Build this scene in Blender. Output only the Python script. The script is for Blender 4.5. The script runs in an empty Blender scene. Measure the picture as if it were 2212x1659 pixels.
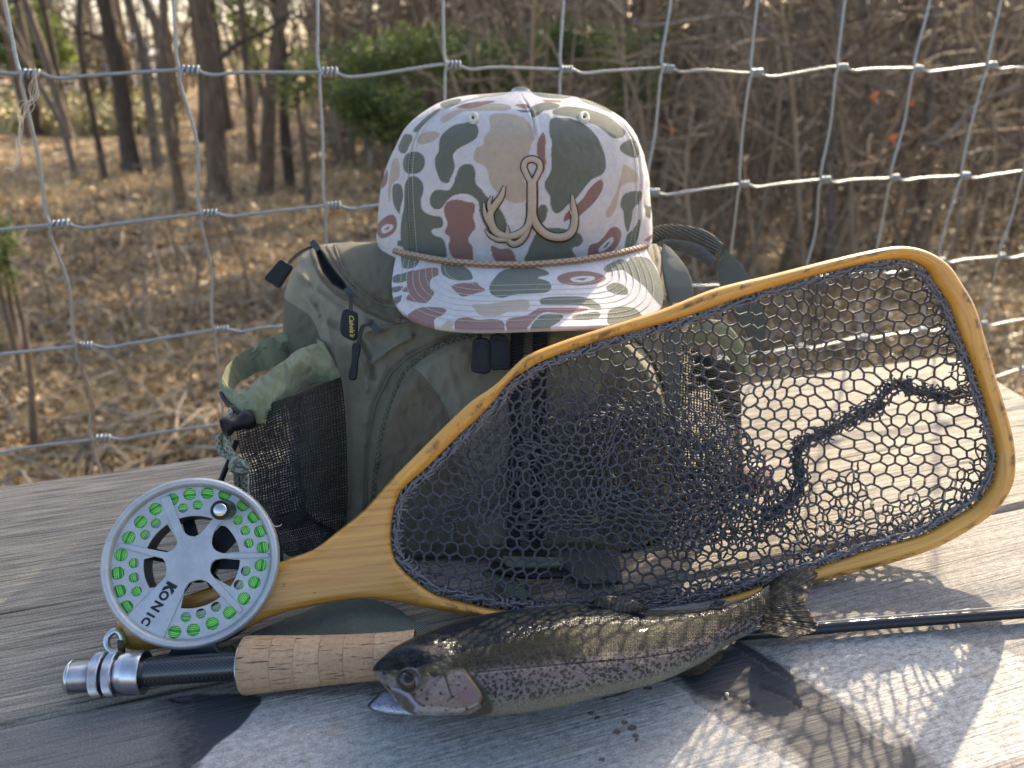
import bpy, math, random
import numpy as np
from mathutils import Vector, Matrix
from mathutils.bvhtree import BVHTree

random.seed(7); RNG = np.random.default_rng(7)
R = math.radians
SC = bpy.context.scene
COL = SC.collection

# ---------------------------------------------------------------- camera
H_CAM, TILT = 0.30, R(21.8)
cam_d = bpy.data.cameras.new('camera'); cam = bpy.data.objects.new('camera', cam_d); COL.objects.link(cam)
cam.location = (0, 0, H_CAM); cam.rotation_euler = (R(90) - TILT, 0, 0)
cam_d.lens = 28; cam_d.sensor_width = 36; cam_d.clip_start = 0.01; cam_d.clip_end = 400
cam_d.dof.use_dof = True; cam_d.dof.focus_distance = 0.46; cam_d.dof.aperture_fstop = 8.5
cam_d.dof.aperture_blades = 0
SC.camera = cam

# ---------------------------------------------------------------- sky and sun
SUN_AZ, SUN_EL = R(27), R(28)            # azimuth from +Y towards +X
w = bpy.data.worlds.new('World'); SC.world = w; w.use_nodes = True
nt = w.node_tree; nt.nodes.clear()
sky = nt.nodes.new('ShaderNodeTexSky'); sky.sky_type = 'NISHITA'; sky.sun_disc = False
sky.sun_elevation = SUN_EL; sky.sun_rotation = SUN_AZ; sky.air_density = 0.85; sky.dust_density = 3.5; sky.ozone_density = 0.6
bg = nt.nodes.new('ShaderNodeBackground'); bg.inputs[1].default_value = 0.15
ow = nt.nodes.new('ShaderNodeOutputWorld')
nt.links.new(sky.outputs[0], bg.inputs[0]); nt.links.new(bg.outputs[0], ow.inputs[0])
sd = bpy.data.lights.new('sun', 'SUN'); sd.energy = 4.3; sd.angle = R(0.53); sd.color = (1.0, 0.84, 0.61)
sun = bpy.data.objects.new('sun', sd); COL.objects.link(sun)
SDIR = Vector((math.sin(SUN_AZ) * math.cos(SUN_EL), math.cos(SUN_AZ) * math.cos(SUN_EL), math.sin(SUN_EL)))
sun.rotation_euler = SDIR.to_track_quat('Z', 'Y').to_euler(); sun.location = (3, 4, 5)
vs = SC.view_settings
vs.view_transform = 'Standard'; vs.look = 'None'; vs.gamma = 1; vs.use_curve_mapping = False; vs.exposure = 1.45
SC.cycles.use_denoising = True
SC.cycles.max_bounces = 6; SC.cycles.diffuse_bounces = 3; SC.cycles.glossy_bounces = 3
SC.cycles.transparent_max_bounces = 8; SC.cycles.caustics_reflective = False; SC.cycles.caustics_refractive = False
SC.cycles.sample_clamp_indirect = 6

# ---------------------------------------------------------------- surveying helpers (photo sight lines -> points of the place)
FV = 28 / 36 * 2212.0
CT, ST = math.cos(TILT), math.sin(TILT)
def _ray(x, y):
    x = np.asarray(x, float); y = np.asarray(y, float)
    a = (x - 1106) / FV; b = (829.5 - y) / FV
    return np.stack(np.broadcast_arrays(a, b * ST + CT, b * CT - ST), -1)
CAM = np.array([0, 0, H_CAM])
def PD(x, y, D): return CAM + _ray(x, y) * np.asarray(D, float)[..., None]      # at depth D
def PZ(x, y, z=0.0):
    r = _ray(x, y); k = (z - H_CAM) / r[..., 2]; return CAM + r * k[..., None]   # at height z
def dep(p): p = np.asarray(p); return p[..., 1] * CT - (p[..., 2] - H_CAM) * ST
def proj(p):
    p = np.asarray(p) - CAM; d = p[..., 1] * CT - p[..., 2] * ST
    return 1106 + FV * p[..., 0] / d, 829.5 - FV * (p[..., 1] * ST + p[..., 2] * CT) / d
def tf(s, ox, oy): return lambda pts: np.array([(ox + s * a, oy + s * b) for a, b in pts], float)
C1 = tf(.3646, 748.8, 144.0); C2 = tf(.3646, 432, 489.6); C3 = tf(.3646, 115.2, 979.3); C4 = tf(.3055, 748.8, 1152)
C5 = tf(.3055, 1267.3, 1094.5); C6 = tf(.3994, 1382.5, 489.6); C7 = tf(.3229, 1497.7, 1123.3); ID = tf(1, 0, 0)
CA = tf(.3646, 835.3, 835.3)

# ---------------------------------------------------------------- object helpers
def tag(o, label=None, cat=None, group=None, kind=None):
    if label: o['label'] = label
    if cat: o['category'] = cat
    if group: o['group'] = group
    if kind: o['kind'] = kind
    return o
def thing(name, label, cat, loc=(0, 0, 0), group=None):
    o = bpy.data.objects.new(name, None); COL.objects.link(o); o.location = loc; o.empty_display_size = .02
    return tag(o, label, cat, group)
def link(name, me, parent=None, mat=None):
    o = bpy.data.objects.new(name, me); COL.objects.link(o)
    if mat is not None:
        me.materials.clear(); me.materials.append(mat)
    if parent is not None:
        o.parent = parent; o.matrix_parent_inverse = Matrix.Translation(-parent.location) if parent.type == 'EMPTY' and parent.parent is None else Matrix()
    return o
def mesh(name, V, F, mat=None, parent=None, smooth=True, attrs=None, cols=None):
    """V (n,3), F (m,k) numpy or list of lists"""
    me = bpy.data.meshes.new(name); V = np.asarray(V, np.float32)
    if isinstance(F, np.ndarray):
        m, k = F.shape
        me.vertices.add(len(V)); me.vertices.foreach_set('co', V.ravel())
        me.loops.add(m * k); me.loops.foreach_set('vertex_index', F.astype(np.int32).ravel())
        me.polygons.add(m); me.polygons.foreach_set('loop_start', np.arange(0, m * k, k, dtype=np.int32))
        me.polygons.foreach_set('loop_total', np.full(m, k, np.int32))
        me.update(calc_edges=True)
    else:
        me.from_pydata(V.tolist(), [], F); me.update()
    me.polygons.foreach_set('use_smooth', np.full(len(me.polygons), smooth))
    for k_, a in (attrs or {}).items():
        a = np.asarray(a, np.float32)
        if a.ndim == 1:
            at = me.attributes.new(k_, 'FLOAT', 'POINT'); at.data.foreach_set('value', a)
        else:
            at = me.attributes.new(k_, 'FLOAT_VECTOR', 'POINT'); at.data.foreach_set('vector', a.ravel())
    if cols is not None:
        c = np.ones((len(V), 4), np.float32); c[:, :3] = cols
        at = me.color_attributes.new('Col', 'FLOAT_COLOR', 'POINT'); at.data.foreach_set('color', c.ravel())
    return link(name, me, parent, mat)
def gridF(n, m, closeu=False, closev=False):
    """quads of an n x m vertex grid"""
    i = np.arange(n if closeu else n - 1); j = np.arange(m if closev else m - 1)
    I, J = np.meshgrid(i, j, indexing='ij'); I2 = (I + 1) % n; J2 = (J + 1) % m
    return np.stack([I * m + J, I2 * m + J, I2 * m + J2, I * m + J2], -1).reshape(-1, 4)
def resamp(P, n=None, step=None, closed=False):
    P = np.asarray(P, float)
    if closed: P = np.vstack([P, P[:1]])
    L = np.r_[0, np.cumsum(np.linalg.norm(np.diff(P, axis=0), axis=1))]
    if n is None: n = max(2, int(L[-1] / step) + 1)
    t = np.linspace(0, L[-1], n, endpoint=not closed)
    return np.stack([np.interp(t, L, P[:, k]) for k in range(P.shape[1])], 1)
def smooth_path(P, n, closed=False, it=2):
    """Catmull-Rom through the points then even resampling"""
    P = np.asarray(P, float); N = len(P)
    if closed: Q = np.vstack([P[-1:], P, P[:2]])
    else: Q = np.vstack([2 * P[:1] - P[1:2], P, 2 * P[-1:] - P[-2:-1]])
    out = []
    seg = N if closed else N - 1
    ts = np.linspace(0, 1, 12, endpoint=False)[:, None]
    for i in range(seg):
        a, b, c, d = Q[i:i + 4]
        out.append(.5 * ((2 * b) + (-a + c) * ts + (2 * a - 5 * b + 4 * c - d) * ts**2 + (-a + 3 * b - 3 * c + d) * ts**3))
    out = np.vstack(out + ([] if closed else [P[-1:]]))
    return resamp(out, n, closed=closed)
def sdf(poly, x, y):
    """signed distance, positive inside"""
    x = np.asarray(x, float); y = np.asarray(y, float); sh = x.shape; x = x.ravel(); y = y.ravel()
    d = np.full(x.shape, 1e9); ins = np.zeros(x.shape, bool); P = np.asarray(poly, float); n = len(P)
    for i in range(n):
        ax, ay = P[i]; bx, by = P[(i + 1) % n]; ex, ey = bx - ax, by - ay
        t = np.clip(((x - ax) * ex + (y - ay) * ey) / (ex * ex + ey * ey + 1e-12), 0, 1)
        d = np.minimum(d, (x - ax - t * ex)**2 + (y - ay - t * ey)**2)
        c = (ay > y) != (by > y)
        ins ^= c & (x < (bx - ax) * (y - ay) / ((by - ay) if by != ay else 1e-12) + ax)
    d = np.sqrt(d); return np.where(ins, d, -d).reshape(sh)
def sm(x, a, b):
    t = np.clip((np.asarray(x, float) - a) / (b - a), 0, 1); return t * t * (3 - 2 * t)
def vnoise(x, y, seed=0, z=0.0):
    """cheap smooth value noise on arrays, -1..1"""
    x = np.asarray(x, float); y = np.asarray(y, float); xi = np.floor(x).astype(int); yi = np.floor(y).astype(int)
    fx = x - xi; fy = y - yi; fx = fx * fx * (3 - 2 * fx); fy = fy * fy * (3 - 2 * fy)
    def h(a, b):
        n = (a * 374761393 + b * 668265263 + seed * 1442695041) & 0x7fffffff
        n = ((n ^ (n >> 13)) * 1274126177) & 0x7fffffff
        return (n ^ (n >> 16)) % 65536 / 32768. - 1
    return (h(xi, yi) * (1 - fx) + h(xi + 1, yi) * fx) * (1 - fy) + (h(xi, yi + 1) * (1 - fx) + h(xi + 1, yi + 1) * fx) * fy
def fnoise(x, y, seed=0, o=3):
    s = 0; a = 1; t = 0
    for k in range(o): s = s + a * vnoise(x * 2**k, y * 2**k, seed + k); t += a; a *= .5
    return s / t
class MB:
    """collects pieces into one mesh"""
    def __init__(s): s.V = []; s.F4 = []; s.F3 = []; s.n = 0; s.A = []
    def add(s, V, F, a=0.0):
        V = np.asarray(V, float); F = np.asarray(F, int)
        s.V.append(V); (s.F4 if F.shape[1] == 4 else s.F3).append(F + s.n); s.n += len(V)
        s.A.append(np.full(len(V), a) if np.ndim(a) == 0 else np.asarray(a, float)); return s
    def tube(s, P, r, sides=6, a=0.0, closed=False, caps=True, flat=1.0, up=None):
        P = np.asarray(P, float); n = len(P); r = np.broadcast_to(np.asarray(r, float), (n,))
        if closed: T = np.roll(P, -1, 0) - np.roll(P, 1, 0)
        else: T = np.gradient(P, axis=0)
        T /= np.linalg.norm(T, axis=1, keepdims=True) + 1e-12
        u = np.array(up if up is not None else ([0, 0, 1.] if abs(T[0][2]) < .8 else [1., 0, 0]), float)
        U = np.empty_like(P)
        for i in range(n):
            if up is not None: u = np.array(up, float)
            u = u - T[i] * (u @ T[i]); u /= np.linalg.norm(u) + 1e-12; U[i] = u
        W_ = np.cross(T, U)
        th = np.arange(sides) * 2 * np.pi / sides
        V = P[:, None] + r[:, None, None] * (np.cos(th)[None, :, None] * W_[:, None] + flat * np.sin(th)[None, :, None] * U[:, None])
        s.add(V.reshape(-1, 3), gridF(n, sides, closed, True), a if np.ndim(a) == 0 else np.repeat(a, sides))
        if caps and not closed:
            b = s.n - n * sides
            for base, rev in ((b, False), (s.n - sides, True)):
                idx = np.arange(sides) + base; c = (P[0] if not rev else P[-1]); s.V.append(c[None]); s.A.append(np.array([0. if np.ndim(a) else a])); ci = s.n; s.n += 1
                tri = np.stack([np.roll(idx, -1), idx, np.full(sides, ci)], 1)
                s.F3.append(tri[:, ::-1] if rev else tri)
        return s
    def prisms(s, P0, P1, r, sides=4, a=0.0):
        """many short straight rods at once"""
        P0 = np.asarray(P0, float); P1 = np.asarray(P1, float); T = P1 - P0; L = np.linalg.norm(T, axis=1, keepdims=True) + 1e-12; T = T / L
        ref = np.where(np.abs(T[:, 2:3]) < .9, np.array([[0, 0, 1.]]), np.array([[1., 0, 0]]))
        U = np.cross(T, ref); U /= np.linalg.norm(U, axis=1, keepdims=True); W_ = np.cross(T, U)
        th = np.arange(sides) * 2 * np.pi / sides; r = np.broadcast_to(np.asarray(r, float), (len(P0),))
        ring = r[:, None, None] * (np.cos(th)[None, :, None] * U[:, None] + np.sin(th)[None, :, None] * W_[:, None])
        V = np.stack([P0[:, None] + ring, P1[:, None] + ring], 1)              # n,2,s,3
        n = len(P0); b = np.arange(n)[:, None] * 2 * sides; k = np.arange(sides)[None]; k2 = (k + 1) % sides
        F = np.stack([b + k, b + k2, b + sides + k2, b + sides + k], -1).reshape(-1, 4)
        s.add(V.reshape(-1, 3), F, a if np.ndim(a) == 0 else np.repeat(a, 2 * sides)); return s
    def box(s, c, ax, ay, az, a=0.0):
        c = np.asarray(c, float); V = [c + i * np.asarray(ax) + j * np.asarray(ay) + k * np.asarray(az) for i in (-1, 1) for j in (-1, 1) for k in (-1, 1)]
        return s.add(V, [[0, 1, 3, 2], [4, 6, 7, 5], [0, 4, 5, 1], [2, 3, 7, 6], [0, 2, 6, 4], [1, 5, 7, 3]], a)
    def build(s, name, mat=None, parent=None, smooth=True, cols=None, attrs=None):
        V = np.vstack(s.V); F = [x for f in s.F4 for x in f.tolist()] if (s.F3 and s.F4) else None
        at = dict(attrs or {}); at['val'] = np.concatenate(s.A)
        if F is not None:
            F += [x for f in s.F3 for x in f.tolist()]
        else: F = np.vstack(s.F4 if s.F4 else s.F3)
        return mesh(name, V, F, mat, parent, smooth, at, cols)
def lathe(mb, p0, axis, prof, sides=40, a=0.0):
    """prof: list of (along, radius)"""
    p0 = np.asarray(p0, float); ax = np.asarray(axis, float); ax /= np.linalg.norm(ax)
    u = np.cross(ax, [0, 0, 1.]); 
    if np.linalg.norm(u) < .1: u = np.cross(ax, [1., 0, 0])
    u /= np.linalg.norm(u); v = np.cross(u, ax); th = np.arange(sides) * 2 * np.pi / sides
    V = np.array([p0 + ax * t + r * (np.cos(th)[:, None] * u + np.sin(th)[:, None] * v) for t, r in prof]).reshape(-1, 3)
    return mb.add(V, gridF(len(prof), sides, False, True), a)
def curve_plate(name, loops, origin, ex, ey, thick, bevel, mat, parent, res=2, scale=1.0):
    """solid plate cut from 2D loops (first outer, others holes); ex,ey,ez unit vectors"""
    cu = bpy.data.curves.new(name, 'CURVE'); cu.dimensions = '2D'; cu.fill_mode = 'BOTH'
    KS = 100.0; cu.extrude = max(thick / 2 - bevel, 1e-5) * KS; cu.bevel_depth = bevel * KS; cu.bevel_resolution = res; cu.offset = -bevel * KS
    for L in loops:
        sp = cu.splines.new('POLY'); sp.points.add(len(L) - 1); sp.use_cyclic_u = True
        for i, (x, y) in enumerate(L): sp.points[i].co = (x * KS, y * KS, 0, 1)
    tmp = bpy.data.objects.new('t', cu); COL.objects.link(tmp)
    dg = bpy.context.evaluated_depsgraph_get(); dg.update()
    me = bpy.data.meshes.new_from_object(tmp.evaluated_get(dg)); bpy.data.objects.remove(tmp); bpy.data.curves.remove(cu)
    me.name = name; V = np.empty(len(me.vertices) * 3); me.vertices.foreach_get('co', V); V = V.reshape(-1, 3) / KS
    ex = np.asarray(ex, float); ey = np.asarray(ey, float); ez = np.cross(ex, ey)
    W_ = np.asarray(origin) + V[:, :1] * ex + V[:, 1:2] * ey + V[:, 2:] * ez
    me.vertices.foreach_set('co', W_.ravel())
    at = me.attributes.new('uvp', 'FLOAT_VECTOR', 'POINT'); at.data.foreach_set('vector', V.ravel().astype(np.float32))
    me.update(); o = link(name, me, parent, mat); return o
def holed_plate(name, loops, origin, ex, ey, thick, mat, parent):
    """flat plate with clean holes (constrained triangulation), first loop is the outline"""
    from mathutils.geometry import delaunay_2d_cdt
    P = np.vstack([np.array(L) for L in loops]) * 100; E = []; n = 0
    for L in loops: E += [(n + i, n + (i + 1) % len(L)) for i in range(len(L))]; n += len(L)
    vs_, es_, fs_, *_ = delaunay_2d_cdt([Vector(p) for p in P], E, [], 0, 1e-6); Q = np.array([tuple(v) for v in vs_]); F = np.array([list(f) for f in fs_]); c = Q[F].mean(1)
    keep = sdf(np.array(loops[0]) * 100, c[:, 0], c[:, 1]) > 0
    for L in loops[1:]: keep &= sdf(np.array(L) * 100, c[:, 0], c[:, 1]) < 0
    F = F[keep]; Q = Q / 100; ex = np.asarray(ex, float); ey = np.asarray(ey, float); ez = np.cross(ex, ey); W_ = np.asarray(origin) + Q[:, :1] * ex + Q[:, 1:] * ey; m = len(W_)
    a = Q[F]; ar = (a[:, 1, 0] - a[:, 0, 0]) * (a[:, 2, 1] - a[:, 0, 1]) - (a[:, 2, 0] - a[:, 0, 0]) * (a[:, 1, 1] - a[:, 0, 1]); F[ar < 0] = F[ar < 0][:, ::-1]
    V = np.vstack([W_ + ez * thick / 2, W_ - ez * thick / 2]); fl = F.tolist() + (F[:, ::-1] + m).tolist(); cnt = {}
    for f in F.tolist():
        for i in range(3):
            k = (f[i], f[(i + 1) % 3])
            if (k[1], k[0]) in cnt: del cnt[(k[1], k[0])]
            else: cnt[k] = 1
    fl += [[b, a, a + m, b + m] for a, b in cnt]
    return mesh(name, V, fl, mat, parent, False)
def text_mesh(name, body, size, origin, ex, ey, thick, mat, parent, shear=0.0, bold=0.0, align='LEFT'):
    cu = bpy.data.curves.new(name, 'FONT'); cu.body = body; cu.size = size; cu.extrude = thick; cu.shear = shear; cu.offset = bold
    cu.align_x = align; cu.resolution_u = 3
    tmp = bpy.data.objects.new('t', cu); COL.objects.link(tmp)
    dg = bpy.context.evaluated_depsgraph_get(); dg.update()
    me = bpy.data.meshes.new_from_object(tmp.evaluated_get(dg)); bpy.data.objects.remove(tmp); bpy.data.curves.remove(cu)
    V = np.empty(len(me.vertices) * 3); me.vertices.foreach_get('co', V); V = V.reshape(-1, 3)
    ex = np.asarray(ex, float); ey = np.asarray(ey, float); ez = np.cross(ex, ey)
    me.vertices.foreach_set('co', (np.asarray(origin) + V[:, :1] * ex + V[:, 1:2] * ey + V[:, 2:] * ez).ravel())
    me.update(); me.name = name; return link(name, me, parent, mat)

# ---------------------------------------------------------------- materials
class NT:
    def __init__(s, name, rough=.7, metal=0.0, spec=.5):
        s.m = bpy.data.materials.new(name); s.m.use_nodes = True; s.t = s.m.node_tree; s.t.nodes.clear()
        s.b = s.n('ShaderNodeBsdfPrincipled'); o = s.n('ShaderNodeOutputMaterial'); s.l(s.b.outputs[0], o.inputs[0]); s.o = o
        s.b.inputs['Roughness'].default_value = rough; s.b.inputs['Metallic'].default_value = metal
        s.b.inputs['Specular IOR Level'].default_value = spec
    def n(s, t, **k):
        x = s.t.nodes.new(t)
        for a, v in k.items(): setattr(x, a, v)
        return x
    def l(s, a, b): s.t.links.new(a, b)
    def setin(s, nd, key, v):
        if v is None: return
        if hasattr(v, 'default_value') or hasattr(v, 'is_output'): s.l(v, nd.inputs[key])
        else: nd.inputs[key].default_value = v
    def coord(s, kind='Object', scale=(1, 1, 1), rot=(0, 0, 0), attr=None, src=None):
        if src is None:
            if attr: a = s.n('ShaderNodeAttribute', attribute_name=attr); src = a.outputs['Vector']
            else: src = s.n('ShaderNodeTexCoord').outputs[kind]
        mp = s.n('ShaderNodeMapping'); mp.inputs['Scale'].default_value = scale; mp.inputs['Rotation'].default_value = rot
        s.l(src, mp.inputs[0]); return mp.outputs[0]
    def noise(s, v, scale=5, detail=4, rough=.55, dist=0.0, out='Fac'):
        x = s.n('ShaderNodeTexNoise'); x.inputs['Scale'].default_value = scale; x.inputs['Detail'].default_value = detail
        x.inputs['Roughness'].default_value = rough; x.inputs['Distortion'].default_value = dist; s.l(v, x.inputs['Vector']); return x.outputs[out]
    def vor(s, v, scale=5, feat='F1', out='Distance', rnd=1.0):
        x = s.n('ShaderNodeTexVoronoi', feature=feat); x.inputs['Scale'].default_value = scale; x.inputs['Randomness'].default_value = rnd
        s.l(v, x.inputs['Vector']); return x.outputs[out]
    def wave(s, v, scale=5, dist=0, detail=2, dscale=1, dir='X', typ='BANDS'):
        x = s.n('ShaderNodeTexWave', wave_type=typ); 
        if typ == 'BANDS': x.bands_direction = dir
        x.inputs['Scale'].default_value = scale; x.inputs['Distortion'].default_value = dist; x.inputs['Detail'].default_value = detail
        x.inputs['Detail Scale'].default_value = dscale; s.l(v, x.inputs['Vector']); return x.outputs['Fac']
    def ramp(s, f, stops, interp='LINEAR'):
        x = s.n('ShaderNodeValToRGB'); x.color_ramp.interpolation = interp; e = x.color_ramp.elements
        while len(e) < len(stops): e.new(.5)
        for i, (p, c) in enumerate(stops):
            e[i].position = p; e[i].color = (c, c, c, 1) if np.ndim(c) == 0 else (*c, 1)
        s.l(f, x.inputs[0]); return x.outputs[0]
    def mix(s, f, a, b, mode='MIX'):
        x = s.n('ShaderNodeMix', data_type='RGBA', blend_type=mode)
        for k, v in ((0, f), (6, a), (7, b)):
            if hasattr(v, 'is_output'): s.l(v, x.inputs[k])
            else: x.inputs[k].default_value = v if k == 0 else ((v, v, v, 1) if np.ndim(v) == 0 else (*v, 1))
        return x.outputs[2]
    def math(s, op, a, b=None):
        x = s.n('ShaderNodeMath', operation=op)
        for k, v in ((0, a), (1, b)):
            if v is None: continue
            if hasattr(v, 'is_output'): s.l(v, x.inputs[k])
            else: x.inputs[k].default_value = v
        return x.outputs[0]
    def attr(s, name, out='Fac'): return s.n('ShaderNodeAttribute', attribute_name=name).outputs[out]
    def bump(s, h, dist=.001, strength=1.0, prev=None):
        x = s.n('ShaderNodeBump'); x.inputs['Distance'].default_value = dist; x.inputs['Strength'].default_value = strength
        s.l(h, x.inputs['Height'])
        if prev is not None: s.l(prev, x.inputs['Normal'])
        return x.outputs[0]
    def fin(s, col=None, rough=None, nrm=None, metal=None, **k):
        if col is not None:
            if hasattr(col, 'is_output'): s.l(col, s.b.inputs['Base Color'])
            else: s.b.inputs['Base Color'].default_value = (*col, 1)
        if rough is not None:
            if hasattr(rough, 'is_output'): s.l(rough, s.b.inputs['Roughness'])
            else: s.b.inputs['Roughness'].default_value = rough
        if nrm is not None: s.l(nrm, s.b.inputs['Normal'])
        for a, v in k.items():
            nm = a.replace('_', ' ')
            if hasattr(v, 'is_output'): s.l(v, s.b.inputs[nm])
            else: s.b.inputs[nm].default_value = v
        return s.m
def plain(name, col, rough=.6, metal=0.0, nscale=None, namt=.15, bump=0.0, bscale=None, spec=.5, **k):
    """a colour with gentle mottling and fine relief"""
    t = NT(name, rough, metal, spec); v = t.coord()
    f = t.noise(v, nscale or 60, 5)
    c = t.mix(f, tuple(x * (1 - namt) for x in col), tuple(min(1, x * (1 + namt)) for x in col))
    nr = t.bump(t.noise(v, bscale or (nscale or 60) * 3, 3), bump) if bump else None
    return t.fin(c, t.ramp(t.noise(v, (nscale or 60) * .6, 3), [(.3, max(0, rough - .08)), (.7, min(1, rough + .1))]), nr, **k)

# ================================================================ PLANK LEDGE
ANG = R(18.6); E1 = np.array([math.cos(ANG), math.sin(ANG), 0]); E2 = np.array([-math.sin(ANG), math.cos(ANG), 0])
def m_wood(kind):
    t = NT('weathered_wood_' + kind, .8); so = t.attr('so', 'Vector')
    v1 = t.coord(src=so, scale=(5, 150, 1)); v2 = t.coord(src=so, scale=(22, 560, 1)); v3 = t.coord(src=so, scale=(3, 14, 1)); vp = t.coord(src=so, scale=(1, 1, 1))
    g1 = t.noise(v1, 1.0, 6, .62, .35); g2 = t.noise(v2, 1.0, 4, .6, .2); g3 = t.noise(v3, 1.0, 4, .5, .6)
    fine = t.noise(vp, 900, 3, .7)
    if kind == 'far':
        c = t.mix(t.ramp(g1, [(.30, 0), (.72, 1)]), (.20, .176, .142), (.53, .47, .375))
        c = t.mix(t.ramp(g3, [(.35, 0), (.7, .55)]), c, (.46, .385, .28))
        c = t.mix(t.ramp(g2, [(.36, .85), (.54, 0)]), c, (.085, .072, .058))
        c = t.mix(t.ramp(t.noise(vp, 14, 5, .6), [(.55, 0), (.75, .45)]), c, (.27, .27, .26))
    else:
        mot = t.noise(t.coord(src=so, scale=(190, 330, 1)), 1.0, 6, .7, .3)
        c = t.mix(t.ramp(mot, [(.32, 0), (.68, 1)]), (.16, .15, .138), (.40, .375, .34))
        c = t.mix(t.ramp(g1, [(.34, .6), (.5, 0)]), c, (.14, .12, .10)); c0_ = t.ramp(g2, [(.34, .55), (.52, 0)])
        c = t.mix(c0_, c, (.08, .07, .06))
        pale = t.mix(t.ramp(mot, [(.30, 0), (.62, 1)]), (.24, .232, .215), (.52, .505, .475))
        pale = t.mix(t.ramp(t.noise(t.coord(src=so, scale=(30, 60, 1)), 1, 4, .6), [(.56, 0), (.70, .5)]), pale, (.36, .28, .21))
        pa = t.math('ADD', t.attr('pale'), t.math('MULTIPLY', t.math('SUBTRACT', mot, .5), .35))
        c = t.mix(t.ramp(pa, [(.44, 0), (.56, 1)]), c, pale)
        c = t.mix(t.ramp(t.math('ADD', t.attr('rust'), t.math('SUBTRACT', mot, .5)), [(.5, 0), (.7, .85)]), c, (.10, .05, .035))
    hl = t.ramp(t.noise(t.coord(src=so, scale=(9, 900, 1)), 1.0, 3, .6, .15), [(.60, 0), (.68, .75 if kind == 'far' else .3)]); c = t.mix(hl, c, (.05, .042, .035))
    sp_ = t.noise(vp, 950, 2, .7); c = t.mix(t.ramp(sp_, [(.35, .35), (.55, 0)]), c, (.07, .062, .052)); c = t.mix(t.ramp(sp_, [(.58, 0), (.72, .4)]), c, (.66, .63, .57))
    if kind != 'far':
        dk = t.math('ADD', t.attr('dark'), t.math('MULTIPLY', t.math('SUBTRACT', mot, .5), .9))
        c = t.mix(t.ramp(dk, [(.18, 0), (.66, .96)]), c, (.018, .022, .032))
    cr = t.ramp(t.attr('crack'), [(.2, 0), (.8, 1)])
    c = t.mix(cr, c, (.03, .025, .02))
    h = t.math('ADD', t.math('MULTIPLY', g1, 1.0 if kind == 'far' else .5), t.math('ADD', t.math('MULTIPLY', g2, 1.0), t.math('MULTIPLY', fine, .25)))
    nr = t.bump(h, .0022 if kind == 'far' else .0012, 1.0)
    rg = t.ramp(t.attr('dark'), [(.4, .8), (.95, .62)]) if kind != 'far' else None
    return t.fin(c, rg, nr)
ledge = thing('plank_ledge', 'weathered grey plank ledge in front of the wire fence, carrying the fishing gear', 'ledge', (0, .45, 0))
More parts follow.
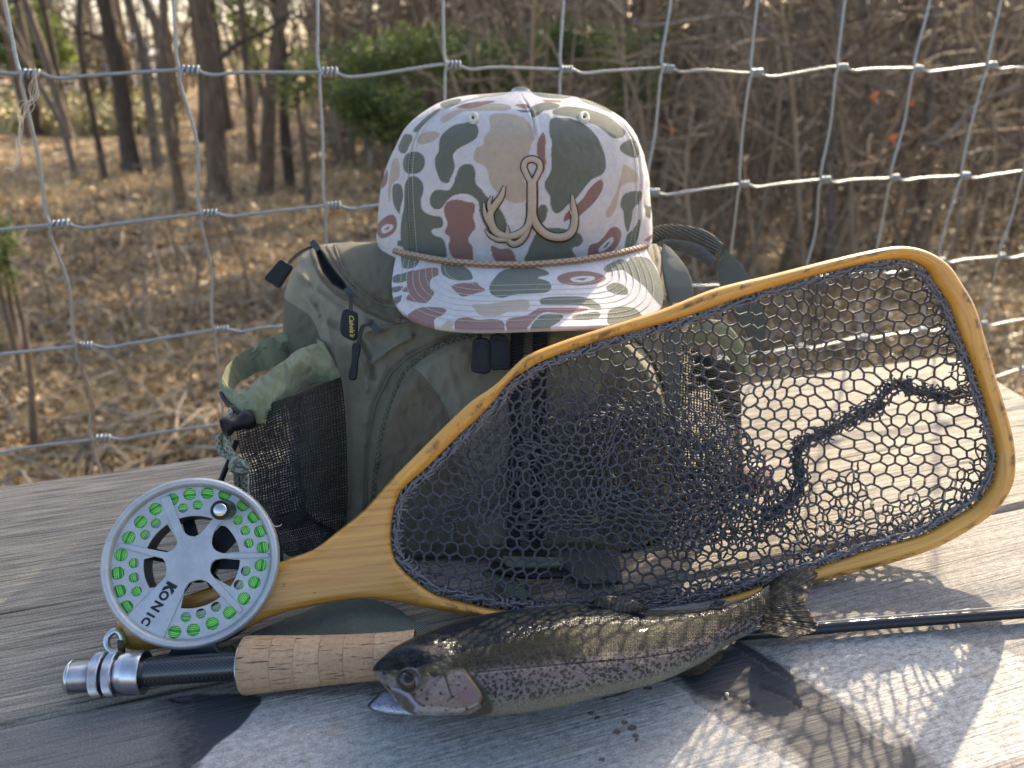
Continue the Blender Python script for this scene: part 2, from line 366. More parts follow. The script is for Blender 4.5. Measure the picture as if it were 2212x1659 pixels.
def plank(name, o0, o1, s0, seed, mat, n=760, m=120, label=None):
    oo = np.linspace(o0, o1, m); 
    O = np.r_[o0, oo, o1]; pad = np.zeros(m + 2, bool); pad[[0, -1]] = True
    T = np.r_[0, np.linspace(0, 1, n), 1]; padu = np.zeros(n + 2, bool); padu[[0, -1]] = True
    send = .742 - (.638 - O) * .337                          # skewed saw cut at the right-hand end
    rr = np.clip((O - (.638 - .03)) / .03, 0, 1); send = send - .022 * rr**2
    S = s0 + T[:, None] * (send[None] - s0); OO = np.broadcast_to(O[None], S.shape)
    wig = .0012 * fnoise(S * 9, OO * 0 + seed, seed); 
    e = np.minimum(np.abs(OO - o0), np.abs(o1 - OO)); e2 = np.minimum(e, (send[None] - S))
    rd = .004
    z = -rd * (1 - np.sqrt(np.clip(1 - (1 - np.clip(e2 / rd, 0, 1))**2, 0, 1))) + .0004 * fnoise(S * 6, OO * 90, seed + 3) - .0003
    z = np.where(pad[None] | padu[:, None], -.038, z)
    OO = OO + np.where(e < .01, wig, 0)
    P = S[..., None] * E1 + OO[..., None] * E2; P[..., 2] = z
    so = np.stack([S + seed * 3.1, OO + seed * 1.7, np.zeros_like(S)], -1).reshape(-1, 3)
    px, py = proj(P.reshape(-1, 3)); at = {'so': so}
    nz = 10 * fnoise(S.ravel() * 60, OO.ravel() * 130, 5)
    if name == 'near':
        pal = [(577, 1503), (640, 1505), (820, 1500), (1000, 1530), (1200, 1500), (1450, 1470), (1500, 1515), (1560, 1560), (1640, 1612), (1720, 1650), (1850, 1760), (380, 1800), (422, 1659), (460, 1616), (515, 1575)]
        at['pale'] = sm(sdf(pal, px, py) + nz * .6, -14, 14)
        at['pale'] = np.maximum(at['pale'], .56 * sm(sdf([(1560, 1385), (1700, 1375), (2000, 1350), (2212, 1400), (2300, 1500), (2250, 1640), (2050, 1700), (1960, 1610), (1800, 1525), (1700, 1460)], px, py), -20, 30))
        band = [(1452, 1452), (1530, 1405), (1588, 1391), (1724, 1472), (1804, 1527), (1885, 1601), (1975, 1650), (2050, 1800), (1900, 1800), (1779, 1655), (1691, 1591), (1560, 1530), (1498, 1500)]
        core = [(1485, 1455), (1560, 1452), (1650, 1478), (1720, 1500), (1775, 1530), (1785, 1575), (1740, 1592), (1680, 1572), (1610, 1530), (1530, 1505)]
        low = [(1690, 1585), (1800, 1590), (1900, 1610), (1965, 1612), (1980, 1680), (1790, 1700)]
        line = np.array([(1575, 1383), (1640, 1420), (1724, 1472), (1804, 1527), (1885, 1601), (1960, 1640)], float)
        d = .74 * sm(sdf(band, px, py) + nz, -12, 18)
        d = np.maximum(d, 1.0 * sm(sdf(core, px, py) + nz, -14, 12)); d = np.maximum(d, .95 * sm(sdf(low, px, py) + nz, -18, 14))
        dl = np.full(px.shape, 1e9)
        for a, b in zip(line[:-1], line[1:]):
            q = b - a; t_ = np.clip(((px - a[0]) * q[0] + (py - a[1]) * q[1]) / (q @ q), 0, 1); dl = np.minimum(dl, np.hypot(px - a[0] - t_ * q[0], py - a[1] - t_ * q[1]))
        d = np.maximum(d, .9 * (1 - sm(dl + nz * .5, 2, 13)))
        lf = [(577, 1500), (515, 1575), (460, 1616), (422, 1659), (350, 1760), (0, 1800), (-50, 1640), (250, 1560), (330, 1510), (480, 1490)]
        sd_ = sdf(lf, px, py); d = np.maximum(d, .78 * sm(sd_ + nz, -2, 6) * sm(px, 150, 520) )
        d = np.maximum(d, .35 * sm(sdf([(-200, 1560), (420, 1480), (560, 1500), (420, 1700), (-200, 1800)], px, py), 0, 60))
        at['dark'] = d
        ru = np.zeros(px.shape)
        for cx, cy, r_ in [(1276, 1540, 9), (1289, 1550, 8), (1332, 1581, 10), (1352, 1543, 6), (1348, 1560, 11), (1365, 1572, 12), (1372, 1590, 9), (1345, 1534, 6), (1395, 1484, 8), (1405, 1487, 6), (1300, 1640, 10), (1375, 1600, 7), (1290, 1600, 5)]:
            ru = np.maximum(ru, 1 - sm(np.hypot(px - cx, (py - cy) * 1.5) + nz * .3, r_ * .5, r_ * 1.3))
        at['rust'] = ru
        cr = np.zeros(px.shape)
        for L in [[(-30, 1573), (20, 1562), (70, 1548)], [(365, 1508), (385, 1515), (410, 1514)], [(1530, 1495), (1575, 1502), (1600, 1515), (1630, 1522)], [(1640, 1480), (1690, 1500), (1740, 1535)]]:
            for a, b in zip(L[:-1], L[1:]):
                a = np.array(a, float); q = np.array(b) - a; t_ = np.clip(((px - a[0]) * q[0] + (py - a[1]) * q[1]) / (q @ q), 0, 1)
                cr = np.maximum(cr, 1 - sm(np.hypot(px - a[0] - t_ * q[0], py - a[1] - t_ * q[1]) + nz * .2, 1, 5))
        at['crack'] = cr
    else:
        cr = np.zeros(px.shape)
        for oc, sa, sb in [(.462, -.9, -.08), (.487, -.9, -.22), (.47, .30, .9), (.52, .42, .9), (.58, -.5, -.3), (.43, .45, .9)]:
            w_ = .0007 + .0003 * fnoise(S.ravel() * 30, S.ravel() * 0, 9)
            cr = np.maximum(cr, (1 - sm(np.abs(OO.ravel() - oc - .0016 * fnoise(S.ravel() * 14, S.ravel() * 0 + oc * 50, 4)), w_ * .4, w_ * 2)) * sm(S.ravel(), sa, sa + .05) * (1 - sm(S.ravel(), sb - .08, sb)))
        at['crack'] = cr
    V = P.reshape(-1, 3); V[:, 2] -= .0012 * np.clip(at['crack'], 0, 1)
    F = gridF(n + 2, m + 2)
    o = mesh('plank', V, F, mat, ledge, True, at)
    tag(o, label)
    return o
plank('far', .3655, .638, -.85, 1, m_wood('far'), 700, 150, 'wide far plank with open ridged grain')
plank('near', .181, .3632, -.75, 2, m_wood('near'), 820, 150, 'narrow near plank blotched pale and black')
m_post = plain('post_wood', (.2, .17, .13), .85, 0, 30, .3, .002)
for s_ in (-.5, .45):
    mb = MB(); c = s_ * E1 + .41 * E2; mb.box((c[0], c[1], -.54), E1 * .045, E2 * .12, np.array([0, 0, .498])); mb.build('support_post', m_post, ledge, False)

# ================================================================ WOVEN WIRE FENCE
FA = R(19.3); F1 = np.array([math.cos(FA), math.sin(FA), 0]); FN = np.array([-math.sin(FA), math.cos(FA), 0])
_p = PD(534., 800., .883); FOFF = float(FN @ _p)
def on_fence(x, y):
    r = _ray(x, y); k = (FOFF - CAM @ FN) / (r @ FN); return CAM + r * k[..., None]
fence = thing('wire_fence', 'galvanised woven wire fence with coiled knots standing behind the plank ledge', 'fence', tuple(on_fence(1106., 900.) * [1, 1, 0] + [0, 0, -1]))
m_wire = plain('galvanised_wire', (.30, .33, .34), .40, .7, 300, .25, .0003)
r1 = [-330, 52, 392, 690, 969, 1211, 1430, 1626, 1806, 1975, 2132, 2275, 2410]; r2 = [-230, 112, 432, 708, 967, 1190, 1402, 1598, 1775, 1930, 2078, 2215, 2345]
s1 = on_fence(np.array(r1, float), 143.) @ F1; 
yy2 = np.interp(r2, [112, 2078], [463, 349]); s2 = on_fence(np.array(r2, float), yy2) @ F1
ZR = [.455, .298, .158, .034, -.072, -.165, -.245]
lean = (s2 - s1) / (.158 - .298)
def fpt(s, z, off=0.0): return F1 * s + FN * (FOFF + off) + np.array([0, 0, z])
rows = []
for k, z in enumerate(ZR):
    P = [fpt(s1[0] - .3, z)]
    for i in range(len(s1)):
        s = s1[i] + lean[i] * (z - .298) * (1 if z < .3 else .3) + .002 * math.sin(i * 2.3 + k * 1.7)
        dz = .0025 * math.sin(i * 1.3 + k * 2.1) - (.004 if i % 2 else 0) * (k % 2)
        rows.append((k, i, s, z + dz))
        P += [fpt(s - .012, z + dz), fpt(s, z + dz), fpt(s + .012, z + dz + .0004), fpt(s + .026, z + dz - .0042), fpt(s + .055, z + dz - .002)]
    mb = MB(); mb.tube(smooth_path(P, 300), .00165, 7); mb.build('line_wire', m_wire, fence)
KN = {(k, i): (s, z) for k, i, s, z in rows}
for i in range(len(s1)):
    P = []
    for k, z in enumerate(ZR):
        s, zz = KN[k, i]; P += [fpt(s - .003, zz + .012, -.0025), fpt(s - .001, zz, -.0038), fpt(s - .003, zz - .012, -.0028)]
        if k < len(ZR) - 1:
            s2_, z2 = KN[k + 1, i]; P.append(fpt((s + s2_) / 2 - .004 * math.sin(i * 1.9 + k), (zz + z2) / 2, -.001))
    mb = MB(); mb.tube(smooth_path(P, 120), .00165, 7); mb.build('stay_wire', m_wire, fence)
kme = None
for (k, i), (s, z) in KN.items():
    if kme is None:
        t_ = np.linspace(0, 3.6 * 2 * np.pi, 64); P = np.stack([.0005 + t_ / t_[-1] * .0145, -.0036 * np.cos(t_), .0036 * np.sin(t_)], 1); P[0] += [-.004, 0, -.003]
        mb = MB(); mb.tube(P, .0016, 6); o = mb.build('wire_knot', m_wire, fence); kme = o.data
    else: o = bpy.data.objects.new('wire_knot', kme); COL.objects.link(o); o.parent = fence; o.matrix_parent_inverse = Matrix.Translation(-fence.location)
    o.location = fpt(s, z); o.rotation_euler = (random.uniform(-.6, .6), random.uniform(-.06, .1), FA); o.scale = (random.uniform(.85, 1.1),) * 3
m_fib = plain('dry_fibre', (.62, .55, .46), .8)
mb = MB()
for j in range(7):
    P = on_fence(np.array([85, 68 + 3 * j, 72 - 4 * j, 52 - j, 44, 47 - j, 36 - 2 * j], float), np.array([150, 185 + 5 * j, 228, 262 + 6 * j, 300, 330 + 5 * j, 362], float)) - FN * (.004 + .001 * j)
    mb.tube(smooth_path(P + RNG.normal(0, .0018, P.shape), 40), .00035, 4)
tag(mb.build('dry_grass_strand', m_fib), 'pale dry grass fibres snagged on the left end of the fence top wire', 'grass strand')
mb = MB()
for j in range(5):
    P = on_fence(np.array([172, 178, 176 + 3 * j, 186, 196 + 2 * j, 206], float), np.array([738, 765, 795, 830, 870, 905 + 8 * j], float)) - FN * (.004 + .001 * j)
    mb.tube(smooth_path(P + RNG.normal(0, .0012, P.shape), 30), .0005, 4)
tag(mb.build('dry_vine', plain('dry_vine', (.25, .19, .14), .85)), 'thin dry vine twisted round the leftmost fence stay above the ledge', 'vine')

# ================================================================ WOODLAND BEHIND
GZ = -1.0
def gz(x, y): 
    x = np.asarray(x, float); y = np.asarray(y, float)
    return GZ + .05 * fnoise(x * .6, y * .6, 11) + .02 * fnoise(x * 2.5, y * 2.5, 12) + .012 * np.clip(y - 12, 0, 60) * (x > -200)
def m_ground():
    t = NT('leaf_litter_ground', .9); v = t.coord('Object')
    a = t.noise(v, 9, 8, .7); b = t.vor(v, 26, out='Color'); hv = t.n('ShaderNodeSeparateColor'); t.l(b, hv.inputs[0])
    c = t.mix(hv.outputs[0], (.17, .10, .048), (.46, .31, .16))
    c = t.mix(t.ramp(a, [(.35, 0), (.7, .8)]), c, (.48, .37, .20))
    c = t.mix(t.ramp(t.noise(v, 1.3, 3), [(.56, 0), (.7, .35)]), c, (.08, .10, .03))
    return t.fin(c, None, t.bump(t.math('ADD', t.vor(v, 30), a), .03, .8))
g = np.r_[np.linspace(-60, -12, 16), np.linspace(-11, 11, 111), np.linspace(12, 70, 18)]; gy = np.r_[np.linspace(-30, -1, 10), np.linspace(-.5, 16, 100), np.linspace(17, 110, 30)]
X, Y = np.meshgrid(g, gy, indexing='ij'); V = np.stack([X, Y, gz(X, Y)], -1).reshape(-1, 3)
tag(mesh('ground', V, gridF(*X.shape), m_ground()), kind='structure')

def m_leafy(name, lo, hi, rough=.55, trans=0.0):
    t = NT(name, rough); f = t.attr('val'); c = t.mix(f, lo, hi)
    t.fin(c)
    if trans:
        tr = t.n('ShaderNodeBsdfTranslucent'); t.l(c, tr.inputs[0]); mx = t.n('ShaderNodeMixShader'); mx.inputs[0].default_value = trans
        t.l(t.b.outputs[0], mx.inputs[1]); t.l(tr.outputs[0], mx.inputs[2]); t.l(mx.outputs[0], t.o.inputs[0])
    return t.m
# leaf litter: curled little leaves
def scatter_leaves(n, d0, d1, size, name, mat, pw=1.0, xr=.85, zo=.0):
    d = d0 + (d1 - d0) * RNG.random(n)**pw; x = (RNG.random(n) * 2 - 1) * d * xr + 0; y = d; z = gz(x, y) + RNG.random(n) * .03 + .008 + zo
    s = size * (0.5 + RNG.random(n)) ; th = RNG.random(n) * 6.28; tx = RNG.normal(0, .45, n); ty = RNG.normal(0, .45, n)
    loc = np.array([(-.5, -.28, .1), (.1, -.38, -.05), (.6, 0, .18), (.1, .38, -.05), (-.5, .28, .1)])
    loc = loc[None] * s[:, None, None]
    c, s_ = np.cos(th)[:, None], np.sin(th)[:, None]
    lx = loc[..., 0] * c - loc[..., 1] * s_; ly = loc[..., 0] * s_ + loc[..., 1] * c; lz = loc[..., 2] + lx * tx[:, None] + ly * ty[:, None]
    V = np.stack([lx + x[:, None], ly + y[:, None], lz + z[:, None]], -1).reshape(-1, 3)
    b = np.arange(n)[:, None] * 5; F = np.concatenate([b + [[0, 1, 3, 4]]], 0); F3 = b + [[1, 2, 3]]
    pt = fnoise(x * 1.1, y * 1.1, 71, 3); mb = MB(); mb.add(V, F, np.repeat(np.clip(RNG.random(n)**1.5 * .8 + .55 * pt, 0, 1), 5)); mb.F3.append(F3)  # broad brighter patches in the leaf colour stand in for sunlit ground
    return tag(mb.build(name, mat, None, False), kind='stuff')
m_lit = m_leafy('fallen_leaves', (.10, .055, .028), (.92, .64, .30), .42, .15)
scatter_leaves(90000, 1.3, 7, .024, 'fallen_leaves', m_lit, 1.3)
scatter_leaves(60000, 6, 24, .045, 'distant_fallen_leaves', m_lit, 1.2)
# dead grass blades
def blades(n, d0, d1, h, mat, name, xr=.85, r=.0016, bend=.7, x0=None, pw=1.2):
    d = d0 + (d1 - d0) * RNG.random(n)**pw; x = (RNG.random(n) * 2 - 1) * d * xr if x0 is None else (x0[0] + (x0[1] - x0[0]) * RNG.random(n)) * d
    hh = h * (.3 + RNG.random(n)); th = RNG.random(n) * 6.28; bd = bend * hh * (.3 + RNG.random(n))
    base = np.stack([x, d, gz(x, d) - .01], 1); dr = np.stack([np.cos(th), np.sin(th), 0 * th], 1)
    mb = MB(); P = [base]
    for k in (1, 2, 3, 4):
        f = k / 4; P.append(base + dr * (bd * f**1.8)[:, None] + np.array([0, 0, 1]) * (hh * (f - .25 * f**3 * bend))[:, None])
    pt = fnoise(x * .8 + 7, d * 1.1, 73, 3); val = np.clip(RNG.random(n) * .6 + .7 * pt + .1, 0, 1)  # golden patches painted into the blades, imitating sun against shade
    for k in range(4): mb.prisms(P[k], P[k + 1], r * (1 + d * .12) * (1 - .2 * k), 3, val)
    return tag(mb.build(name, mat), kind='stuff')
m_gr = m_leafy('dead_grass', (.26, .175, .075), (.95, .72, .34), .45)
blades(30000, 1.5, 13, .13, m_gr, 'dead_grass', bend=1.3)
m_br = m_leafy('brush_stems', (.11, .083, .053), (.40, .305, .20), .8)
# fallen twigs lying in loops
mb = MB()
for k in range(900):
    d = random.uniform(1.5, 7) ; x = random.uniform(-.85, .5) * d; a = random.uniform(0, 6.28); L = random.uniform(.2, .8)
    P = []
    for q in range(7):
        a += random.gauss(0, .28); x2 = x + math.cos(a) * L / 6; d2 = d + math.sin(a) * L / 6; x, d = x2, d2
        P.append((x, d, float(gz(x, d)) + .03 + .12 * math.sin(q / 6 * math.pi) * random.random()))
    mb.tube(P, np.linspace(.007, .003, 7) * random.uniform(.5, 1.1), 4, random.random(), caps=False)
tag(mb.build('fallen_twigs', m_leafy('twigs', (.12, .085, .06), (.55, .43, .30), .8)), kind='stuff')
for i_, (a_, b_, r_) in enumerate([(((200, 990), (330, 880), (430, 825), (520, 800)), 2.6, .016), (((230, 870), (330, 905), (430, 870), (480, 850)), 2.9, .014), (((120, 830), (220, 800), (300, 830)), 3.2, .012)]):
    P = [PZ(float(x), float(y), GZ + .04) for x, y in a_]; mb = MB(); mb.tube(smooth_path(P, 24), np.linspace(r_, r_ * .5, 24), 7, .5)
    tag(mb.build('fallen_branch', m_br), ['fallen bare branch slanting up to the right, nearest the ledge left of the backpack', 'second fallen branch crossing behind the nearest one', 'short fallen branch near the left fence stays'][i_], 'branch', 'fallen branches behind the fence')

def m_bark(name, a, b):
    t = NT(name, .9); v = t.coord('Object', (9, 9, 1.6)); n = t.noise(v, 3, 6, .65, .5)
    c = t.mix(t.ramp(n, [(.3, 0), (.7, 1)]), a, b)
    c = t.mix(t.ramp(t.noise(t.coord('Object', (2, 2, 1)), 2, 3), [(.55, 0), (.75, .3)]), c, (.12, .13, .07))
    return t.fin(c, None, t.bump(n, .03, .9))
BARK = {'brown': m_bark('bark_brown', (.07, .048, .032), (.27, .185, .12)), 'grey': m_bark('bark_grey', (.08, .064, .048), (.27, .22, .17)), 'dark': m_bark('bark_dark', (.035, .027, .020), (.13, .095, .068))}
def grow(mb, p, d, r, L, lvl, rnd, val=0.5):
    """one limb with forks"""
    n = 7; P = [np.array(p, float)]; d = np.array(d, float); rs = [r]
    for k in range(n):
        d = d + rnd.normal(0, .13, 3) + np.array([0, 0, .05]); d /= np.linalg.norm(d)
        P.append(P[-1] + d * L / n); rs.append(r * (1 - .8 * (k + 1) / n))
        if lvl > 0 and k >= 1 and rnd.random() < .72:
            a = rnd.normal(0, 1, 3); a -= d * (a @ d); a /= np.linalg.norm(a)
            grow(mb, P[-1], d * .75 + a * .75, rs[-1] * .6, L * rnd.uniform(.4, .62), lvl - 1, rnd)
    mb.tube(P, rs, 5 if lvl > 0 else 3, val, caps=False)
def tree(pts, wbase, bark, label, height=9.0, seed=0, limbs=9, lvl=2, gzv=None, name='bare_tree'):
    """pts: sight points of the trunk from base upwards; then it carries on above the picture"""
    rnd = np.random.default_rng(seed + 100)
    b = PZ(float(pts[0][0]), float(pts[0][1]), GZ); Y0 = b[1]; D0 = float(dep(b))
    P = [b]
    for x, y in pts[1:]: 
        r_ = _ray(float(x), float(y)); k = Y0 / r_[1]; P.append(CAM + r_ * k + np.array([0, rnd.normal(0, .02 * D0 * .3), 0]))
    rb = wbase / 2 / FV * D0
    d = P[-1] - P[-2]; d = d / np.linalg.norm(d)
    while P[-1][2] < height:
        d = d + rnd.normal(0, .06, 3) + np.array([0, 0, .03]); d /= np.linalg.norm(d); P.append(P[-1] + d * .8)
    P[0] = P[0] - [0, 0, .1]
    n = 40; Q = smooth_path(P, n); hz = np.linspace(0, 1, n); rr = rb * (1 + .45 * np.exp(-hz * 45)) * (1 - .75 * hz) + .004
    rr *= 1 + .05 * rnd.normal(size=n)
    T = thing(name, label, 'tree', tuple(P[0])); mb = MB(); mb.tube(Q, rr, 10, .5); mb.build('trunk', BARK[bark], T)
    mb = MB()
    for k in range(limbs):
        h = int(n * rnd.uniform(.10, .97)); a = rnd.uniform(0, 6.28); up = rnd.uniform(.1, .8)
        grow(mb, Q[h], (math.cos(a), math.sin(a), up), rr[h] * rnd.uniform(.3, .5), rnd.uniform(.12, .28) * height * (1.15 - h / n), lvl, rnd)
    tag(mb.build('branches', BARK[bark], T), kind='stuff'); return T
TR = [
 ([(85, 300), (60, 130), (5, 20)], 20, 'dark', 'dark leaning trunk at the far left edge, behind the pale string on the fence'),
 ([(152, 305), (110, 150), (65, 0)], 19, 'grey', 'grey trunk leaning left, second from the left edge'),
 ([(162, 385), (145, 320), (100, 230), (20, 90)], 12, 'grey', 'thin crooked sapling crossing low between the two left fence stays'),
 ([(230, 398), (205, 300), (182, 120), (168, 0)], 12, 'dark', 'thin dark kinked sapling left of the big dark trunk'),
 ([(285, 372), (268, 260), (255, 170), (228, 0)], 36, 'dark', 'thick dark curved trunk in the second fence opening from the left'),
 ([(343, 368), (322, 220), (300, 100), (268, 0)], 20, 'grey', 'slim trunk just right of the thick dark curved trunk'),
 ([(378, 345), (362, 200), (345, 80), (312, 0)], 22, 'grey', 'curving grey trunk beside the second fence stay'),
 ([(390, 470), (384, 400), (372, 280), (352, 120), (345, 0)], 20, 'brown', 'brown trunk standing behind the second fence stay, rooted nearer than its neighbours'),
 ([(432, 310), (426, 200), (415, 0)], 17, 'dark', 'dark narrow trunk close behind the big brown trunk'),
 ([(474, 437), (462, 300), (450, 150), (430, 0)], 44, 'brown', 'widest brown trunk, upright in the third fence opening'),
 ([(545, 350), (535, 200), (520, 0)], 15, 'brown', 'slender trunk between the widest brown trunk and the next thick one'),
 ([(572, 422), (582, 260), (596, 120), (612, 0)], 28, 'brown', 'brown trunk leaning right behind the third fence stay'),
 ([(628, 412), (618, 260), (608, 100), (590, 0)], 22, 'dark', 'dark trunk with a green tuft beside the third fence stay'),
 ([(1085, 300), (1078, 120), (1065, 0)], 34, 'dark', 'dark trunk standing behind the cedars above the cap'),
 ([(1320, 318), (1315, 150), (1310, 0)], 15, 'brown', 'thin trunk just right of the cap crown'),
 ([(1565, 345), (1574, 190), (1578, 0)], 28, 'brown', 'broad blurred trunk left of the sixth fence stay right of the cap'),
 ([(1720, 356), (1722, 190), (1704, 0)], 17, 'brown', 'slim brown trunk in the middle of the right-hand thicket'),
 ([(1780, 590), (1796, 480), (1790, 330), (1806, 120), (1815, 0)], 19, 'grey', 'crooked grey sapling rising behind the top edge of the net hoop'),
 ([(1990, 520), (2000, 300), (2022, 0)], 18, 'grey', 'thin grey trunk near the right edge, behind the hoop corner'),
 ([(2050, 420), (2046, 200), (2030, 0)], 13, 'dark', 'thin dark trunk nearest the right edge of the thicket'),
 ([(1420, 300), (1440, 150), (1452, 0)], 16, 'brown', 'brown sapling right of the cedars'),
 ([(1895, 400), (1880, 220), (1862, 0)], 15, 'dark', 'dark leaning sapling among the twigs at upper right'),
]
for i, (p, w_, bk, lb) in enumerate(TR): tree(p, w_, bk, lb, 7.5 if p[0][1] > 350 else 10, i, 8)
# a few more trunks behind, towards the sun, that break the light up
def tree_at(x, y, r, bark, label, height, seed, limbs=10, lean=(0, 0)):
    rnd = np.random.default_rng(seed); z0 = float(gz(x, y)); P = [np.array([x, y, z0 - .1])]; d = np.array([lean[0], lean[1], 1.])
    while P[-1][2] < height: d = d + rnd.normal(0, .006, 3); d[2] = 1.0; d /= np.linalg.norm(d); P.append(P[-1] + d * .9)
    n = 44; Q = smooth_path(P, n); hz = np.linspace(0, 1, n); rr = r * (1 + .4 * np.exp(-hz * 40)) * (1 - .6 * hz)
    T = thing('bare_tree', label, 'tree', tuple(P[0])); mb = MB(); mb.tube(Q, rr, 12, .5); mb.build('trunk', BARK[bark], T); mb = MB()
    for k in range(limbs):
        h = int(n * rnd.uniform(.35, .97)); a = rnd.uniform(0, 6.28)
        grow(mb, Q[h], (math.cos(a), math.sin(a), rnd.uniform(.2, .8)), rr[h] * .4, height * rnd.uniform(.1, .2), 2, rnd)
    tag(mb.build('branches', BARK[bark], T), kind='stuff'); return T
def sunward(X_, Y_, dist, side=0.0):
    """ground position 'dist' metres from (X_,Y_) towards the sun, shifted sideways"""
    return X_ + math.sin(SUN_AZ) * dist + math.cos(SUN_AZ) * side, Y_ + math.cos(SUN_AZ) * dist - math.sin(SUN_AZ) * side
x_, y_ = sunward(-.36, .50, 15); tree_at(x_, y_, .30, 'brown', 'stout straight brown trunk added in the right-hand thicket to shade the left planks', 13, 501, 8)  # added trunk on the sun line, its shadow covers the left planks
def leaf_cloud(cs, n, size, seed, mb, flat=.5):
    rn = np.random.default_rng(seed); V = []; 
    for (c, rx, ry, rz, m) in cs:
        k = int(n * m); u = rn.normal(size=(k, 3)); u /= np.linalg.norm(u, axis=1, keepdims=True); rad = rn.random(k)**.45
        clump = 1 + .25 * np.sin(u[:, 0] * 9 + seed) * np.sin(u[:, 2] * 11)
        p = np.array(c) + u * (rad * clump)[:, None] * [rx, ry, rz]
        a = rn.normal(size=(k, 3)) * [1, 1, .5]; a /= np.linalg.norm(a, axis=1, keepdims=True); b = np.cross(a, rn.normal(size=(k, 3))); b /= np.linalg.norm(b, axis=1, keepdims=True)
        s = size * (.5 + rn.random((k, 1))); Q = np.stack([p - a * s, p + b * s * .3, p + a * s, p - b * s * .3], 1).reshape(-1, 3)
        i = np.arange(k)[:, None] * 4; mb.add(Q, i + [[0, 1, 2, 3]], np.repeat(rn.random(k), 4))
# dry-leaf crowns added above the view on the first trunks to dapple the ground
m_dry = m_leafy('added_crown_leaves', (.10, .06, .035), (.34, .21, .11), .5, .3)
DRY = [(12, -1.9), (13, -3.3), (15, -4.6), (12.5, -6.0), (17, -7.4), (14, -8.8), (19, -10.5), (20, -2.6), (21, -5.4), (9, -1.35), (18, -1.5), (11, -2.6), (8, -2.1), (16, -3.9), (13, -1.7)]
DL = ['tall trunk rising directly behind the cap button', 'trunk left of the cap seen through the cedar', 'trunk between the cedar and the third fence stay', 'straight trunk far behind the widest brown trunk', 'distant straight trunk left of the widest brown trunk', 'straight trunk far behind the thick dark curved trunk', 'distant straight trunk at the far left', 'straight trunk right of the cap in the deep thicket', 'very distant straight trunk behind the left edge of the cap', 'upright trunk in the middle of the right-hand wood', 'far upright trunk above the hoop in the right-hand wood', 'upright trunk a little right of the cap crown', 'near upright trunk beside the right edge of the cap crown', 'distant upright trunk just right of the cap button', 'upright trunk behind the fence stays right of centre']
for k, (dd, sd2) in enumerate(DRY):
    x_, y_ = sunward(0, 0, dd, sd2); T_ = tree_at(x_, y_, .10 + .015 * (k % 3), ['brown', 'dark', 'grey'][k % 3], DL[k], 8.5, 600 + k, 8); T_['group'] = 'straight trunks deep in the wood'
    if k > 8: continue
    rnd = np.random.default_rng(700 + k); mb = MB(); leaf_cloud([((x_ + rnd.normal(0, 1.3), y_ + rnd.normal(0, 1.3), rnd.uniform(3.6, 8.6)), rnd.uniform(.5, 1.1), rnd.uniform(.5, 1.1), rnd.uniform(.3, .6), .15) for _ in range(7)], 1500, .085, 800 + k, mb); o = mb.build('added_dry_crown', m_dry, T_, False); o['kind'] = 'stuff'
_r = random.Random(31); _far = sorted([(_r.uniform(-.62, -.20), _r.uniform(15, 30)) for _ in range(13)]); _ord = ['leftmost', 'second from left', 'third from left', 'fourth from left', 'fifth from left', 'sixth from left', 'middle one', 'sixth from right', 'fifth from right', 'fourth from right', 'third from right', 'second from right', 'rightmost'] 
for k, (q_, y_) in enumerate(_far):
    T_ = tree_at(q_ * y_, y_, _r.uniform(.06, .13), _r.choice(['brown', 'grey', 'dark']), 'slender bare trunk, ' + _ord[k] + ' of those farthest off in the left wood', _r.uniform(6, 10), 900 + k, 12); T_['group'] = 'slender trunks in the far left wood'
# bare branches hanging into the picture at upper right
m_gb = BARK['grey']
for pts, D, r_, lb in [([(1300, -10), (1382, 55), (1500, 45), (1600, 35), (1680, 90), (1760, 140), (1860, 215)], 3.2, .011, 'long pale bare branch arching across the upper right'),
                       ([(1400, 100), (1540, 105), (1620, 75), (1680, 40)], 3.4, .009, 'short pale branch below the long arching one'),
                       ([(2330, 150), (2212, 188), (2130, 215), (2085, 255), (2040, 300), (1990, 315)], 2.8, .011, 'forked grey branch reaching in from the right edge'),
                       ([(2100, 240), (2125, 250), (2160, 300), (2215, 330)], 2.8, .006, 'small grey twig forking down at the right edge'),
                       ([(470, 130), (520, 90), (570, 70), (640, 20)], 5.5, .02, 'dark limb leaving the widest brown trunk towards the right')]:
    P = smooth_path(PD(np.array([p[0] for p in pts], float), np.array([p[1] for p in pts], float), D), 30); mb = MB(); mb.tube(P, np.linspace(r_, r_ * .5, 30), 7)
    rnd = np.random.default_rng(int(D * 100))
    for k in range(9): 
        h = rnd.integers(3, 28); grow(mb, P[h], rnd.normal(0, 1, 3) * [1, .4, .7], r_ * .35, .45, 1, rnd)
    tag(mb.build('bare_branch', m_gb if r_ < .02 else BARK['dark']), lb, 'branch', 'bare branches behind the fence')

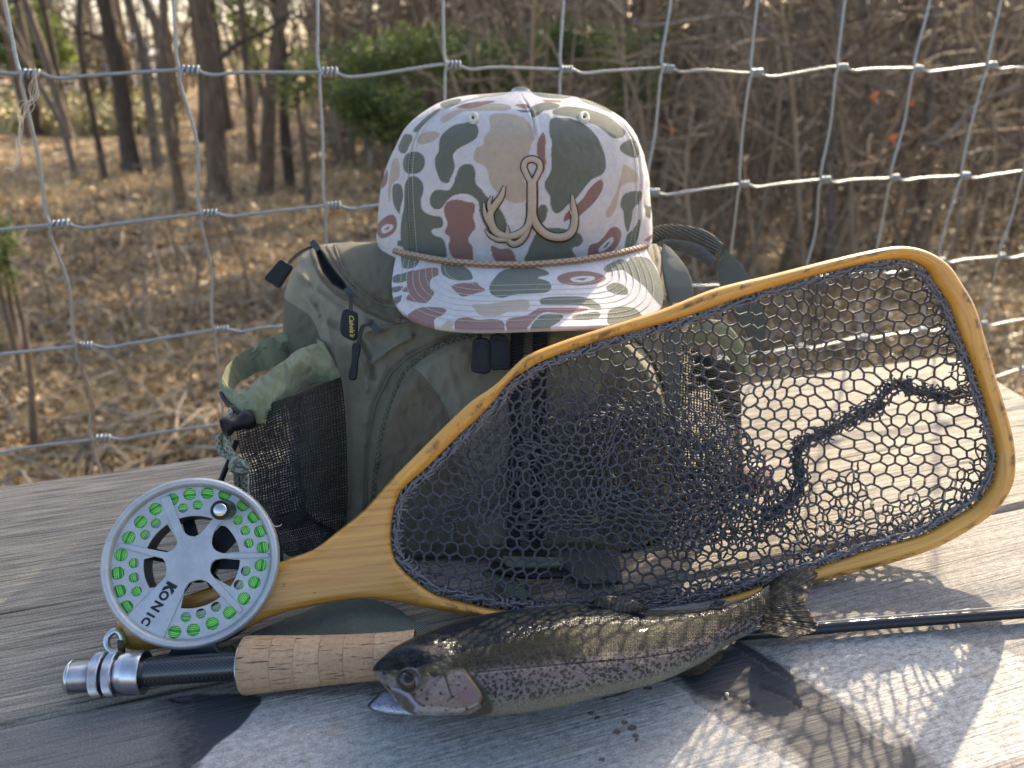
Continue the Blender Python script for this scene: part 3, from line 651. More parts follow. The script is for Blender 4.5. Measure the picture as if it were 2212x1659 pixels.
# brush: crowds of thin stems
def brush(n, d0, d1, x0, x1, h, r, name, mat, seed):
    rn = np.random.default_rng(seed); d = d0 + (d1 - d0) * rn.random(n); x = (x0 + (x1 - x0) * rn.random(n)) * d
    P = [np.stack([x, d, gz(x, d) - .05], 1)]; dr = rn.normal(0, .09, (n, 3)); dr[:, 2] = 1; hh = h * (.35 + .65 * rn.random(n)); val = rn.random(n); mb = MB(); rad = r * (.5 + rn.random(n))
    for k in range(5):
        dr[:, :2] += rn.normal(0, .13, (n, 2)); P.append(P[-1] + dr * (hh / 5)[:, None]); mb.prisms(P[-2], P[-1], rad * (1 - .17 * k), 3, val)
        for rep in range(3):
            q = P[-2] + (P[-1] - P[-2]) * rn.random((n, 1)); dd = rn.normal(0, 1, (n, 3)); dd[:, 2] = np.abs(dd[:, 2]) * .7; e = q + dd * (hh * .06)[:, None]
            mb.prisms(q, e, rad * .4, 3, val); mb.prisms(e, e + (dd + rn.normal(0, .8, (n, 3))) * (hh * .05)[:, None], rad * .3, 3, val)
    return tag(mb.build(name, mat), kind='stuff')
m_br2 = m_leafy('far_brush', (.10, .076, .05), (.36, .28, .185), .85)
brush(480, 4.5, 11, -.05, .95, 2.8, .013, 'thicket_brush', m_br, 1)
brush(1250, 10, 26, -.22, 1.0, 4.4, .034, 'far_thicket', m_br2, 2)
brush(800, 24, 48, -.20, 1.1, 9, .07, 'far_woods', m_br2, 3)
brush(170, 22, 45, -.75, -.20, 9, .06, 'far_left_woods', m_br2, 5)
brush(60, 3.5, 7, -.75, -.1, 1.0, .006, 'left_undergrowth', m_br, 4)

# evergreens
m_ev = m_leafy('evergreen_foliage', (.022, .042, .010), (.19, .25, .06), .5, .35)
m_yl = m_leafy('yellow_green_foliage', (.10, .13, .03), (.34, .38, .12), .5, .35)
def shrub(x, y, D, label, blobs, n, size, mat, seed, name='cedar_shrub'):
    T_ = PD(float(x), float(y), D); base = np.array([T_[0], T_[1], float(gz(T_[0], T_[1]))]); T = thing(name, label, 'shrub', tuple(base))
    mb = MB(); leaf_cloud([(PD(float(a), float(b), D * k), rx * 1.25 * D / FV, rx * D / FV, rz * 1.2 * D / FV, m) for a, b, k, rx, rz, m in blobs], n, size, seed, mb); mb.build('foliage', mat, T, False)
    mb = MB(); top = PD(float(blobs[0][0]), float(blobs[0][1]), D); mb.tube(smooth_path([base, (base + top) / 2 + [.03, 0, 0], top], 12), np.linspace(.03, .008, 12) * D / 5, 7)
    for a, b, k, rx, rz, m in blobs: 
        e = PD(float(a), float(b), D * k); mb.tube([(base * .6 + top * .4), (base * .2 + e * .8) + [0, 0, .05], e], [.012, .008, .004], 5)
    mb.build('stem', BARK['brown'], T)
shrub(850, 230, 5.2, 'dark green cedar shrub left of the cap, between the fence stays', [(840, 250, 1, 75, 60, .5), (800, 140, 1.05, 90, 55, .45), (900, 110, 1.1, 90, 50, .35), (760, 215, .98, 50, 40, .2)], 6500, .019, m_ev, 1)
shrub(1020, 150, 6.0, 'dark green cedar shrub directly above the cap crown', [(1040, 140, 1, 90, 55, .5), (960, 120, 1.05, 70, 55, .35), (1100, 190, 1, 70, 35, .3)], 5500, .020, m_ev, 2)
shrub(1290, 150, 6.0, 'cedar shrub right of the cap top, under the fence wire', [(1290, 110, 1, 100, 48, .5), (1370, 200, 1.03, 60, 45, .3), (1210, 90, 1, 70, 40, .3), (1400, 90, 1.05, 50, 40, .15)], 5500, .020, m_ev, 3)
shrub(640, 160, 7.5, 'thin green tuft beside the dark trunk at the third fence stay', [(635, 190, 1, 40, 45, .5), (660, 150, 1, 35, 45, .4)], 600, .04, m_yl, 4, 'green_shrub')
shrub(-30, 560, 2.6, 'small bright green sprig low at the left edge', [(2, 500, 1, 26, 50, .5), (-8, 580, 1, 32, 60, .5)], 450, .016, m_yl, 5, 'green_shrub')
shrub(40, 110, 18, 'sunny yellow green bush far off at the upper left', [(30, 60, 1, 90, 70, .5), (90, 110, 1.02, 60, 35, .3), (20, 120, 1, 60, 30, .3)], 4200, .10, m_yl, 6, 'green_shrub')
shrub(560, 90, 13, 'olive green bush seen between the two brown trunks', [(545, 90, 1, 50, 70, .5), (520, 30, 1, 45, 50, .4)], 1100, .06, m_yl, 7, 'green_shrub')

# far left: pale panel fence and a house
m_pipe = plain('pale_pipe', (.55, .56, .52), .6)
pf = thing('panel_fence', 'pale wire panel fence far off at the left edge', 'fence', tuple(PZ(60., 290., GZ)))
for k, x in enumerate([-60, 45, 175, 250]):
    b = PZ(float(x), 262 - k * 9., GZ); mb = MB(); mb.tube([b, b + [0, 0, 1.75]], .035, 8); mb.build('fence_post', m_pipe, pf)
a_, b_ = PZ(-60., 262., GZ), PZ(250., 235., GZ)
for z in (.3, .5, .7, .9, 1.1, 1.3, 1.5, 1.7): mb = MB(); mb.tube([a_ + [0, 0, z], b_ + [0, 0, z]], .012, 5); mb.build('rail', m_pipe, pf)
hs = thing('house', 'small grey gabled house far off between the left trunks', 'house', tuple(PD(285., 150., 34)))
c = PD(281., 128., 40); mb = MB(); mb.box(c + [0, 0, -1.6], (.8, 0, 0), (0, 1.6, 0), (0, 0, 1.8)); mb.build('wall', plain('house_wall', (.20, .23, .30), .8), hs, False)
mb = MB(); w0 = c + [0, 0, .2]
mb.add([w0 + [-1., -1.9, 0], w0 + [1., -1.9, 0], w0 + [0, -1.9, 1.0], w0 + [-1., 1.9, 0], w0 + [1., 1.9, 0], w0 + [0, 1.9, 1.0]], [[0, 3, 5, 2], [1, 2, 5, 4], [0, 1, 4, 3]]); mb.F3.append(np.array([[0, 2, 1], [3, 4, 5]]))
mb.build('roof', plain('house_roof', (.16, .18, .23), .8), hs, False)
mb = MB(); mb.box(c + [.4, -1.63, -.9], (.3, 0, 0), (0, .03, 0), (0, 0, .4)); mb.build('window', plain('house_window', (.05, .06, .08), .2), hs, False)
# the sunlit meadow strip far left and orange leaves still hanging
mb = MB(); 
blades(2500, 16, 30, .45, m_leafy('meadow', (.40, .33, .14), (.62, .55, .28), .6), 'meadow_grass', x0=(-.62, -.40), r=.02)
m_or = plain('orange_leaf', (.62, .17, .03), .45)
for k, (x, y, lb) in enumerate([(1890, 205, 'bright orange leaf hanging highest in the right thicket'), (1930, 295, 'orange leaf hanging below the highest one in the right thicket'), (1452, 280, 'orange leaf just right of the cap, left of the thicket'), (1970, 222, 'smaller orange leaf right of the highest one')]):
    c = PD(float(x), float(y), 3.4); s = .022 if k < 2 else .013; mb = MB(); a = np.array([.9, .1, .3]); b = np.array([-.3, .3, .9])
    mb.add([c - a * s, c - b * s * .6, c + a * s * 1.1, c + b * s * .6, c - b * s * 1.7, c + np.array([0, -.4, 0]) * s], [[0, 1, 5, 3], [1, 2, 3, 5]]); mb.F3.append(np.array([[0, 4, 1]]))
    tag(mb.build('orange_leaf', m_or, None, False), lb, 'leaf', 'orange leaves in the thicket')

# ================================================================ CAP
def caster(*objs):
    V = []; F = []; n = 0
    for o in objs:
        me = o.data; c = np.empty(len(me.vertices) * 3); me.vertices.foreach_get('co', c); V += [tuple(v) for v in c.reshape(-1, 3)]
        F += [[i + n for i in p.vertices] for p in me.polygons]; n = len(V)
    b = BVHTree.FromPolygons(V, F)
    def f(pts, off=0.0, fb=None):
        out = []; last = None
        for x, y in pts:
            d = Vector(_ray(float(x), float(y))); dn = d.normalized(); h = b.ray_cast(Vector(CAM), dn)
            if h[0] is not None: p = np.array(h[0]) - np.array(dn) * off; last = float(dep(p))
            else: p = PD(float(x), float(y), fb if last is None else last)
            out.append(p)
        return np.array(out)
    return f
GRN = (.140, .155, .115); BRN = (.300, .155, .128); TAN = (.56, .45, .34); WHT = (.74, .70, .69)
CAMO = [
 ('T', [(850, 290), (930, 275), (1020, 290), (1060, 310), (1100, 360), (1115, 420), (1090, 470), (1075, 540), (1060, 580), (1040, 640), (1065, 720), (1060, 790), (1000, 808), (950, 790), (930, 760), (880, 735), (850, 690), (840, 640), (820, 590), (760, 560), (752, 520), (770, 480), (810, 465), (815, 420), (850, 370)]),
 ('T', [(560, 300), (640, 260), (740, 230), (860, 218), (950, 225), (975, 245), (940, 262), (850, 262), (760, 262), (680, 270), (620, 310), (570, 332)]),
 ('T', [(420, 415), (480, 385), (550, 392), (540, 420), (490, 450), (430, 458)]),
 ('T', [(1640, 580), (1680, 600), (1720, 630), (1725, 680), (1660, 690), (1620, 720), (1610, 780), (1590, 850), (1550, 895), (1535, 870), (1570, 800), (1600, 740), (1625, 650)]),
 ('T', [(270, 560), (300, 540), (315, 600), (310, 660), (270, 700), (255, 800), (245, 750), (255, 640)]),
 ('T', [(780, 160), (860, 148), (960, 148), (900, 175), (790, 180)]),
 ('G', [(690, 335), (730, 328), (770, 345), (782, 380), (770, 420), (730, 450), (680, 475), (645, 500), (630, 530), (640, 580), (635, 620), (620, 650), (600, 690), (560, 680), (540, 640), (525, 590), (525, 540), (545, 500), (548, 450), (560, 410), (600, 370), (640, 345)]),
 ('G', [(700, 578), (740, 580), (762, 620), (765, 690), (800, 730), (830, 770), (870, 800), (920, 860), (950, 930), (955, 990), (930, 1010), (880, 1000), (830, 960), (800, 900), (785, 850), (780, 800), (740, 765), (690, 752), (630, 765), (590, 800), (560, 840), (520, 843), (495, 815), (495, 770), (520, 735), (560, 728), (600, 735), (630, 700), (650, 640), (670, 595)]),
 ('G', [(380, 650), (420, 655), (450, 690), (455, 740), (440, 790), (450, 850), (500, 880), (560, 890), (572, 930), (560, 955), (520, 960), (500, 970), (520, 1000), (570, 1020), (590, 1080), (580, 1150), (480, 1140), (400, 1120), (340, 1085), (320, 1010), (325, 900), (340, 830), (345, 700)]),
 ('G', [(345, 400), (385, 405), (388, 430), (370, 470), (350, 510), (320, 510), (305, 480), (320, 440)]),
 ('G', [(370, 510), (420, 505), (455, 530), (463, 575), (440, 620), (400, 635), (350, 625), (333, 580), (345, 530)]),
 ('G', [(1210, 310), (1270, 302), (1340, 310), (1420, 350), (1480, 410), (1510, 470), (1530, 530), (1535, 600), (1510, 640), (1450, 670), (1400, 730), (1360, 780), (1310, 820), (1270, 860), (1235, 868), (1210, 830), (1205, 770), (1180, 730), (1172, 690), (1200, 640), (1215, 590), (1210, 520), (1215, 450), (1200, 380)]),
 ('G', [(1230, 255), (1300, 235), (1400, 245), (1480, 265), (1560, 300), (1640, 370), (1650, 400), (1620, 425), (1570, 420), (1530, 385), (1480, 350), (1400, 320), (1340, 300), (1260, 290), (1220, 275)]),
 ('G', [(1640, 450), (1690, 430), (1720, 450), (1735, 500), (1720, 540), (1670, 530), (1625, 500), (1620, 475)]),
 ('G', [(1150, 820), (1180, 822), (1190, 850), (1180, 900), (1160, 925), (1135, 915), (1128, 870), (1135, 840)]),
 ('G', [(1150, 960), (1230, 955), (1310, 965), (1380, 990), (1400, 1030), (1380, 1060), (1335, 1080), (1360, 1140), (1280, 1170), (1065, 1170), (1075, 1090), (1100, 1030), (1120, 990)]),
 ('G', [(1640, 760), (1700, 738), (1750, 745), (1740, 800), (1700, 840), (1690, 900), (1665, 980), (1645, 920), (1640, 860), (1622, 820)]),
 ('G', [(1100, 235), (1180, 210), (1260, 225), (1240, 250), (1170, 262), (1130, 290), (1100, 300), (1090, 265)]),
 ('G', [(1100, 150), (1220, 136), (1340, 150), (1320, 185), (1250, 190), (1150, 180)]),
 ('G', [(275, 705), (320, 700), (335, 760), (320, 830), (310, 870), (275, 800)]),
 ('G', [(560, 215), (650, 190), (680, 200), (640, 225), (570, 245)]), ('G', [(395, 375), (450, 315), (520, 260), (560, 250), (480, 320), (420, 385)]),
 ('G', [(1000, 255), (1100, 258), (1095, 270), (1040, 272)]), ('G', [(1370, 175), (1440, 185), (1530, 230), (1570, 275), (1480, 240), (1400, 210)]),
 ('G', [(1660, 1000), (1700, 960), (1740, 900), (1730, 1000), (1700, 1060), (1650, 1080)]), ('G', [(1768, 820), (1805, 830), (1800, 900), (1770, 890)]),
 ('G', [(300, 1030), (325, 1030), (345, 1075), (300, 1060)]),
 ('B', [(600, 800), (650, 787), (710, 800), (755, 810), (760, 850), (750, 890), (765, 950), (740, 985), (720, 1030), (745, 1070), (748, 1150), (700, 1155), (640, 1140), (605, 1080), (610, 1010), (580, 985), (598, 930), (580, 880), (580, 830)]),
 ('B', [(855, 1062), (910, 1080), (975, 1085), (1005, 1160), (950, 1160), (880, 1150)]),
 ('B', [(1165, 390), (1180, 430), (1175, 500), (1180, 570), (1165, 630), (1150, 600), (1140, 560), (1128, 510), (1130, 450), (1150, 405)]),
 ('B', [(1500, 670), (1520, 690), (1510, 740), (1470, 800), (1420, 850), (1370, 890), (1320, 905), (1285, 915), (1300, 870), (1350, 830), (1400, 780), (1440, 720)]),
 ('B', [(1430, 1120), (1440, 1060), (1490, 1040), (1530, 1000), (1560, 960), (1600, 950), (1625, 980), (1620, 1030), (1590, 1080), (1540, 1115), (1480, 1125)]),
 ('W', [(1490, 1085), (1530, 1040), (1570, 1010), (1582, 1030), (1550, 1070), (1508, 1100)]), ('G', [(1515, 1075), (1550, 1038), (1560, 1042), (1535, 1072)]),
 ('B', [(180, 940), (210, 905), (250, 880), (280, 880), (298, 920), (290, 970), (250, 1005), (205, 1015), (178, 985)]),
 ('W', [(205, 960), (230, 935), (265, 935), (277, 950), (250, 978), (215, 988)]), ('G', [(222, 962), (258, 944), (245, 967)]),
 ('B', [(650, 240), (720, 215), (830, 203), (880, 205), (820, 225), (740, 245)]), ('B', [(1000, 225), (1060, 222), (1085, 240), (1070, 250), (1020, 240)]),
 ('B', [(1150, 195), (1270, 200), (1270, 212), (1180, 210)]), ('B', [(1760, 1030), (1810, 990), (1818, 1010), (1790, 1040)]), ('B', [(225, 640), (243, 610), (240, 680), (215, 720), (205, 700)]),
]
BRIM = [
 ('G', [(870, 1260), (930, 1205), (1050, 1190), (1160, 1200), (1200, 1230), (1130, 1250), (1190, 1270), (1213, 1300), (1190, 1335), (1100, 1345), (1000, 1350), (920, 1370), (860, 1350), (845, 1310)]),
 ('G', [(570, 1160), (650, 1170), (720, 1200), (748, 1250), (720, 1265), (640, 1265), (580, 1240), (560, 1210)]),
 ('G', [(330, 1110), (400, 1120), (430, 1150), (400, 1190), (340, 1195), (325, 1170)]),
 ('G', [(280, 1240), (350, 1220), (395, 1205), (400, 1220), (350, 1270), (280, 1280)]), ('G', [(265, 1310), (325, 1300), (332, 1315), (300, 1335), (265, 1335)]), ('G', [(275, 1370), (330, 1352), (320, 1390), (285, 1415)]),
 ('G', [(1150, 1375), (1250, 1362), (1400, 1365), (1480, 1395), (1510, 1430), (1480, 1440), (1380, 1415), (1250, 1415), (1160, 1410)]),
 ('G', [(1340, 1480), (1480, 1450), (1500, 1480), (1440, 1500), (1360, 1500)]), ('G', [(1560, 1440), (1640, 1420), (1720, 1440), (1750, 1490), (1700, 1530), (1560, 1530), (1545, 1480)]),
 ('G', [(1130, 1490), (1180, 1465), (1280, 1470), (1260, 1510), (1180, 1550), (1090, 1550)]), ('G', [(1530, 1185), (1620, 1140), (1660, 1165), (1650, 1200), (1590, 1210), (1540, 1220)]),
 ('G', [(1540, 1300), (1600, 1280), (1660, 1310), (1660, 1350), (1600, 1350), (1550, 1330)]), ('G', [(1690, 1130), (1790, 1140), (1850, 1230), (1885, 1330), (1870, 1420), (1800, 1350), (1760, 1300), (1660, 1220), (1640, 1200)]),
 ('B', [(350, 1260), (400, 1210), (530, 1190), (545, 1230), (500, 1260), (495, 1310), (520, 1340), (480, 1395), (440, 1400), (355, 1380), (370, 1340), (330, 1330), (360, 1290)]),
 ('B', [(625, 1295), (760, 1278), (790, 1300), (822, 1325), (760, 1345), (690, 1362), (660, 1345)]),
 ('B', [(1255, 1240), (1330, 1215), (1430, 1212), (1510, 1230), (1537, 1255), (1500, 1280), (1400, 1297), (1300, 1290), (1255, 1270)]),
 ('W', [(1330, 1252), (1400, 1240), (1465, 1245), (1462, 1264), (1400, 1277), (1340, 1272)]), ('G', [(1350, 1258), (1430, 1250), (1400, 1268)]),
 ('B', [(360, 1470), (430, 1430), (530, 1425), (590, 1440), (570, 1470), (520, 1500), (515, 1560), (400, 1550), (340, 1500)]),
 ('B', [(650, 1500), (720, 1485), (780, 1500), (860, 1495), (925, 1510), (920, 1570), (650, 1570)]),
 ('B', [(950, 1550), (960, 1495), (1060, 1475), (1120, 1440), (1160, 1430), (1400, 1430), (1420, 1445), (1300, 1465), (1180, 1455), (1120, 1490), (1060, 1550)]),
 ('T', [(745, 1410), (850, 1405), (960, 1385), (1050, 1378), (1085, 1400), (1070, 1440), (960, 1450), (900, 1475), (800, 1475), (760, 1440)]), ('T', [(540, 1560), (600, 1500), (640, 1510), (620, 1560)]),
]
def paint(V, table):
    px, py = proj(V); c = np.tile(np.array(WHT), (len(V), 1)); dc = {'G': GRN, 'B': BRN, 'T': TAN, 'W': WHT}
    for k, pl in table:
        P = C1(pl); lo = P.min(0) - 4; hi = P.max(0) + 4; m = (px > lo[0]) & (px < hi[0]) & (py > lo[1]) & (py < hi[1])
        if len(pl) > 4: P = smooth_path(P, 90, True)
        w_ = sm(sdf(P, px[m], py[m]), -.5, .5)[:, None]; c[m] = c[m] * (1 - w_) + np.array(dc[k]) * w_
    return c
def m_cloth(name, fine=1500, depth=.0003):
    t = NT(name, .88, 0, .25); v = t.coord('Object'); col = t.attr('Col', 'Color')
    tw = t.n('ShaderNodeSeparateXYZ'); t.l(v, tw.inputs[0])
    d = t.math('SINE', t.math('MULTIPLY', t.math('ADD', t.math('ADD', tw.outputs[0], tw.outputs[2]), tw.outputs[1]), fine * 3))
    nz = t.noise(v, 220, 4, .6)
    c = t.mix(t.ramp(nz, [(.3, .22), (.7, 0)]), col, (.25, .22, .2))
    return t.fin(c, None, t.bump(t.math('ADD', t.math('MULTIPLY', d, .35), t.math('ADD', nz, t.math('MULTIPLY', t.noise(v, 35, 3), 2.0))), depth * 2.2, .9), Sheen_Weight=.25)
M_CAP = m_cloth('camo_cotton')
cap = thing('cap', 'camouflage cap with a brown braided rope and an embroidered fish hook, sitting on the backpack', 'cap', (0.003, .64, .17))
zs = [.158, .170, .1767, .2041, .2259, .2503, .2637, .2734, .2784, .2810, .2818]; aa = [.1070, .1085, .1089, .106, .1006, .0903, .077, .0595, .041, .0144, .001]
bf = [.074, .075, .076, .078, .077, .071, .0615, .048, .033, .012, .001]
xc = [1111, 1111, 1111, 1112, 1115, 1120, 1120, 1117, 1118, 1125, 1125]
tt = np.linspace(0, 1, len(zs)); nr = 300; Lz = np.r_[0, np.cumsum(np.hypot(np.diff(zs), np.diff(aa)))]; Lz /= Lz[-1]
from_ = lambda a: smooth_path(np.stack([Lz, a], 1), 400)
def cr(a):
    q = smooth_path(np.stack([Lz, np.array(a) * (1 if max(a) < 5 else 1e-4)], 1), 500); return np.interp(np.linspace(0, 1, nr), q[:, 0], q[:, 1]) * (1 if max(a) < 5 else 1e4)
Z_, A_, B_, X_ = cr(zs), cr(aa), cr(bf), cr(xc); YC = .636
nph = 860; ph = np.arange(nph) * 2 * np.pi / nph; pw = 2 / 2.15
cx = (X_ - 1106) / FV * .62; c_, s_ = np.cos(ph), np.sin(ph)
x = cx[:, None] + A_[:, None] * (np.sign(c_) * np.abs(c_)**pw)[None]; y = YC + np.where(s_ < 0, B_[:, None], B_[:, None] * 1.15) * (np.sign(s_) * np.abs(s_)**pw)[None]; z = np.broadcast_to(Z_[:, None], x.shape).copy()
P = np.stack([x, y, z], -1)
# the foot of the crown dips at the sides and back; gentle dents and puckers
fr = np.clip(-s_, 0, 1)[None]
low = np.clip((.19 - Z_) / .03, 0, 1)[:, None]; P[..., 2] += low * (.006 * fr - .002)
nrm = np.stack([np.broadcast_to(c_[None], x.shape), np.broadcast_to(s_[None], x.shape), np.zeros_like(x)], -1)
ppx, ppy = proj(P)
def linedist(line, px, py):
    L = C1(line) if True else line; d = np.full(px.shape, 1e9)
    for a, b in zip(L[:-1], L[1:]):
        q = b - a; t_ = np.clip(((px - a[0]) * q[0] + (py - a[1]) * q[1]) / (q @ q), 0, 1); d = np.minimum(d, np.hypot(px - a[0] - t_ * q[0], py - a[1] - t_ * q[1]))
    return d
SEAMS = [[(385, 1110), (372, 900), (365, 700), (370, 560), (395, 450), (450, 350), (560, 265), (700, 205), (850, 172), (985, 160)],
         [(1700, 1080), (1730, 900), (1738, 700), (1728, 540), (1700, 430), (1620, 310), (1500, 225), (1350, 185), (1200, 165), (1085, 155)],
         [(1033, 165), (1065, 215), (1095, 275), (1110, 340), (1118, 400)]]
disp = .0011 * fnoise(ppx / 45, ppy / 60, 21) + .0003 * fnoise(ppx / 9, ppy / 14, 23) + .0012 * fnoise(ppx / 130, ppy / 90, 22)
for k, s in enumerate(SEAMS):
    d = linedist(s, ppx, ppy); disp = disp + np.where(fr > .02, -.0014 * np.exp(-(d / 1.6)**2) + .0007 * np.exp(-((d - 5) / 4)**2), 0) * (1.6 if k == 2 else 1)
# horizontal buckram edge across the front
P = P + nrm * disp[..., None]
Vc = P.reshape(-1, 3); crown = mesh('crown', Vc, gridF(nr, nph, False, True), M_CAP, cap, True, None, paint(Vc, CAMO))
# brim
rope = C1([(285, 1092), (340, 1106), (400, 1118), (500, 1138), (600, 1152), (725, 1164), (850, 1172), (975, 1174), (1100, 1172), (1200, 1165), (1300, 1156), (1400, 1143), (1500, 1127), (1580, 1112), (1650, 1096), (1720, 1078), (1772, 1064)])
bo = C1([(298, 1118), (285, 1160), (275, 1220), (268, 1280), (270, 1330), (282, 1375), (300, 1410), (335, 1448), (380, 1480), (440, 1508), (520, 1530), (600, 1543), (700, 1551), (800, 1553), (900, 1551), (1050, 1546), (1200, 1541), (1350, 1538), (1500, 1533), (1620, 1528), (1700, 1519), (1760, 1502), (1810, 1474), (1848, 1440), (1868, 1400), (1877, 1360), (1873, 1310), (1858, 1250), (1835, 1190), (1805, 1140), (1780, 1100)])
ns, ntt = 620, 170; Rt = smooth_path(rope, ns); Ot = smooth_path(bo, ns)
# pair the root and the outline by share of length, sides slower at the corners
u_ = (Rt[:, 0] - 1111) / 300; Dr = .622 - .083 * (1 - np.abs(np.clip(u_, -1, 1))**2.3)**(1 / 2.0) + .002
sarc = np.linspace(0, 1, ns); Do = Dr[0] + (Dr[-1] - Dr[0]) * sarc - .098 * np.sin(np.pi * sarc)**.75
t_ = np.linspace(0, 1, ntt)[None, :, None]
top = Rt[:, None] * (1 - t_) + Ot[:, None] * t_; Dt = Dr[:, None] * (1 - t_[..., 0]) + Do[:, None] * t_[..., 0]
Pt = PD(top[..., 0], top[..., 1], Dt + .0006 * fnoise(top[..., 0] / 70, top[..., 1] / 40, 31))
Pt[..., 2] += 0.0
Pb = Pt[:, ::-1] - np.array([0, 0, .0030]); edge = (np.linspace(1, 0, ntt)**.5)[None]
ringB = np.concatenate([Pt, Pb], 1)
Vb = ringB.reshape(-1, 3); cb = paint(Vb, BRIM)
brim = mesh('brim', Vb, gridF(ns, 2 * ntt, False, True), M_CAP, cap, True, None, cb)
on_crown = caster(crown); on_brim = caster(brim)
# rope: braided
def m_braid(name, a, b, k=900, bump=.0007):
    t = NT(name, .85, 0, .3); so = t.attr('uvr', 'Vector'); s = t.n('ShaderNodeSeparateXYZ'); t.l(so, s.inputs[0])
    w1 = t.math('SINE', t.math('ADD', t.math('MULTIPLY', s.outputs[0], k), t.math('MULTIPLY', s.outputs[1], 3)))
    w2 = t.math('SINE', t.math('SUBTRACT', t.math('MULTIPLY', s.outputs[0], k), t.math('MULTIPLY', s.outputs[1], 3)))
    h = t.math('MAXIMUM', w1, w2); c = t.mix(t.ramp(h, [(0, 0), (.9, 1)]), a, b)
    return t.fin(c, None, t.bump(h, bump, 1))
def braided(name, P, r, mat, parent, sides=14, n=None):
    P = np.asarray(P); L = np.r_[0, np.cumsum(np.linalg.norm(np.diff(P, axis=0), axis=1))]
    mb = MB(); mb.tube(P, r, sides, caps=False); V = mb.V[0]
    uv = np.stack([np.repeat(L, sides), np.tile(np.arange(sides) * 2 * np.pi / sides, len(P)), np.zeros(len(V))], 1)
    i0 = len(V); V2 = np.vstack([V, P[:1], P[-1:]]); F = gridF(len(P), sides, False, True).tolist()
    F += [[(k + 1) % sides, k, i0] for k in range(sides)] + [[i0 - sides + k, i0 - sides + (k + 1) % sides, i0 + 1] for k in range(sides)]
    return mesh(name, V2, F, mat, parent, True, {'uvr': np.vstack([uv, uv[:1], uv[-1:]])})
m_rope = m_braid('tan_braid', (.37, .26, .175), (.46, .335, .235), 1300)
Dp = np.interp(np.arange(140), np.linspace(0, 139, ns), Dr); Rp = resamp(Rt, 140)
braided('rope', PD(Rp[:, 0], Rp[:, 1], Dp - .0035), .0023, m_rope, cap)
# button, eyelets
bc = PD(1125., 195., .622); mb = MB(); lathe(mb, bc + [0, 0, -.003], (0, -.15, 1), [(-.003, .001), (-.002, .0072), (.001, .0082), (.0035, .0070), (.005, .0045), (.0057, .0005)], 40)
Vv = np.vstack(mb.V); bx, by = proj(Vv); wc = sm(by, 191, 194)[:, None] * (1 - sm(by, 199, 203)[:, None]); mb.build('button', M_CAP, cap, True, np.array(GRN) * (1 - wc) + np.array(WHT) * wc)
m_thr = plain('cream_thread', (.60, .58, .46), .8, 0, 900, .3, .0002)
m_dark = plain('dark_hole', (.03, .03, .028), .8)
for ex_, ey_ in ((750, 306), (1405, 302)):
    th = np.linspace(0, 2 * np.pi, 30, endpoint=False); q = C1([(ex_ + 20 * math.cos(a), ey_ + 22 * math.sin(a)) for a in th]); mb = MB(); mb.tube(on_crown(q, .0004), .0019, 8, closed=True); 
    for a in th[::1]: 
        qq = on_crown(C1([(ex_ + 8 * math.cos(a), ey_ + 9 * math.sin(a)), (ex_ + 22 * math.cos(a), ey_ + 24 * math.sin(a)), (ex_ + 32 * math.cos(a), ey_ + 34 * math.sin(a))]), .0009); qq[1] -= .0012 * (_ray(*C1([(ex_, ey_)])[0])); mb.tube(qq, .0004, 4)
    e = mb.build('eyelet', m_thr, cap); mb = MB(); c0 = on_crown(C1([(ex_, ey_)]), .0012)[0]; lathe(mb, c0, CAM - c0, [(0, .0013), (.0006, .0013), (.0007, .0001)], 12); mb.build('hole', m_dark, e)
def dashes(path, on, r, off, L=4.2, gap=1.6):
    Q = resamp(path, step=.7); mb = MB(); i = 0; nL, nG = int(L / .7), int(gap / .7) + 1; H = on(Q, off)
    while i + nL < len(Q):
        seg = H[i:i + nL + 1:2]
        if np.abs(np.diff(seg, axis=0)).max() < .01: mb.tube(seg, r, 4)
        i += nL + nG
    return mb
mbs = MB(); 
def merge(a, b):
    for V in b.V: pass
    off = a.n
    a.V += b.V; a.A += b.A; a.F4 += [f + off for f in b.F4]; a.F3 += [f + off for f in b.F3]; a.n += b.n
for s, dx in ((0, 0), (0, 32), (1, -2), (1, -26)):
    q = C1(SEAMS[s]); q = smooth_path(q, 60); q[:, 0] += dx * .3646 * np.linspace(1, .0, 60)**.5 * (1 if s == 0 else 1); merge(mbs, dashes(q, on_crown, .00028, .0004))
tag(mbs.build('crown_stitching', m_thr, cap), kind='stuff')
mbs = MB(); ctr = np.array([1128., 548.])
for f in (.42, .49, .56, .63, .70, .77, .84, .90):
    q = ctr + (Ot - ctr) * [0.30 + .70 * f if f < 1 else 1, f]; ry = np.interp(q[:, 0], Rt[:, 0], Rt[:, 1]); q = q[(q[:, 1] > ry + 5)]
    if len(q) > 20: merge(mbs, dashes(q, on_brim, .00028, .0003))
tag(mbs.build('brim_stitching', m_thr, cap), kind='stuff')
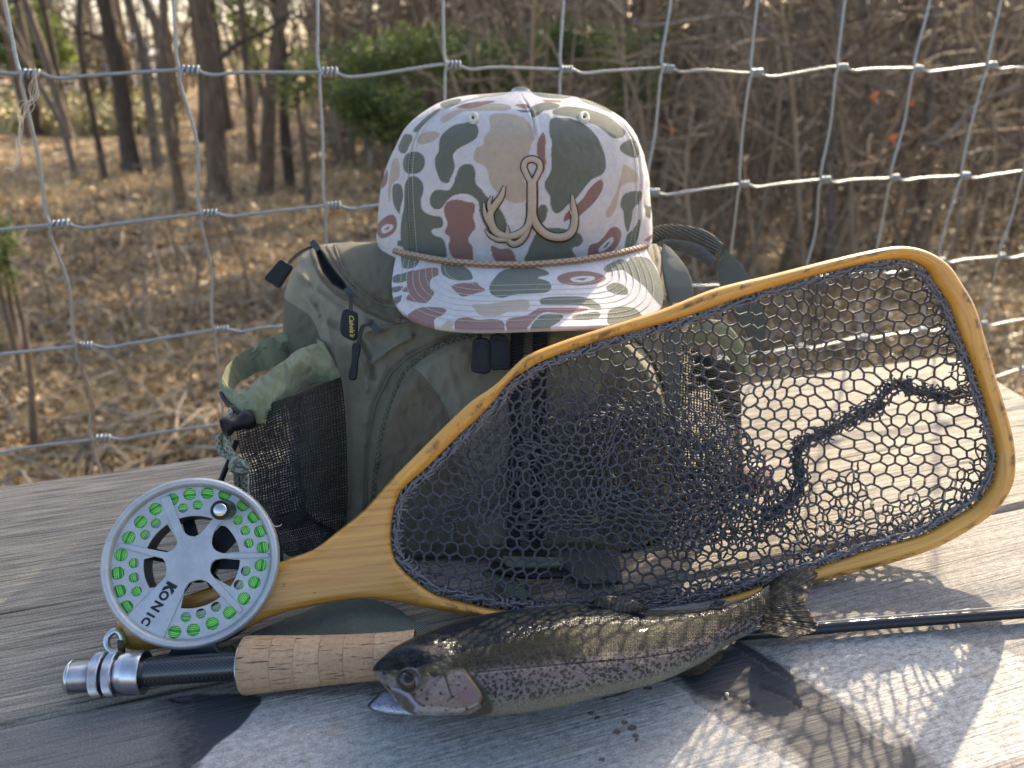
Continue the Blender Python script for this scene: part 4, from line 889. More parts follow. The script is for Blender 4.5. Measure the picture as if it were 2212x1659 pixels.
# embroidered hook with antler tines
m_emb = NT('bronze_thread', .45, 0, .6); v = m_emb.coord('Object'); _f = m_emb.noise(m_emb.coord('Object', (400, 400, 2500)), 1, 2); m_emb = m_emb.fin(m_emb.mix(_f, (.34, .26, .18), (.62, .50, .37)), None, m_emb.bump(_f, .0006, 1), Sheen_Weight=.4)
m_out = plain('dark_thread', (.06, .042, .032), .8)
HK = [([(1098, 880), (1098, 800), (1098, 720), (1098, 668)], [24, 26, 26, 24], 'shank'),
      ([(1088, 680), (1062, 630), (1050, 592), (1062, 560), (1098, 548), (1134, 562), (1146, 595), (1134, 632), (1108, 680)], [15] * 9, 'eye'),
      ([(1102, 850), (1108, 900), (1135, 950), (1175, 988), (1225, 1008), (1285, 1008), (1330, 980), (1348, 930), (1350, 870), (1342, 820), (1336, 760)], [20, 22, 22, 22, 22, 23, 22, 20, 17, 14, 5], 'right hook'),
      ([(1348, 890), (1332, 868), (1322, 850)], [10, 8, 3], 'barb'),
      ([(1092, 850), (1088, 900), (1070, 950), (1030, 985), (980, 1002), (920, 998), (875, 965), (856, 920), (852, 870), (880, 820), (915, 770), (936, 705)], [20, 20, 19, 19, 19, 20, 21, 20, 18, 18, 15, 5], 'antler beam'),
      ([(856, 860), (846, 815), (850, 790), (862, 764)], [15, 14, 10, 4], 'tine'), ([(856, 940), (832, 900), (818, 860), (812, 808)], [15, 13, 10, 4], 'tine'),
      ([(955, 1022), (900, 1022), (850, 1000), (820, 962)], [16, 15, 11, 4], 'tine'),
      ([(1078, 930), (1062, 985), (1035, 1025), (1000, 1048), (970, 1040), (955, 1000), (952, 938)], [14, 17, 18, 18, 16, 13, 4], 'small hook')]
mb = MB(); mo = MB()
for pts, rs, _ in HK:
    q = smooth_path(C1(pts), 46); rr = np.interp(np.linspace(0, 1, 46), np.linspace(0, 1, len(rs)), rs) * 1.16 * .3646 / FV * .56
    H_ = on_crown(q, .0006); nv = (CAM - H_[len(H_) // 2]); nv = nv / np.linalg.norm(nv)
    mb.tube(H_ + nv * .0008, rr * .88, 10, flat=.75, up=nv); mo.tube(H_ - nv * .0002, rr * 1.14 + .0003, 8, flat=.45, up=nv)
hk = mb.build('hook_embroidery', m_emb, cap); mo.build('embroidery_border', m_out, hk)

# ================================================================ BACKPACK
pack = thing('backpack', 'olive green hiking pack with black zip pulls and mesh side pockets, standing under the cap', 'backpack', (0, .62, 0))
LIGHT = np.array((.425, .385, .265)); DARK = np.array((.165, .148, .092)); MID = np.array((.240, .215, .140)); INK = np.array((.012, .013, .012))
def m_fabric(name, kl=3.2, kc=6.2):
    t = NT(name, .8, 0, .35); so = t.attr('uvp', 'Vector'); s = t.n('ShaderNodeSeparateXYZ'); t.l(so, s.inputs[0])
    def weave(k):
        q = 2 * math.pi / k
        a = t.math('SINE', t.math('MULTIPLY', t.math('ADD', s.outputs[0], t.math('MULTIPLY', s.outputs[1], .35)), q))
        b = t.math('SINE', t.math('MULTIPLY', t.math('SUBTRACT', s.outputs[1], t.math('MULTIPLY', s.outputs[0], .35)), q * 1.3))
        return t.math('MULTIPLY', a, b)
    wl, wc = weave(kl), weave(kc); cs = t.attr('coarse'); col = t.attr('Col', 'Color')
    f = t.math('ADD', t.math('MULTIPLY', wc, cs), t.math('MULTIPLY', wl, t.math('SUBTRACT', 1.0, cs)))
    c = t.mix(t.ramp(t.math('ADD', t.math('MULTIPLY', f, .5), .5), [(.25, 0), (.6, 1)]), t.mix(1.0, col, t.mix(cs, (.72, .72, .71), (.34, .33, .31)), 'MULTIPLY'), col)
    c = t.mix(t.ramp(t.noise(t.coord('Object'), 28, 4), [(.4, 0), (.75, .22)]), c, (.24, .215, .17))
    return t.fin(c, None, t.bump(f, .0004, 1.0), Sheen_Weight=.05)
M_FAB = m_fabric('pack_nylon')
yr = [523, 526, 531, 540, 556, 575, 600, 640, 700, 780, 880, 1000, 1120, 1185, 1208, 1216]
xl = [760, 715, 690, 668, 648, 640, 626, 614, 611, 613, 622, 632, 650, 672, 695, 730]
xr_ = [1380, 1410, 1425, 1436, 1458, 1477, 1490, 1496, 1497, 1492, 1482, 1472, 1462, 1450, 1435, 1410]
Df = [.655, .64, .628, .615, .600, .588, .576, .563, .552, .545, .540, .538, .536, .533, .534, .540]
Db = [.66, .668, .675, .685, .70, .71, .72, .72, .72, .71, .70, .69, .68, .66, .65, .63]
N1 = 420; yc = np.linspace(yr[0], yr[-1], N1) ; yc = np.interp(np.linspace(0, 1, N1), [0, .08, 1], [523, 545, 1216])
def ci(a):
    q = smooth_path(np.stack([yr, np.array(a) * (1000 if max(a) < 5 else 1)], 1), 600); return np.interp(yc, q[:, 0], q[:, 1]) / (1000 if max(a) < 5 else 1)
XL, XR, DF, DB = ci(xl), ci(xr_), ci(Df), ci(Db)
M1 = 900; ph = (np.arange(M1)) * 2 * np.pi / M1
# twice as many columns on the front half
ph = np.concatenate([np.linspace(np.pi, 2 * np.pi, 620, endpoint=False), np.linspace(0, np.pi, 160, endpoint=False)]); M1 = len(ph)
c_, s_ = np.cos(ph), np.sin(ph); pwx = .62
px = ((XL + XR) / 2)[:, None] + ((XR - XL) / 2)[:, None] * (np.sign(c_) * np.abs(c_)**.72)[None]; py = np.broadcast_to(yc[:, None], px.shape).copy()
bulge = (np.sign(s_) * np.abs(s_)**.62)[None]; Dm = ((DF + DB) / 2)[:, None]
D = Dm + np.where(bulge < 0, bulge * (Dm - DF[:, None]), bulge * (DB[:, None] - Dm))
front = (s_ < -.02)[None] & np.ones_like(px, bool)
POCK = [(800, 1225), (790, 1090), (793, 1000), (812, 910), (850, 835), (900, 778), (960, 737), (1030, 714), (1150, 702), (1290, 706), (1370, 730), (1425, 795), (1450, 870), (1460, 965), (1450, 1225)]
sp = sdf(POCK, px, py); D -= np.where(front, .016 * sm(sp, -3, 26) + .002 * np.exp(-((sp - 4) / 5)**2), 0)
sd_l = sdf(C2([(790, 100), (1090, 80), (1400, 60), (1500, 480), (1250, 480), (1160, 470), (1050, 450), (900, 335), (830, 210)]), px, py)
D -= np.where(front, .004 * sm(sd_l, -2, 14), 0)
# the unzipped mouth at the upper left
MOUTH = C2([(684, 118), (722, 140), (762, 205), (806, 268), (862, 335), (880, 375), (850, 382), (785, 345), (730, 275), (698, 205), (680, 150)])
smo = sdf(MOUTH, px, py); D += np.where(front, .022 * sm(smo, -2, 9), 0)
wr = lambda line, w, a: a * np.exp(-(linedist2(C2(line), px, py) / w)**2)
def linedist2(L, px, py):
    d = np.full(px.shape, 1e9)
    for a, b in zip(L[:-1], L[1:]):
        q = b - a; t_ = np.clip(((px - a[0]) * q[0] + (py - a[1]) * q[1]) / (q @ q), 0, 1); d = np.minimum(d, np.hypot(px - a[0] - t_ * q[0], py - a[1] - t_ * q[1]))
    return d
fold = wr([(560, 250), (650, 330), (720, 440), (760, 620), (800, 780), (860, 980), (870, 1300), (870, 1655)], 9, -.004) + wr([(960, 680), (1010, 780), (1030, 900)], 6, .005) + wr([(900, 700), (960, 830), (990, 960)], 7, -.004) \
    + wr([(1000, 620), (1200, 590), (1350, 570)], 6, -.003) + wr([(1020, 800), (1130, 720), (1250, 650)], 6, -.004) + wr([(700, 470), (740, 560), (830, 600)], 8, .003) + wr([(650, 350), (760, 420), (860, 480)], 7, .003) + wr([(620, 420), (700, 520)], 6, -.003)
D += np.where(front, fold * 1.35 + .0036 * fnoise(px / 45, py / 60, 41) + .0018 * fnoise(px / 14, py / 22, 43), .004 * fnoise(px / 60, py / 60, 42))
P = PD(px, py, D); P[..., 2] = np.maximum(P[..., 2], .0015)
V = P.reshape(-1, 3); qx, qy = px.ravel(), py.ravel(); col = np.tile(LIGHT, (len(V), 1)); coarse = np.zeros(len(V))
def area(poly, c, cs, w=.7, c2=True):
    L = C2(poly) if c2 else np.array(poly, float); m = sm(sdf(L, qx, qy), -w, w); global col, coarse
    col = col * (1 - m[:, None]) + np.asarray(c) * m[:, None]; coarse = coarse * (1 - m) + cs * m
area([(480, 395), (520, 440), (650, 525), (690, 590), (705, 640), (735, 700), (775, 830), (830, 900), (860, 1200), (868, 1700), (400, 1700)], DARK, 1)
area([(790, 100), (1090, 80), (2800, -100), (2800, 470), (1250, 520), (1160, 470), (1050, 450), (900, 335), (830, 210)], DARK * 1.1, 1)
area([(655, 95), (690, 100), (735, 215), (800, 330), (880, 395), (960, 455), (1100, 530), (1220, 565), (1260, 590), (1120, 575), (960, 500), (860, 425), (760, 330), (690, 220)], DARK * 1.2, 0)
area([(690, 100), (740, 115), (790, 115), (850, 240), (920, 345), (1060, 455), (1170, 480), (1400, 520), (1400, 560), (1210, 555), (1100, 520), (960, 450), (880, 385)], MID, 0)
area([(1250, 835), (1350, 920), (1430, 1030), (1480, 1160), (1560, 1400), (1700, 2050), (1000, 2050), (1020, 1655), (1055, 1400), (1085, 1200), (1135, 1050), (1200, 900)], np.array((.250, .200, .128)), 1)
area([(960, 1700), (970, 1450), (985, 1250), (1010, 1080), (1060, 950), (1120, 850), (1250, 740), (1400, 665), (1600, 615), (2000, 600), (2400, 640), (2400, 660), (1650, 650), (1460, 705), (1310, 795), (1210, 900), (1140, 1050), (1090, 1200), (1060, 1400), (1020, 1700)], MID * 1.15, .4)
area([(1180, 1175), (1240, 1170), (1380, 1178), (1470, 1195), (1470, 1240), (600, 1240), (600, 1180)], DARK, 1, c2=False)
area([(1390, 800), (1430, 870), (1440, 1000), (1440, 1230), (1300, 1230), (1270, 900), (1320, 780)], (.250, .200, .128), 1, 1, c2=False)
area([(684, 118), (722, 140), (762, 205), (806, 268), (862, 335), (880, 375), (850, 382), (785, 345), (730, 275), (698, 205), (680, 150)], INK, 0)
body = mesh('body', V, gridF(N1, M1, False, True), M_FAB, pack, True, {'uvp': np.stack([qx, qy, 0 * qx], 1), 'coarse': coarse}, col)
on_body = caster(body)
# cap the top and the bottom of the sack
mb = MB(); 
for row, rev in ((0, 1), (N1 - 1, 0)):
    ring = P[row]; c0 = ring.mean(0); V2 = np.vstack([ring, c0[None]]); i = np.arange(M1); f = np.stack([i, (i + 1) % M1, np.full(M1, M1)], 1); mb.add(V2, f[:, ::-1] if rev else f)
mb.build('lining', plain('pack_lining', tuple(DARK), .8), pack)

M_BLK = plain('black_rubber', (.010, .0105, .011), .45, 0, 300, .3, .0002, spec=.3)
M_BRN = plain('dark_cord', (.030, .028, .024), .7, 0, 600, .3, .0003)
M_ZT = plain('zip_tape', (.13, .11, .075), .8, 0, 500, .25, .0003)
M_TEETH = plain('zip_teeth', (.20, .155, .10), .5, 0, 500, .2)
M_PIPE = m_braid('piping', (.12, .112, .075), (.17, .16, .11), 1600, .0008)
def zipteeth(name, path, step, w_, off, ln=1.0):
    Q = resamp(path, step=step); H_ = on_body(Q, off); mb = MB()
    for i in range(1, len(H_) - 1):
        T = H_[i + 1] - H_[i - 1]; T /= np.linalg.norm(T) + 1e-9; nv = CAM - H_[i]; nv /= np.linalg.norm(nv); sdv = np.cross(T, nv); sdv /= np.linalg.norm(sdv) + 1e-9
        mb.box(H_[i], T * step / FV * .54 * .30, sdv * w_ / FV * .54 * .5 * ln, nv * .0005)
    return tag(mb.build(name, M_TEETH, pack, False), kind='stuff')
def strip(name, path, w_, off, mat, flat=.25, par=None, sides=8):
    Q = resamp(path, step=3); H_ = on_body(Q, off); nv = CAM - H_[len(H_) // 2]; nv /= np.linalg.norm(nv); mb = MB(); mb.tube(H_, w_ / 2 / FV * .54, sides, flat=flat, up=nv); return mb.build(name, mat, par or pack)
ZA = smooth_path(C2([(1640, 606), (1550, 628), (1420, 662), (1250, 738), (1120, 845), (1055, 960), (1008, 1080), (985, 1250), (976, 1450), (968, 1700)]), 160)
ZB = smooth_path(C2([(1640, 636), (1450, 695), (1300, 785), (1200, 890), (1135, 1040), (1085, 1200), (1050, 1400), (1020, 1655), (1000, 1760)]), 160)
ZAr = np.array([(1300, 716), (1345, 722), (1382, 742), (1415, 790), (1438, 850), (1452, 920), (1455, 1000), (1455, 1120)], float)
zipteeth('front_zip_teeth', ZA, 2.3, 6, .0006); strip('front_zip_flap', ZA + [7.5, 4], 8, .0006, M_ZT, .3)
H_ = on_body(resamp(ZB, step=2.5), .0008); braided('front_piping', H_, .0019, M_PIPE, pack, 10)
H_ = on_body(resamp(smooth_path(ZAr, 60), step=2.5), .0008); braided('right_piping', H_, .0019, M_PIPE, pack, 10)
strip('panel_seam', smooth_path(C2([(1250, 838), (1300, 870), (1350, 925), (1430, 1040), (1482, 1165), (1500, 1250)]), 60), 2.6, .0006, plain('khaki_seam', (.15, .13, .08), .8), .6)
def stitchline(name, pts, par=None, c2=True):
    q = smooth_path(C2(pts) if c2 else np.array(pts, float), 80); return tag(dashes(q, on_body, .0002, .0006, 3.2, 1.6).build(name, plain('olive_thread', (.26, .22, .13), .8), par or pack), kind='stuff')
stitchline('seam_stitching', [(1020, 645), (1120, 612), (1250, 585)]); stitchline('seam_stitching', [(1262, 850), (1345, 935), (1420, 1040), (1470, 1165)])
stitchline('seam_stitching', [(868, 1000), (872, 1200), (876, 1450), (880, 1650)]); stitchline('seam_stitching', [(640, 330), (720, 455), (768, 620), (800, 760)]); stitchline('seam_stitching', [(1655, 660), (1470, 715), (1325, 805), (1230, 905), (1160, 1060), (1112, 1210), (1085, 1400)])
# top zip: two rows part round the open mouth, meeting at the second slider
ZL = smooth_path(C2([(662, 135), (678, 200), (712, 280), (770, 358), (838, 412), (900, 440)]), 60); ZR_ = smooth_path(C2([(745, 118), (785, 180), (830, 255), (878, 325), (912, 385), (925, 420)]), 60); ZM = smooth_path(C2([(905, 420), (960, 462), (1060, 515), (1150, 548), (1240, 565)]), 60)
for k, (q, w_) in enumerate(((ZL, 6.5), (ZR_, 6.5), (ZM, 10))): zipteeth('top_zip_teeth', q, 2.6, w_, .0014); strip('top_zip_tape', q, 11, .0004, M_ZT, .2)
strip('lid_piping', smooth_path(C2([(795, 110), (835, 215), (900, 330), (1040, 445), (1165, 490)]), 60), 5, .0008, M_ZT, .8)
ZS = smooth_path(C2([(1040, 600), (1120, 575), (1250, 560)]), 20); zipteeth('small_zip_teeth', ZS, 2.2, 5, .001)
strip('small_zip_flap', ZS + [3, 7], 7, .0008, plain('flap_cloth', (.12, .11, .08), .8), .35)
# right-hand upright zip beside the brim
ZV = smooth_path(np.array([(1407, 518), (1416, 545), (1419, 575), (1414, 605), (1402, 640)], float), 40); zipteeth('side_zip_teeth', ZV, 2.6, 7, .0012); strip('side_zip_tape', ZV, 16, .0003, M_ZT, .25); strip('side_piping', ZV + [13, 0], 6, .001, M_ZT, .8)

def plate_px(name, poly, D, thick, mat, parent, bevel=.0006, rnd=True, ndir=None, n=60, c2=True):
    """small solid plate facing the viewer side, outline surveyed at depth D"""
    L = C2(poly) if c2 else np.array(poly, float)
    if rnd: L = smooth_path(L, n, True)
    c = L.mean(0); o = PD(c[0], c[1], D); ex = np.array([1., 0, 0]); ey = np.array([0, ST, CT])
    if ndir is not None:
        ez = np.asarray(ndir, float); ez /= np.linalg.norm(ez); ex = np.cross([0, 0, 1.], ez); ex /= np.linalg.norm(ex); ey = np.cross(ez, ex)
        ez_ = ez; Wp = []
        for x, y in L:
            r = _ray(x, y); k = ((o - CAM) @ ez_) / (r @ ez_); p = CAM + r * k - o; Wp.append((p @ ex, p @ ey))
        L2 = Wp
    else: L2 = [((x - c[0]) / FV * D, -(y - c[1]) / FV * D) for x, y in L]
    a = sum(L2[i][0] * L2[(i + 1) % len(L2)][1] - L2[(i + 1) % len(L2)][0] * L2[i][1] for i in range(len(L2)))
    if a < 0: L2 = L2[::-1]
    return curve_plate(name, [L2], o, ex, ey, thick, bevel, mat, parent)
def quadpoly(q, n=5):
    """rounded outline through corner points"""
    q = np.array(q, float); out = []
    for i in range(len(q)):
        a, b = q[i], q[(i + 1) % len(q)]; out += [a * .88 + b * .12, a * .5 + b * .5, a * .12 + b * .88]
    return out
def cord_px(name, pts, Ds, r, mat, parent, n=30, c2=True, sides=8):
    q = C2(pts) if c2 else np.array(pts, float); P = PD(q[:, 0], q[:, 1], np.array(Ds)); mb = MB(); mb.tube(smooth_path(P, n), r, sides); return mb.build(name, mat, parent)
# pull tabs
tabs = [('outer end', [(480, 192), (556, 240), (470, 368), (378, 308)], .585, [(672, 118), (640, 128), (590, 155), (545, 195), (525, 225)], [.60, .597, .593, .588, .585], .0035),
        ('lettered', [(852, 495), (925, 508), (935, 560), (925, 668), (868, 660), (832, 615)], .538, [(888, 395), (893, 430), (893, 470), (893, 510)], [.552, .545, .541, .5375], .0040),
        ('thin', [(905, 698), (952, 700), (938, 800), (926, 902), (880, 896), (899, 800)], .531, [(1015, 552), (1000, 578), (965, 590), (948, 640), (938, 700)], [.548, .541, .537, .534, .531], .0028),
        ('left of the pair', [(1624, 668), (1710, 670), (1722, 760), (1718, 860), (1660, 868), (1608, 850), (1614, 760)], .512, [(1650, 600), (1655, 640), (1664, 680)], [.52, .515, .512], .0035),
        ('right of the pair', [(1725, 646), (1812, 648), (1826, 740), (1832, 838), (1780, 848), (1724, 842), (1722, 740)], .512, [(1770, 590), (1768, 620), (1768, 655)], [.52, .515, .512], .0035)]
tabo = {}
for nm, q, D_, cp, cD, th in tabs:
    pts = quadpoly(q) if len(q) <= 4 else q
    o = plate_px('zip_pull', pts, D_, th, M_BLK, pack, .0009, True); o['label'] = 'black rubber zip pull, ' + nm; tabo[nm] = o
    for dx in (-7, 7): cord_px('pull_cord', [(a + dx, b) for a, b in cp], cD, .0007, M_BRN, o)
    if nm in ('left of the pair', 'right of the pair', 'thin', 'outer end'):
        c = np.array(q, float).mean(0); plate_px('raised_face', [tuple(c + (np.array(a) - c) * .72) for a in pts], D_ - th / 2 - .0002, .0007, M_BLK, o, .0002)
M_SL = plain('zip_slider', (.05, .055, .06), .3, .8)
for c, D_ in (((682, 112), .600), ((888, 392), .553), ((1035, 596), .548)):
    p = C2([c])[0]; P0 = PD(p[0], p[1], D_); nv = CAM - P0; nv /= np.linalg.norm(nv); mb = MB(); e = np.array([.55, 0, -.8]); e -= nv * (e @ nv); e /= np.linalg.norm(e); f = np.cross(nv, e)
    mb.box(P0, e * .0042, f * .0024, nv * .0016); mb.box(P0 + nv * .0025 + e * .001, e * .0026, f * .0009, nv * .0012); mb.build('zip_slider', M_SL, pack, False)
# lettering on the black tab and the stitched name low on the front (yellow)
M_GOLD = plain('gold_print', (.62, .50, .12), .6)
p = C2([(884, 522)])[0]; o_ = PD(p[0], p[1], .538 - .0024); ax = np.array([.04, 0, -1.]); ax /= np.linalg.norm(ax); nv = np.array([0, -CT, ST]); ex = ax - nv * (ax @ nv); ex /= np.linalg.norm(ex); ey = np.cross(nv, ex)
text_mesh('lettering', "Cabela's", .0044, o_, ex, ey, .0001, M_GOLD, tabo['lettered'], .35, .00004)
p = (1258, 1136); o_ = on_body([p], .0022)[0]; q_ = on_body([(1400, 1094)], .0022)[0]; ex = q_ - o_; ex /= np.linalg.norm(ex); nv = CAM - o_; nv /= np.linalg.norm(nv); ey = np.cross(nv, ex); ey /= np.linalg.norm(ey)
text_mesh('embroidered_name', "Cabela's", .0105, o_, ex, ey, .0006, M_GOLD, pack, .35, .0002)
# upright webbing down the front
M_WEB = m_braid('black_webbing', (.010, .012, .014), (.035, .040, .044), 2600, .0003)
def web_strip(name, x0, x1, ys, mat, off=.0018):
    A_ = on_body([(x0 + (y - ys[0]) * -.02, y) for y in ys], off); B_ = on_body([(x1 + (y - ys[0]) * -.02, y) for y in ys], off)
    n = len(ys); nv = np.array([0, -.0012, .0004]); m_ = 8; f = np.linspace(0, 1, m_)[None, :, None]
    T_ = A_[:, None] * (1 - f) + B_[:, None] * f + nv; Bk = (T_ - nv)[:, ::-1]; R_ = np.concatenate([T_, Bk], 1)
    L = np.r_[0, np.cumsum(np.linalg.norm(np.diff(A_, axis=0), axis=1))]; uv = np.stack([np.repeat(L, 2 * m_), np.tile(np.linspace(0, 2, 2 * m_), n), np.zeros(n * 2 * m_)], 1)
    return mesh(name, R_.reshape(-1, 3), gridF(n, 2 * m_, False, True), mat, pack, True, {'uvr': uv})
ys = np.linspace(702, 1190, 60); web_strip('webbing', 1104, 1132, ys, M_WEB); web_strip('webbing', 1152, 1182, ys, M_WEB); web_strip('webbing', 1131, 1153, ys, m_braid('grey_webbing', (.05, .05, .045), (.14, .135, .115), 2600, .0003), .0015)

# ---- side pockets
M_CUFF = m_cloth('pocket_cuff', 2200, .0003); CUFFC = np.array((.330, .350, .185))
def cuff(name, rim, low, inn, nU=220):
    A_ = smooth_path(np.array([tuple(C2([(a, b)])[0]) + (d * 1000,) for a, b, d in low], float), nU, True); B_ = smooth_path(np.array([tuple(C2([(a, b)])[0]) + (d * 1000,) for a, b, d in rim], float), nU, True)
    # match by index from the same start
    rows_ = []
    for f in np.linspace(0, 1, 40): rows_.append((A_ * (1 - f) + B_ * f, math.sin(f * math.pi)))
    G = np.array([r_[0] for r_ in rows_]); bl = np.array([r_[1] for r_ in rows_])
    u = np.arange(nU)[None] * 1.0; f = np.linspace(0, 1, 40)[:, None]
    ctr = B_.mean(0); rad = (G[..., :2] - ctr[:2]); rad = rad / (np.linalg.norm(rad, axis=-1, keepdims=True) + 1e-9)
    wob = 2.4 * np.sin(u * .33 + 2 * f) + 4.5 * fnoise(u / 9, f * 2.2 + 0 * u, 51)
    Gx = G[..., 0] + rad[..., 0] * bl[:, None] * 3 + wob * .5 * bl[:, None]; Gy = G[..., 1] + wob * .5; Gd = G[..., 2] / 1000 - bl[:, None] * .004 + .0035 * fnoise(u / 7, f * 3 + 0 * u, 52) + .0012 * fnoise(u / 2.6, f * 4 + 0 * u, 54)
    out = PD(Gx, Gy, Gd)
    tgt = PD(np.full(nU, ctr[0]), np.full(nU, ctr[1] + 45), B_[:, 2].mean() / 1000); inner = [out[-1] * (1 - g_) + (out[-1] + (out[0] - out[-1]) * .9 + (tgt - out[-1]) * .22) * g_ for g_ in np.linspace(.05, 1, 18)]
    Gs = np.concatenate([out, np.array(inner)], 0); V = Gs.reshape(-1, 3); n_ = len(Gs)
    o = mesh(name, V, gridF(n_, nU, False, True), M_CUFF, pack, True, None, np.tile(CUFFC, (len(V), 1)) * (1 + .04 * fnoise(np.tile(np.arange(nU) / 8., n_), np.repeat(np.arange(n_) / 5., nU), 53))[:, None]); return o
cuff('pocket_cuff', [(135, 885, .53), (190, 790, .55), (300, 712, .57), (420, 650, .585), (500, 628, .595), (600, 640, .60), (735, 690, .552), (650, 700, .535), (560, 745, .522), (450, 828, .512), (350, 900, .508), (240, 965, .512), (150, 940, .52)],
     [(122, 985, .53), (190, 910, .56), (300, 850, .58), (420, 800, .59), (500, 780, .60), (620, 800, .60), (835, 888, .548), (640, 935, .534), (545, 1005, .518), (455, 1108, .506), (350, 1167, .502), (262, 1135, .506), (170, 1050, .518)], None)
def pocket_net(name, left, right, DL, DM, DR, cell, mat, r=.00033, bul=.0, seed=1, wav=5.0):
    """knotless mesh cloth between two edge lines"""
    L = smooth_path(np.array(left, float), 200); Rg = smooth_path(np.array(right, float), 200)
    hgt = np.linalg.norm(np.diff(L, axis=0), axis=1).sum(); wid = np.abs(Rg[:, 0] - L[:, 0]).mean(); nv_ = int(hgt / cell); nu_ = int(wid / cell)
    k = np.linspace(0, 199, nv_).astype(int); f = np.linspace(0, 1, nu_ + 1)
    x = L[k, 0][:, None] * (1 - f) + Rg[k, 0][:, None] * f; y = L[k, 1][:, None] * (1 - f) + Rg[k, 1][:, None] * f
    D_ = (DL * (1 - f) + DR * f) - 4 * f * (1 - f) * ((DL + DR) / 2 - DM); D_ = np.broadcast_to(D_[None], x.shape) + .003 * fnoise(x / 30, y / 50, seed)
    x = x + wav * fnoise(x / 40, y / 30, seed + 1) * (np.minimum(f, 1 - f) * 6).clip(0, 1)[None]; y = y + wav * .5 * fnoise(x / 25, y / 35, seed + 2)
    x = x + RNG.normal(0, .35, x.shape); y = y + RNG.normal(0, .35, x.shape)
    P = PD(x, y, D_); P[..., 2] = np.maximum(P[..., 2], .002)
    mb = MB(); mb.prisms(P[:-1].reshape(-1, 3), P[1:].reshape(-1, 3), r, 4, 0.0); mb.prisms(P[:, :-1].reshape(-1, 3), P[:, 1:].reshape(-1, 3), r, 4, 0.0)
    return tag(mb.build(name, mat, pack), kind='stuff')
M_MESH = plain('black_mesh', (.011, .012, .013), .6)
Lp = [(516, 900), (512, 930), (520, 975), (538, 1020), (541, 1060), (552, 1110), (575, 1150), (625, 1205)]; Rp_ = [(735, 815), (742, 860), (745, 900), (748, 960), (749, 1020), (750, 1060), (748, 1100), (742, 1190)]
mid_t = [(516, 895), (560, 916), (600, 905), (640, 860), (690, 830), (735, 815)]
pocket_net('pocket_mesh', Lp, [(x, y) for x, y in Rp_], .525, .500, .535, 5.4, M_MESH, .00042, seed=61)
pocket_net('pocket_back_mesh', [(a + 14, b + 4) for a, b in Lp], Rp_, .56, .575, .56, 7.0, M_MESH, .00036, seed=66)
strip_ = lambda nm, pts, Ds, r, mat, par=None: cord_px(nm, pts, Ds, r, mat, par or pack, 40, False)
M_PARA = m_braid('paracord', (.22, .23, .17), (.36, .37, .28), 1500, .0006)
# drawcord, knot, cord lock
def brd(name, pts, Ds, r, par, n=50):
    q = C2(pts); return braided(name, smooth_path(PD(q[:, 0], q[:, 1], np.array(Ds)), n), r, M_PARA, par, 12)
p0 = C2([(150, 1187)])[0]; c0 = PD(p0[0], p0[1], .492); ax = np.array([.75, .62, .05]); mb = MB(); lathe(mb, c0, ax, [(-.0002, .0005), (0, .0030), (.0006, .0040), (-.0012, .0050), (-.0012, .0058), (.0012, .0062), (.0028, .0056), (.004, .0044), (.010, .0048), (.0125, .006), (.017, .006), (.018, .0045), (.018, .0004)], 36)
lock = mb.build('cord_lock', M_BLK, pack)
brd('drawcord', [(190, 1075), (180, 1110), (165, 1150)], [.508, .503, .501], .0019, lock)
brd('drawcord', [(115, 1225), (112, 1290), (135, 1340), (185, 1370), (230, 1385)], [.500, .498, .496, .494, .493], .0020, lock)
brd('drawcord', [(165, 1245), (160, 1280), (180, 1330), (215, 1370)], [.497, .493, .492, .492], .0020, lock)
kn = C2([(232, 1392)])[0]; 
kp = []
for a in np.linspace(0, 2 * np.pi * 2.6, 70): kp.append((232 + 34 * math.cos(a) + 6 * math.sin(2.3 * a), 1400 + 30 * math.sin(a * 1.0 + .6) + a * 2.2, .492 + .0035 * math.sin(a * 1.5)))
q = C2([(a, b) for a, b, c in kp]); braided('cord_knot', PD(q[:, 0], q[:, 1], np.array([c for _, _, c in kp])), .0027, M_PARA, lock, 12)
brd('drawcord', [(215, 1450), (222, 1520), (235, 1600), (250, 1700)], [.494, .497, .502, .51], .0021, lock); brd('drawcord', [(262, 1450), (262, 1530), (262, 1600), (275, 1700)], [.493, .496, .50, .51], .0021, lock)
cord_px('side_strap', [(215, 1270), (180, 1370), (150, 1440), (118, 1520)], [.512, .506, .5, .492], .0018, M_BLK, pack)
cord_px('elastic_edge', [(125, 985), (150, 1035), (200, 1085), (245, 1115)], [.522, .514, .505, .501], .0013, M_BLK, pack)

# right-hand pocket seen through the net, handle and shoulder strap
TR2 = tf(.191, 1324.9, 489.6)
def sweep(name, pts, Ds, w0, thick, mat, par=None, twist=None, n=60, col=None, up=(0, -CT, ST)):
    q = np.array(pts, float); P = smooth_path(PD(q[:, 0], q[:, 1], np.array(Ds)), n); mb = MB(); r = np.interp(np.linspace(0, 1, n), np.linspace(0, 1, len(w0)), w0) / 2 / FV * np.mean(Ds)
    mb.tube(P, r, 16, flat=thick, up=up); V = np.vstack(mb.V); return mb.build(name, mat, par or pack, True, None if col is None else np.tile(col, (len(V), 1)))
sweep('right_pocket_cuff', [(1482, 742), (1505, 722), (1535, 712), (1562, 722), (1586, 752), (1604, 792), (1618, 815)], [.575, .572, .572, .577, .585, .595, .60], [26, 40, 44, 42, 40, 34, 22], .35, M_CUFF, None, col=CUFFC)
Lr = [(1470, 745), (1470, 820), (1468, 900), (1466, 980), (1462, 1060), (1460, 1120)]; Rr = [(1590, 790), (1597, 840), (1600, 900), (1602, 960), (1600, 1030), (1575, 1100)]
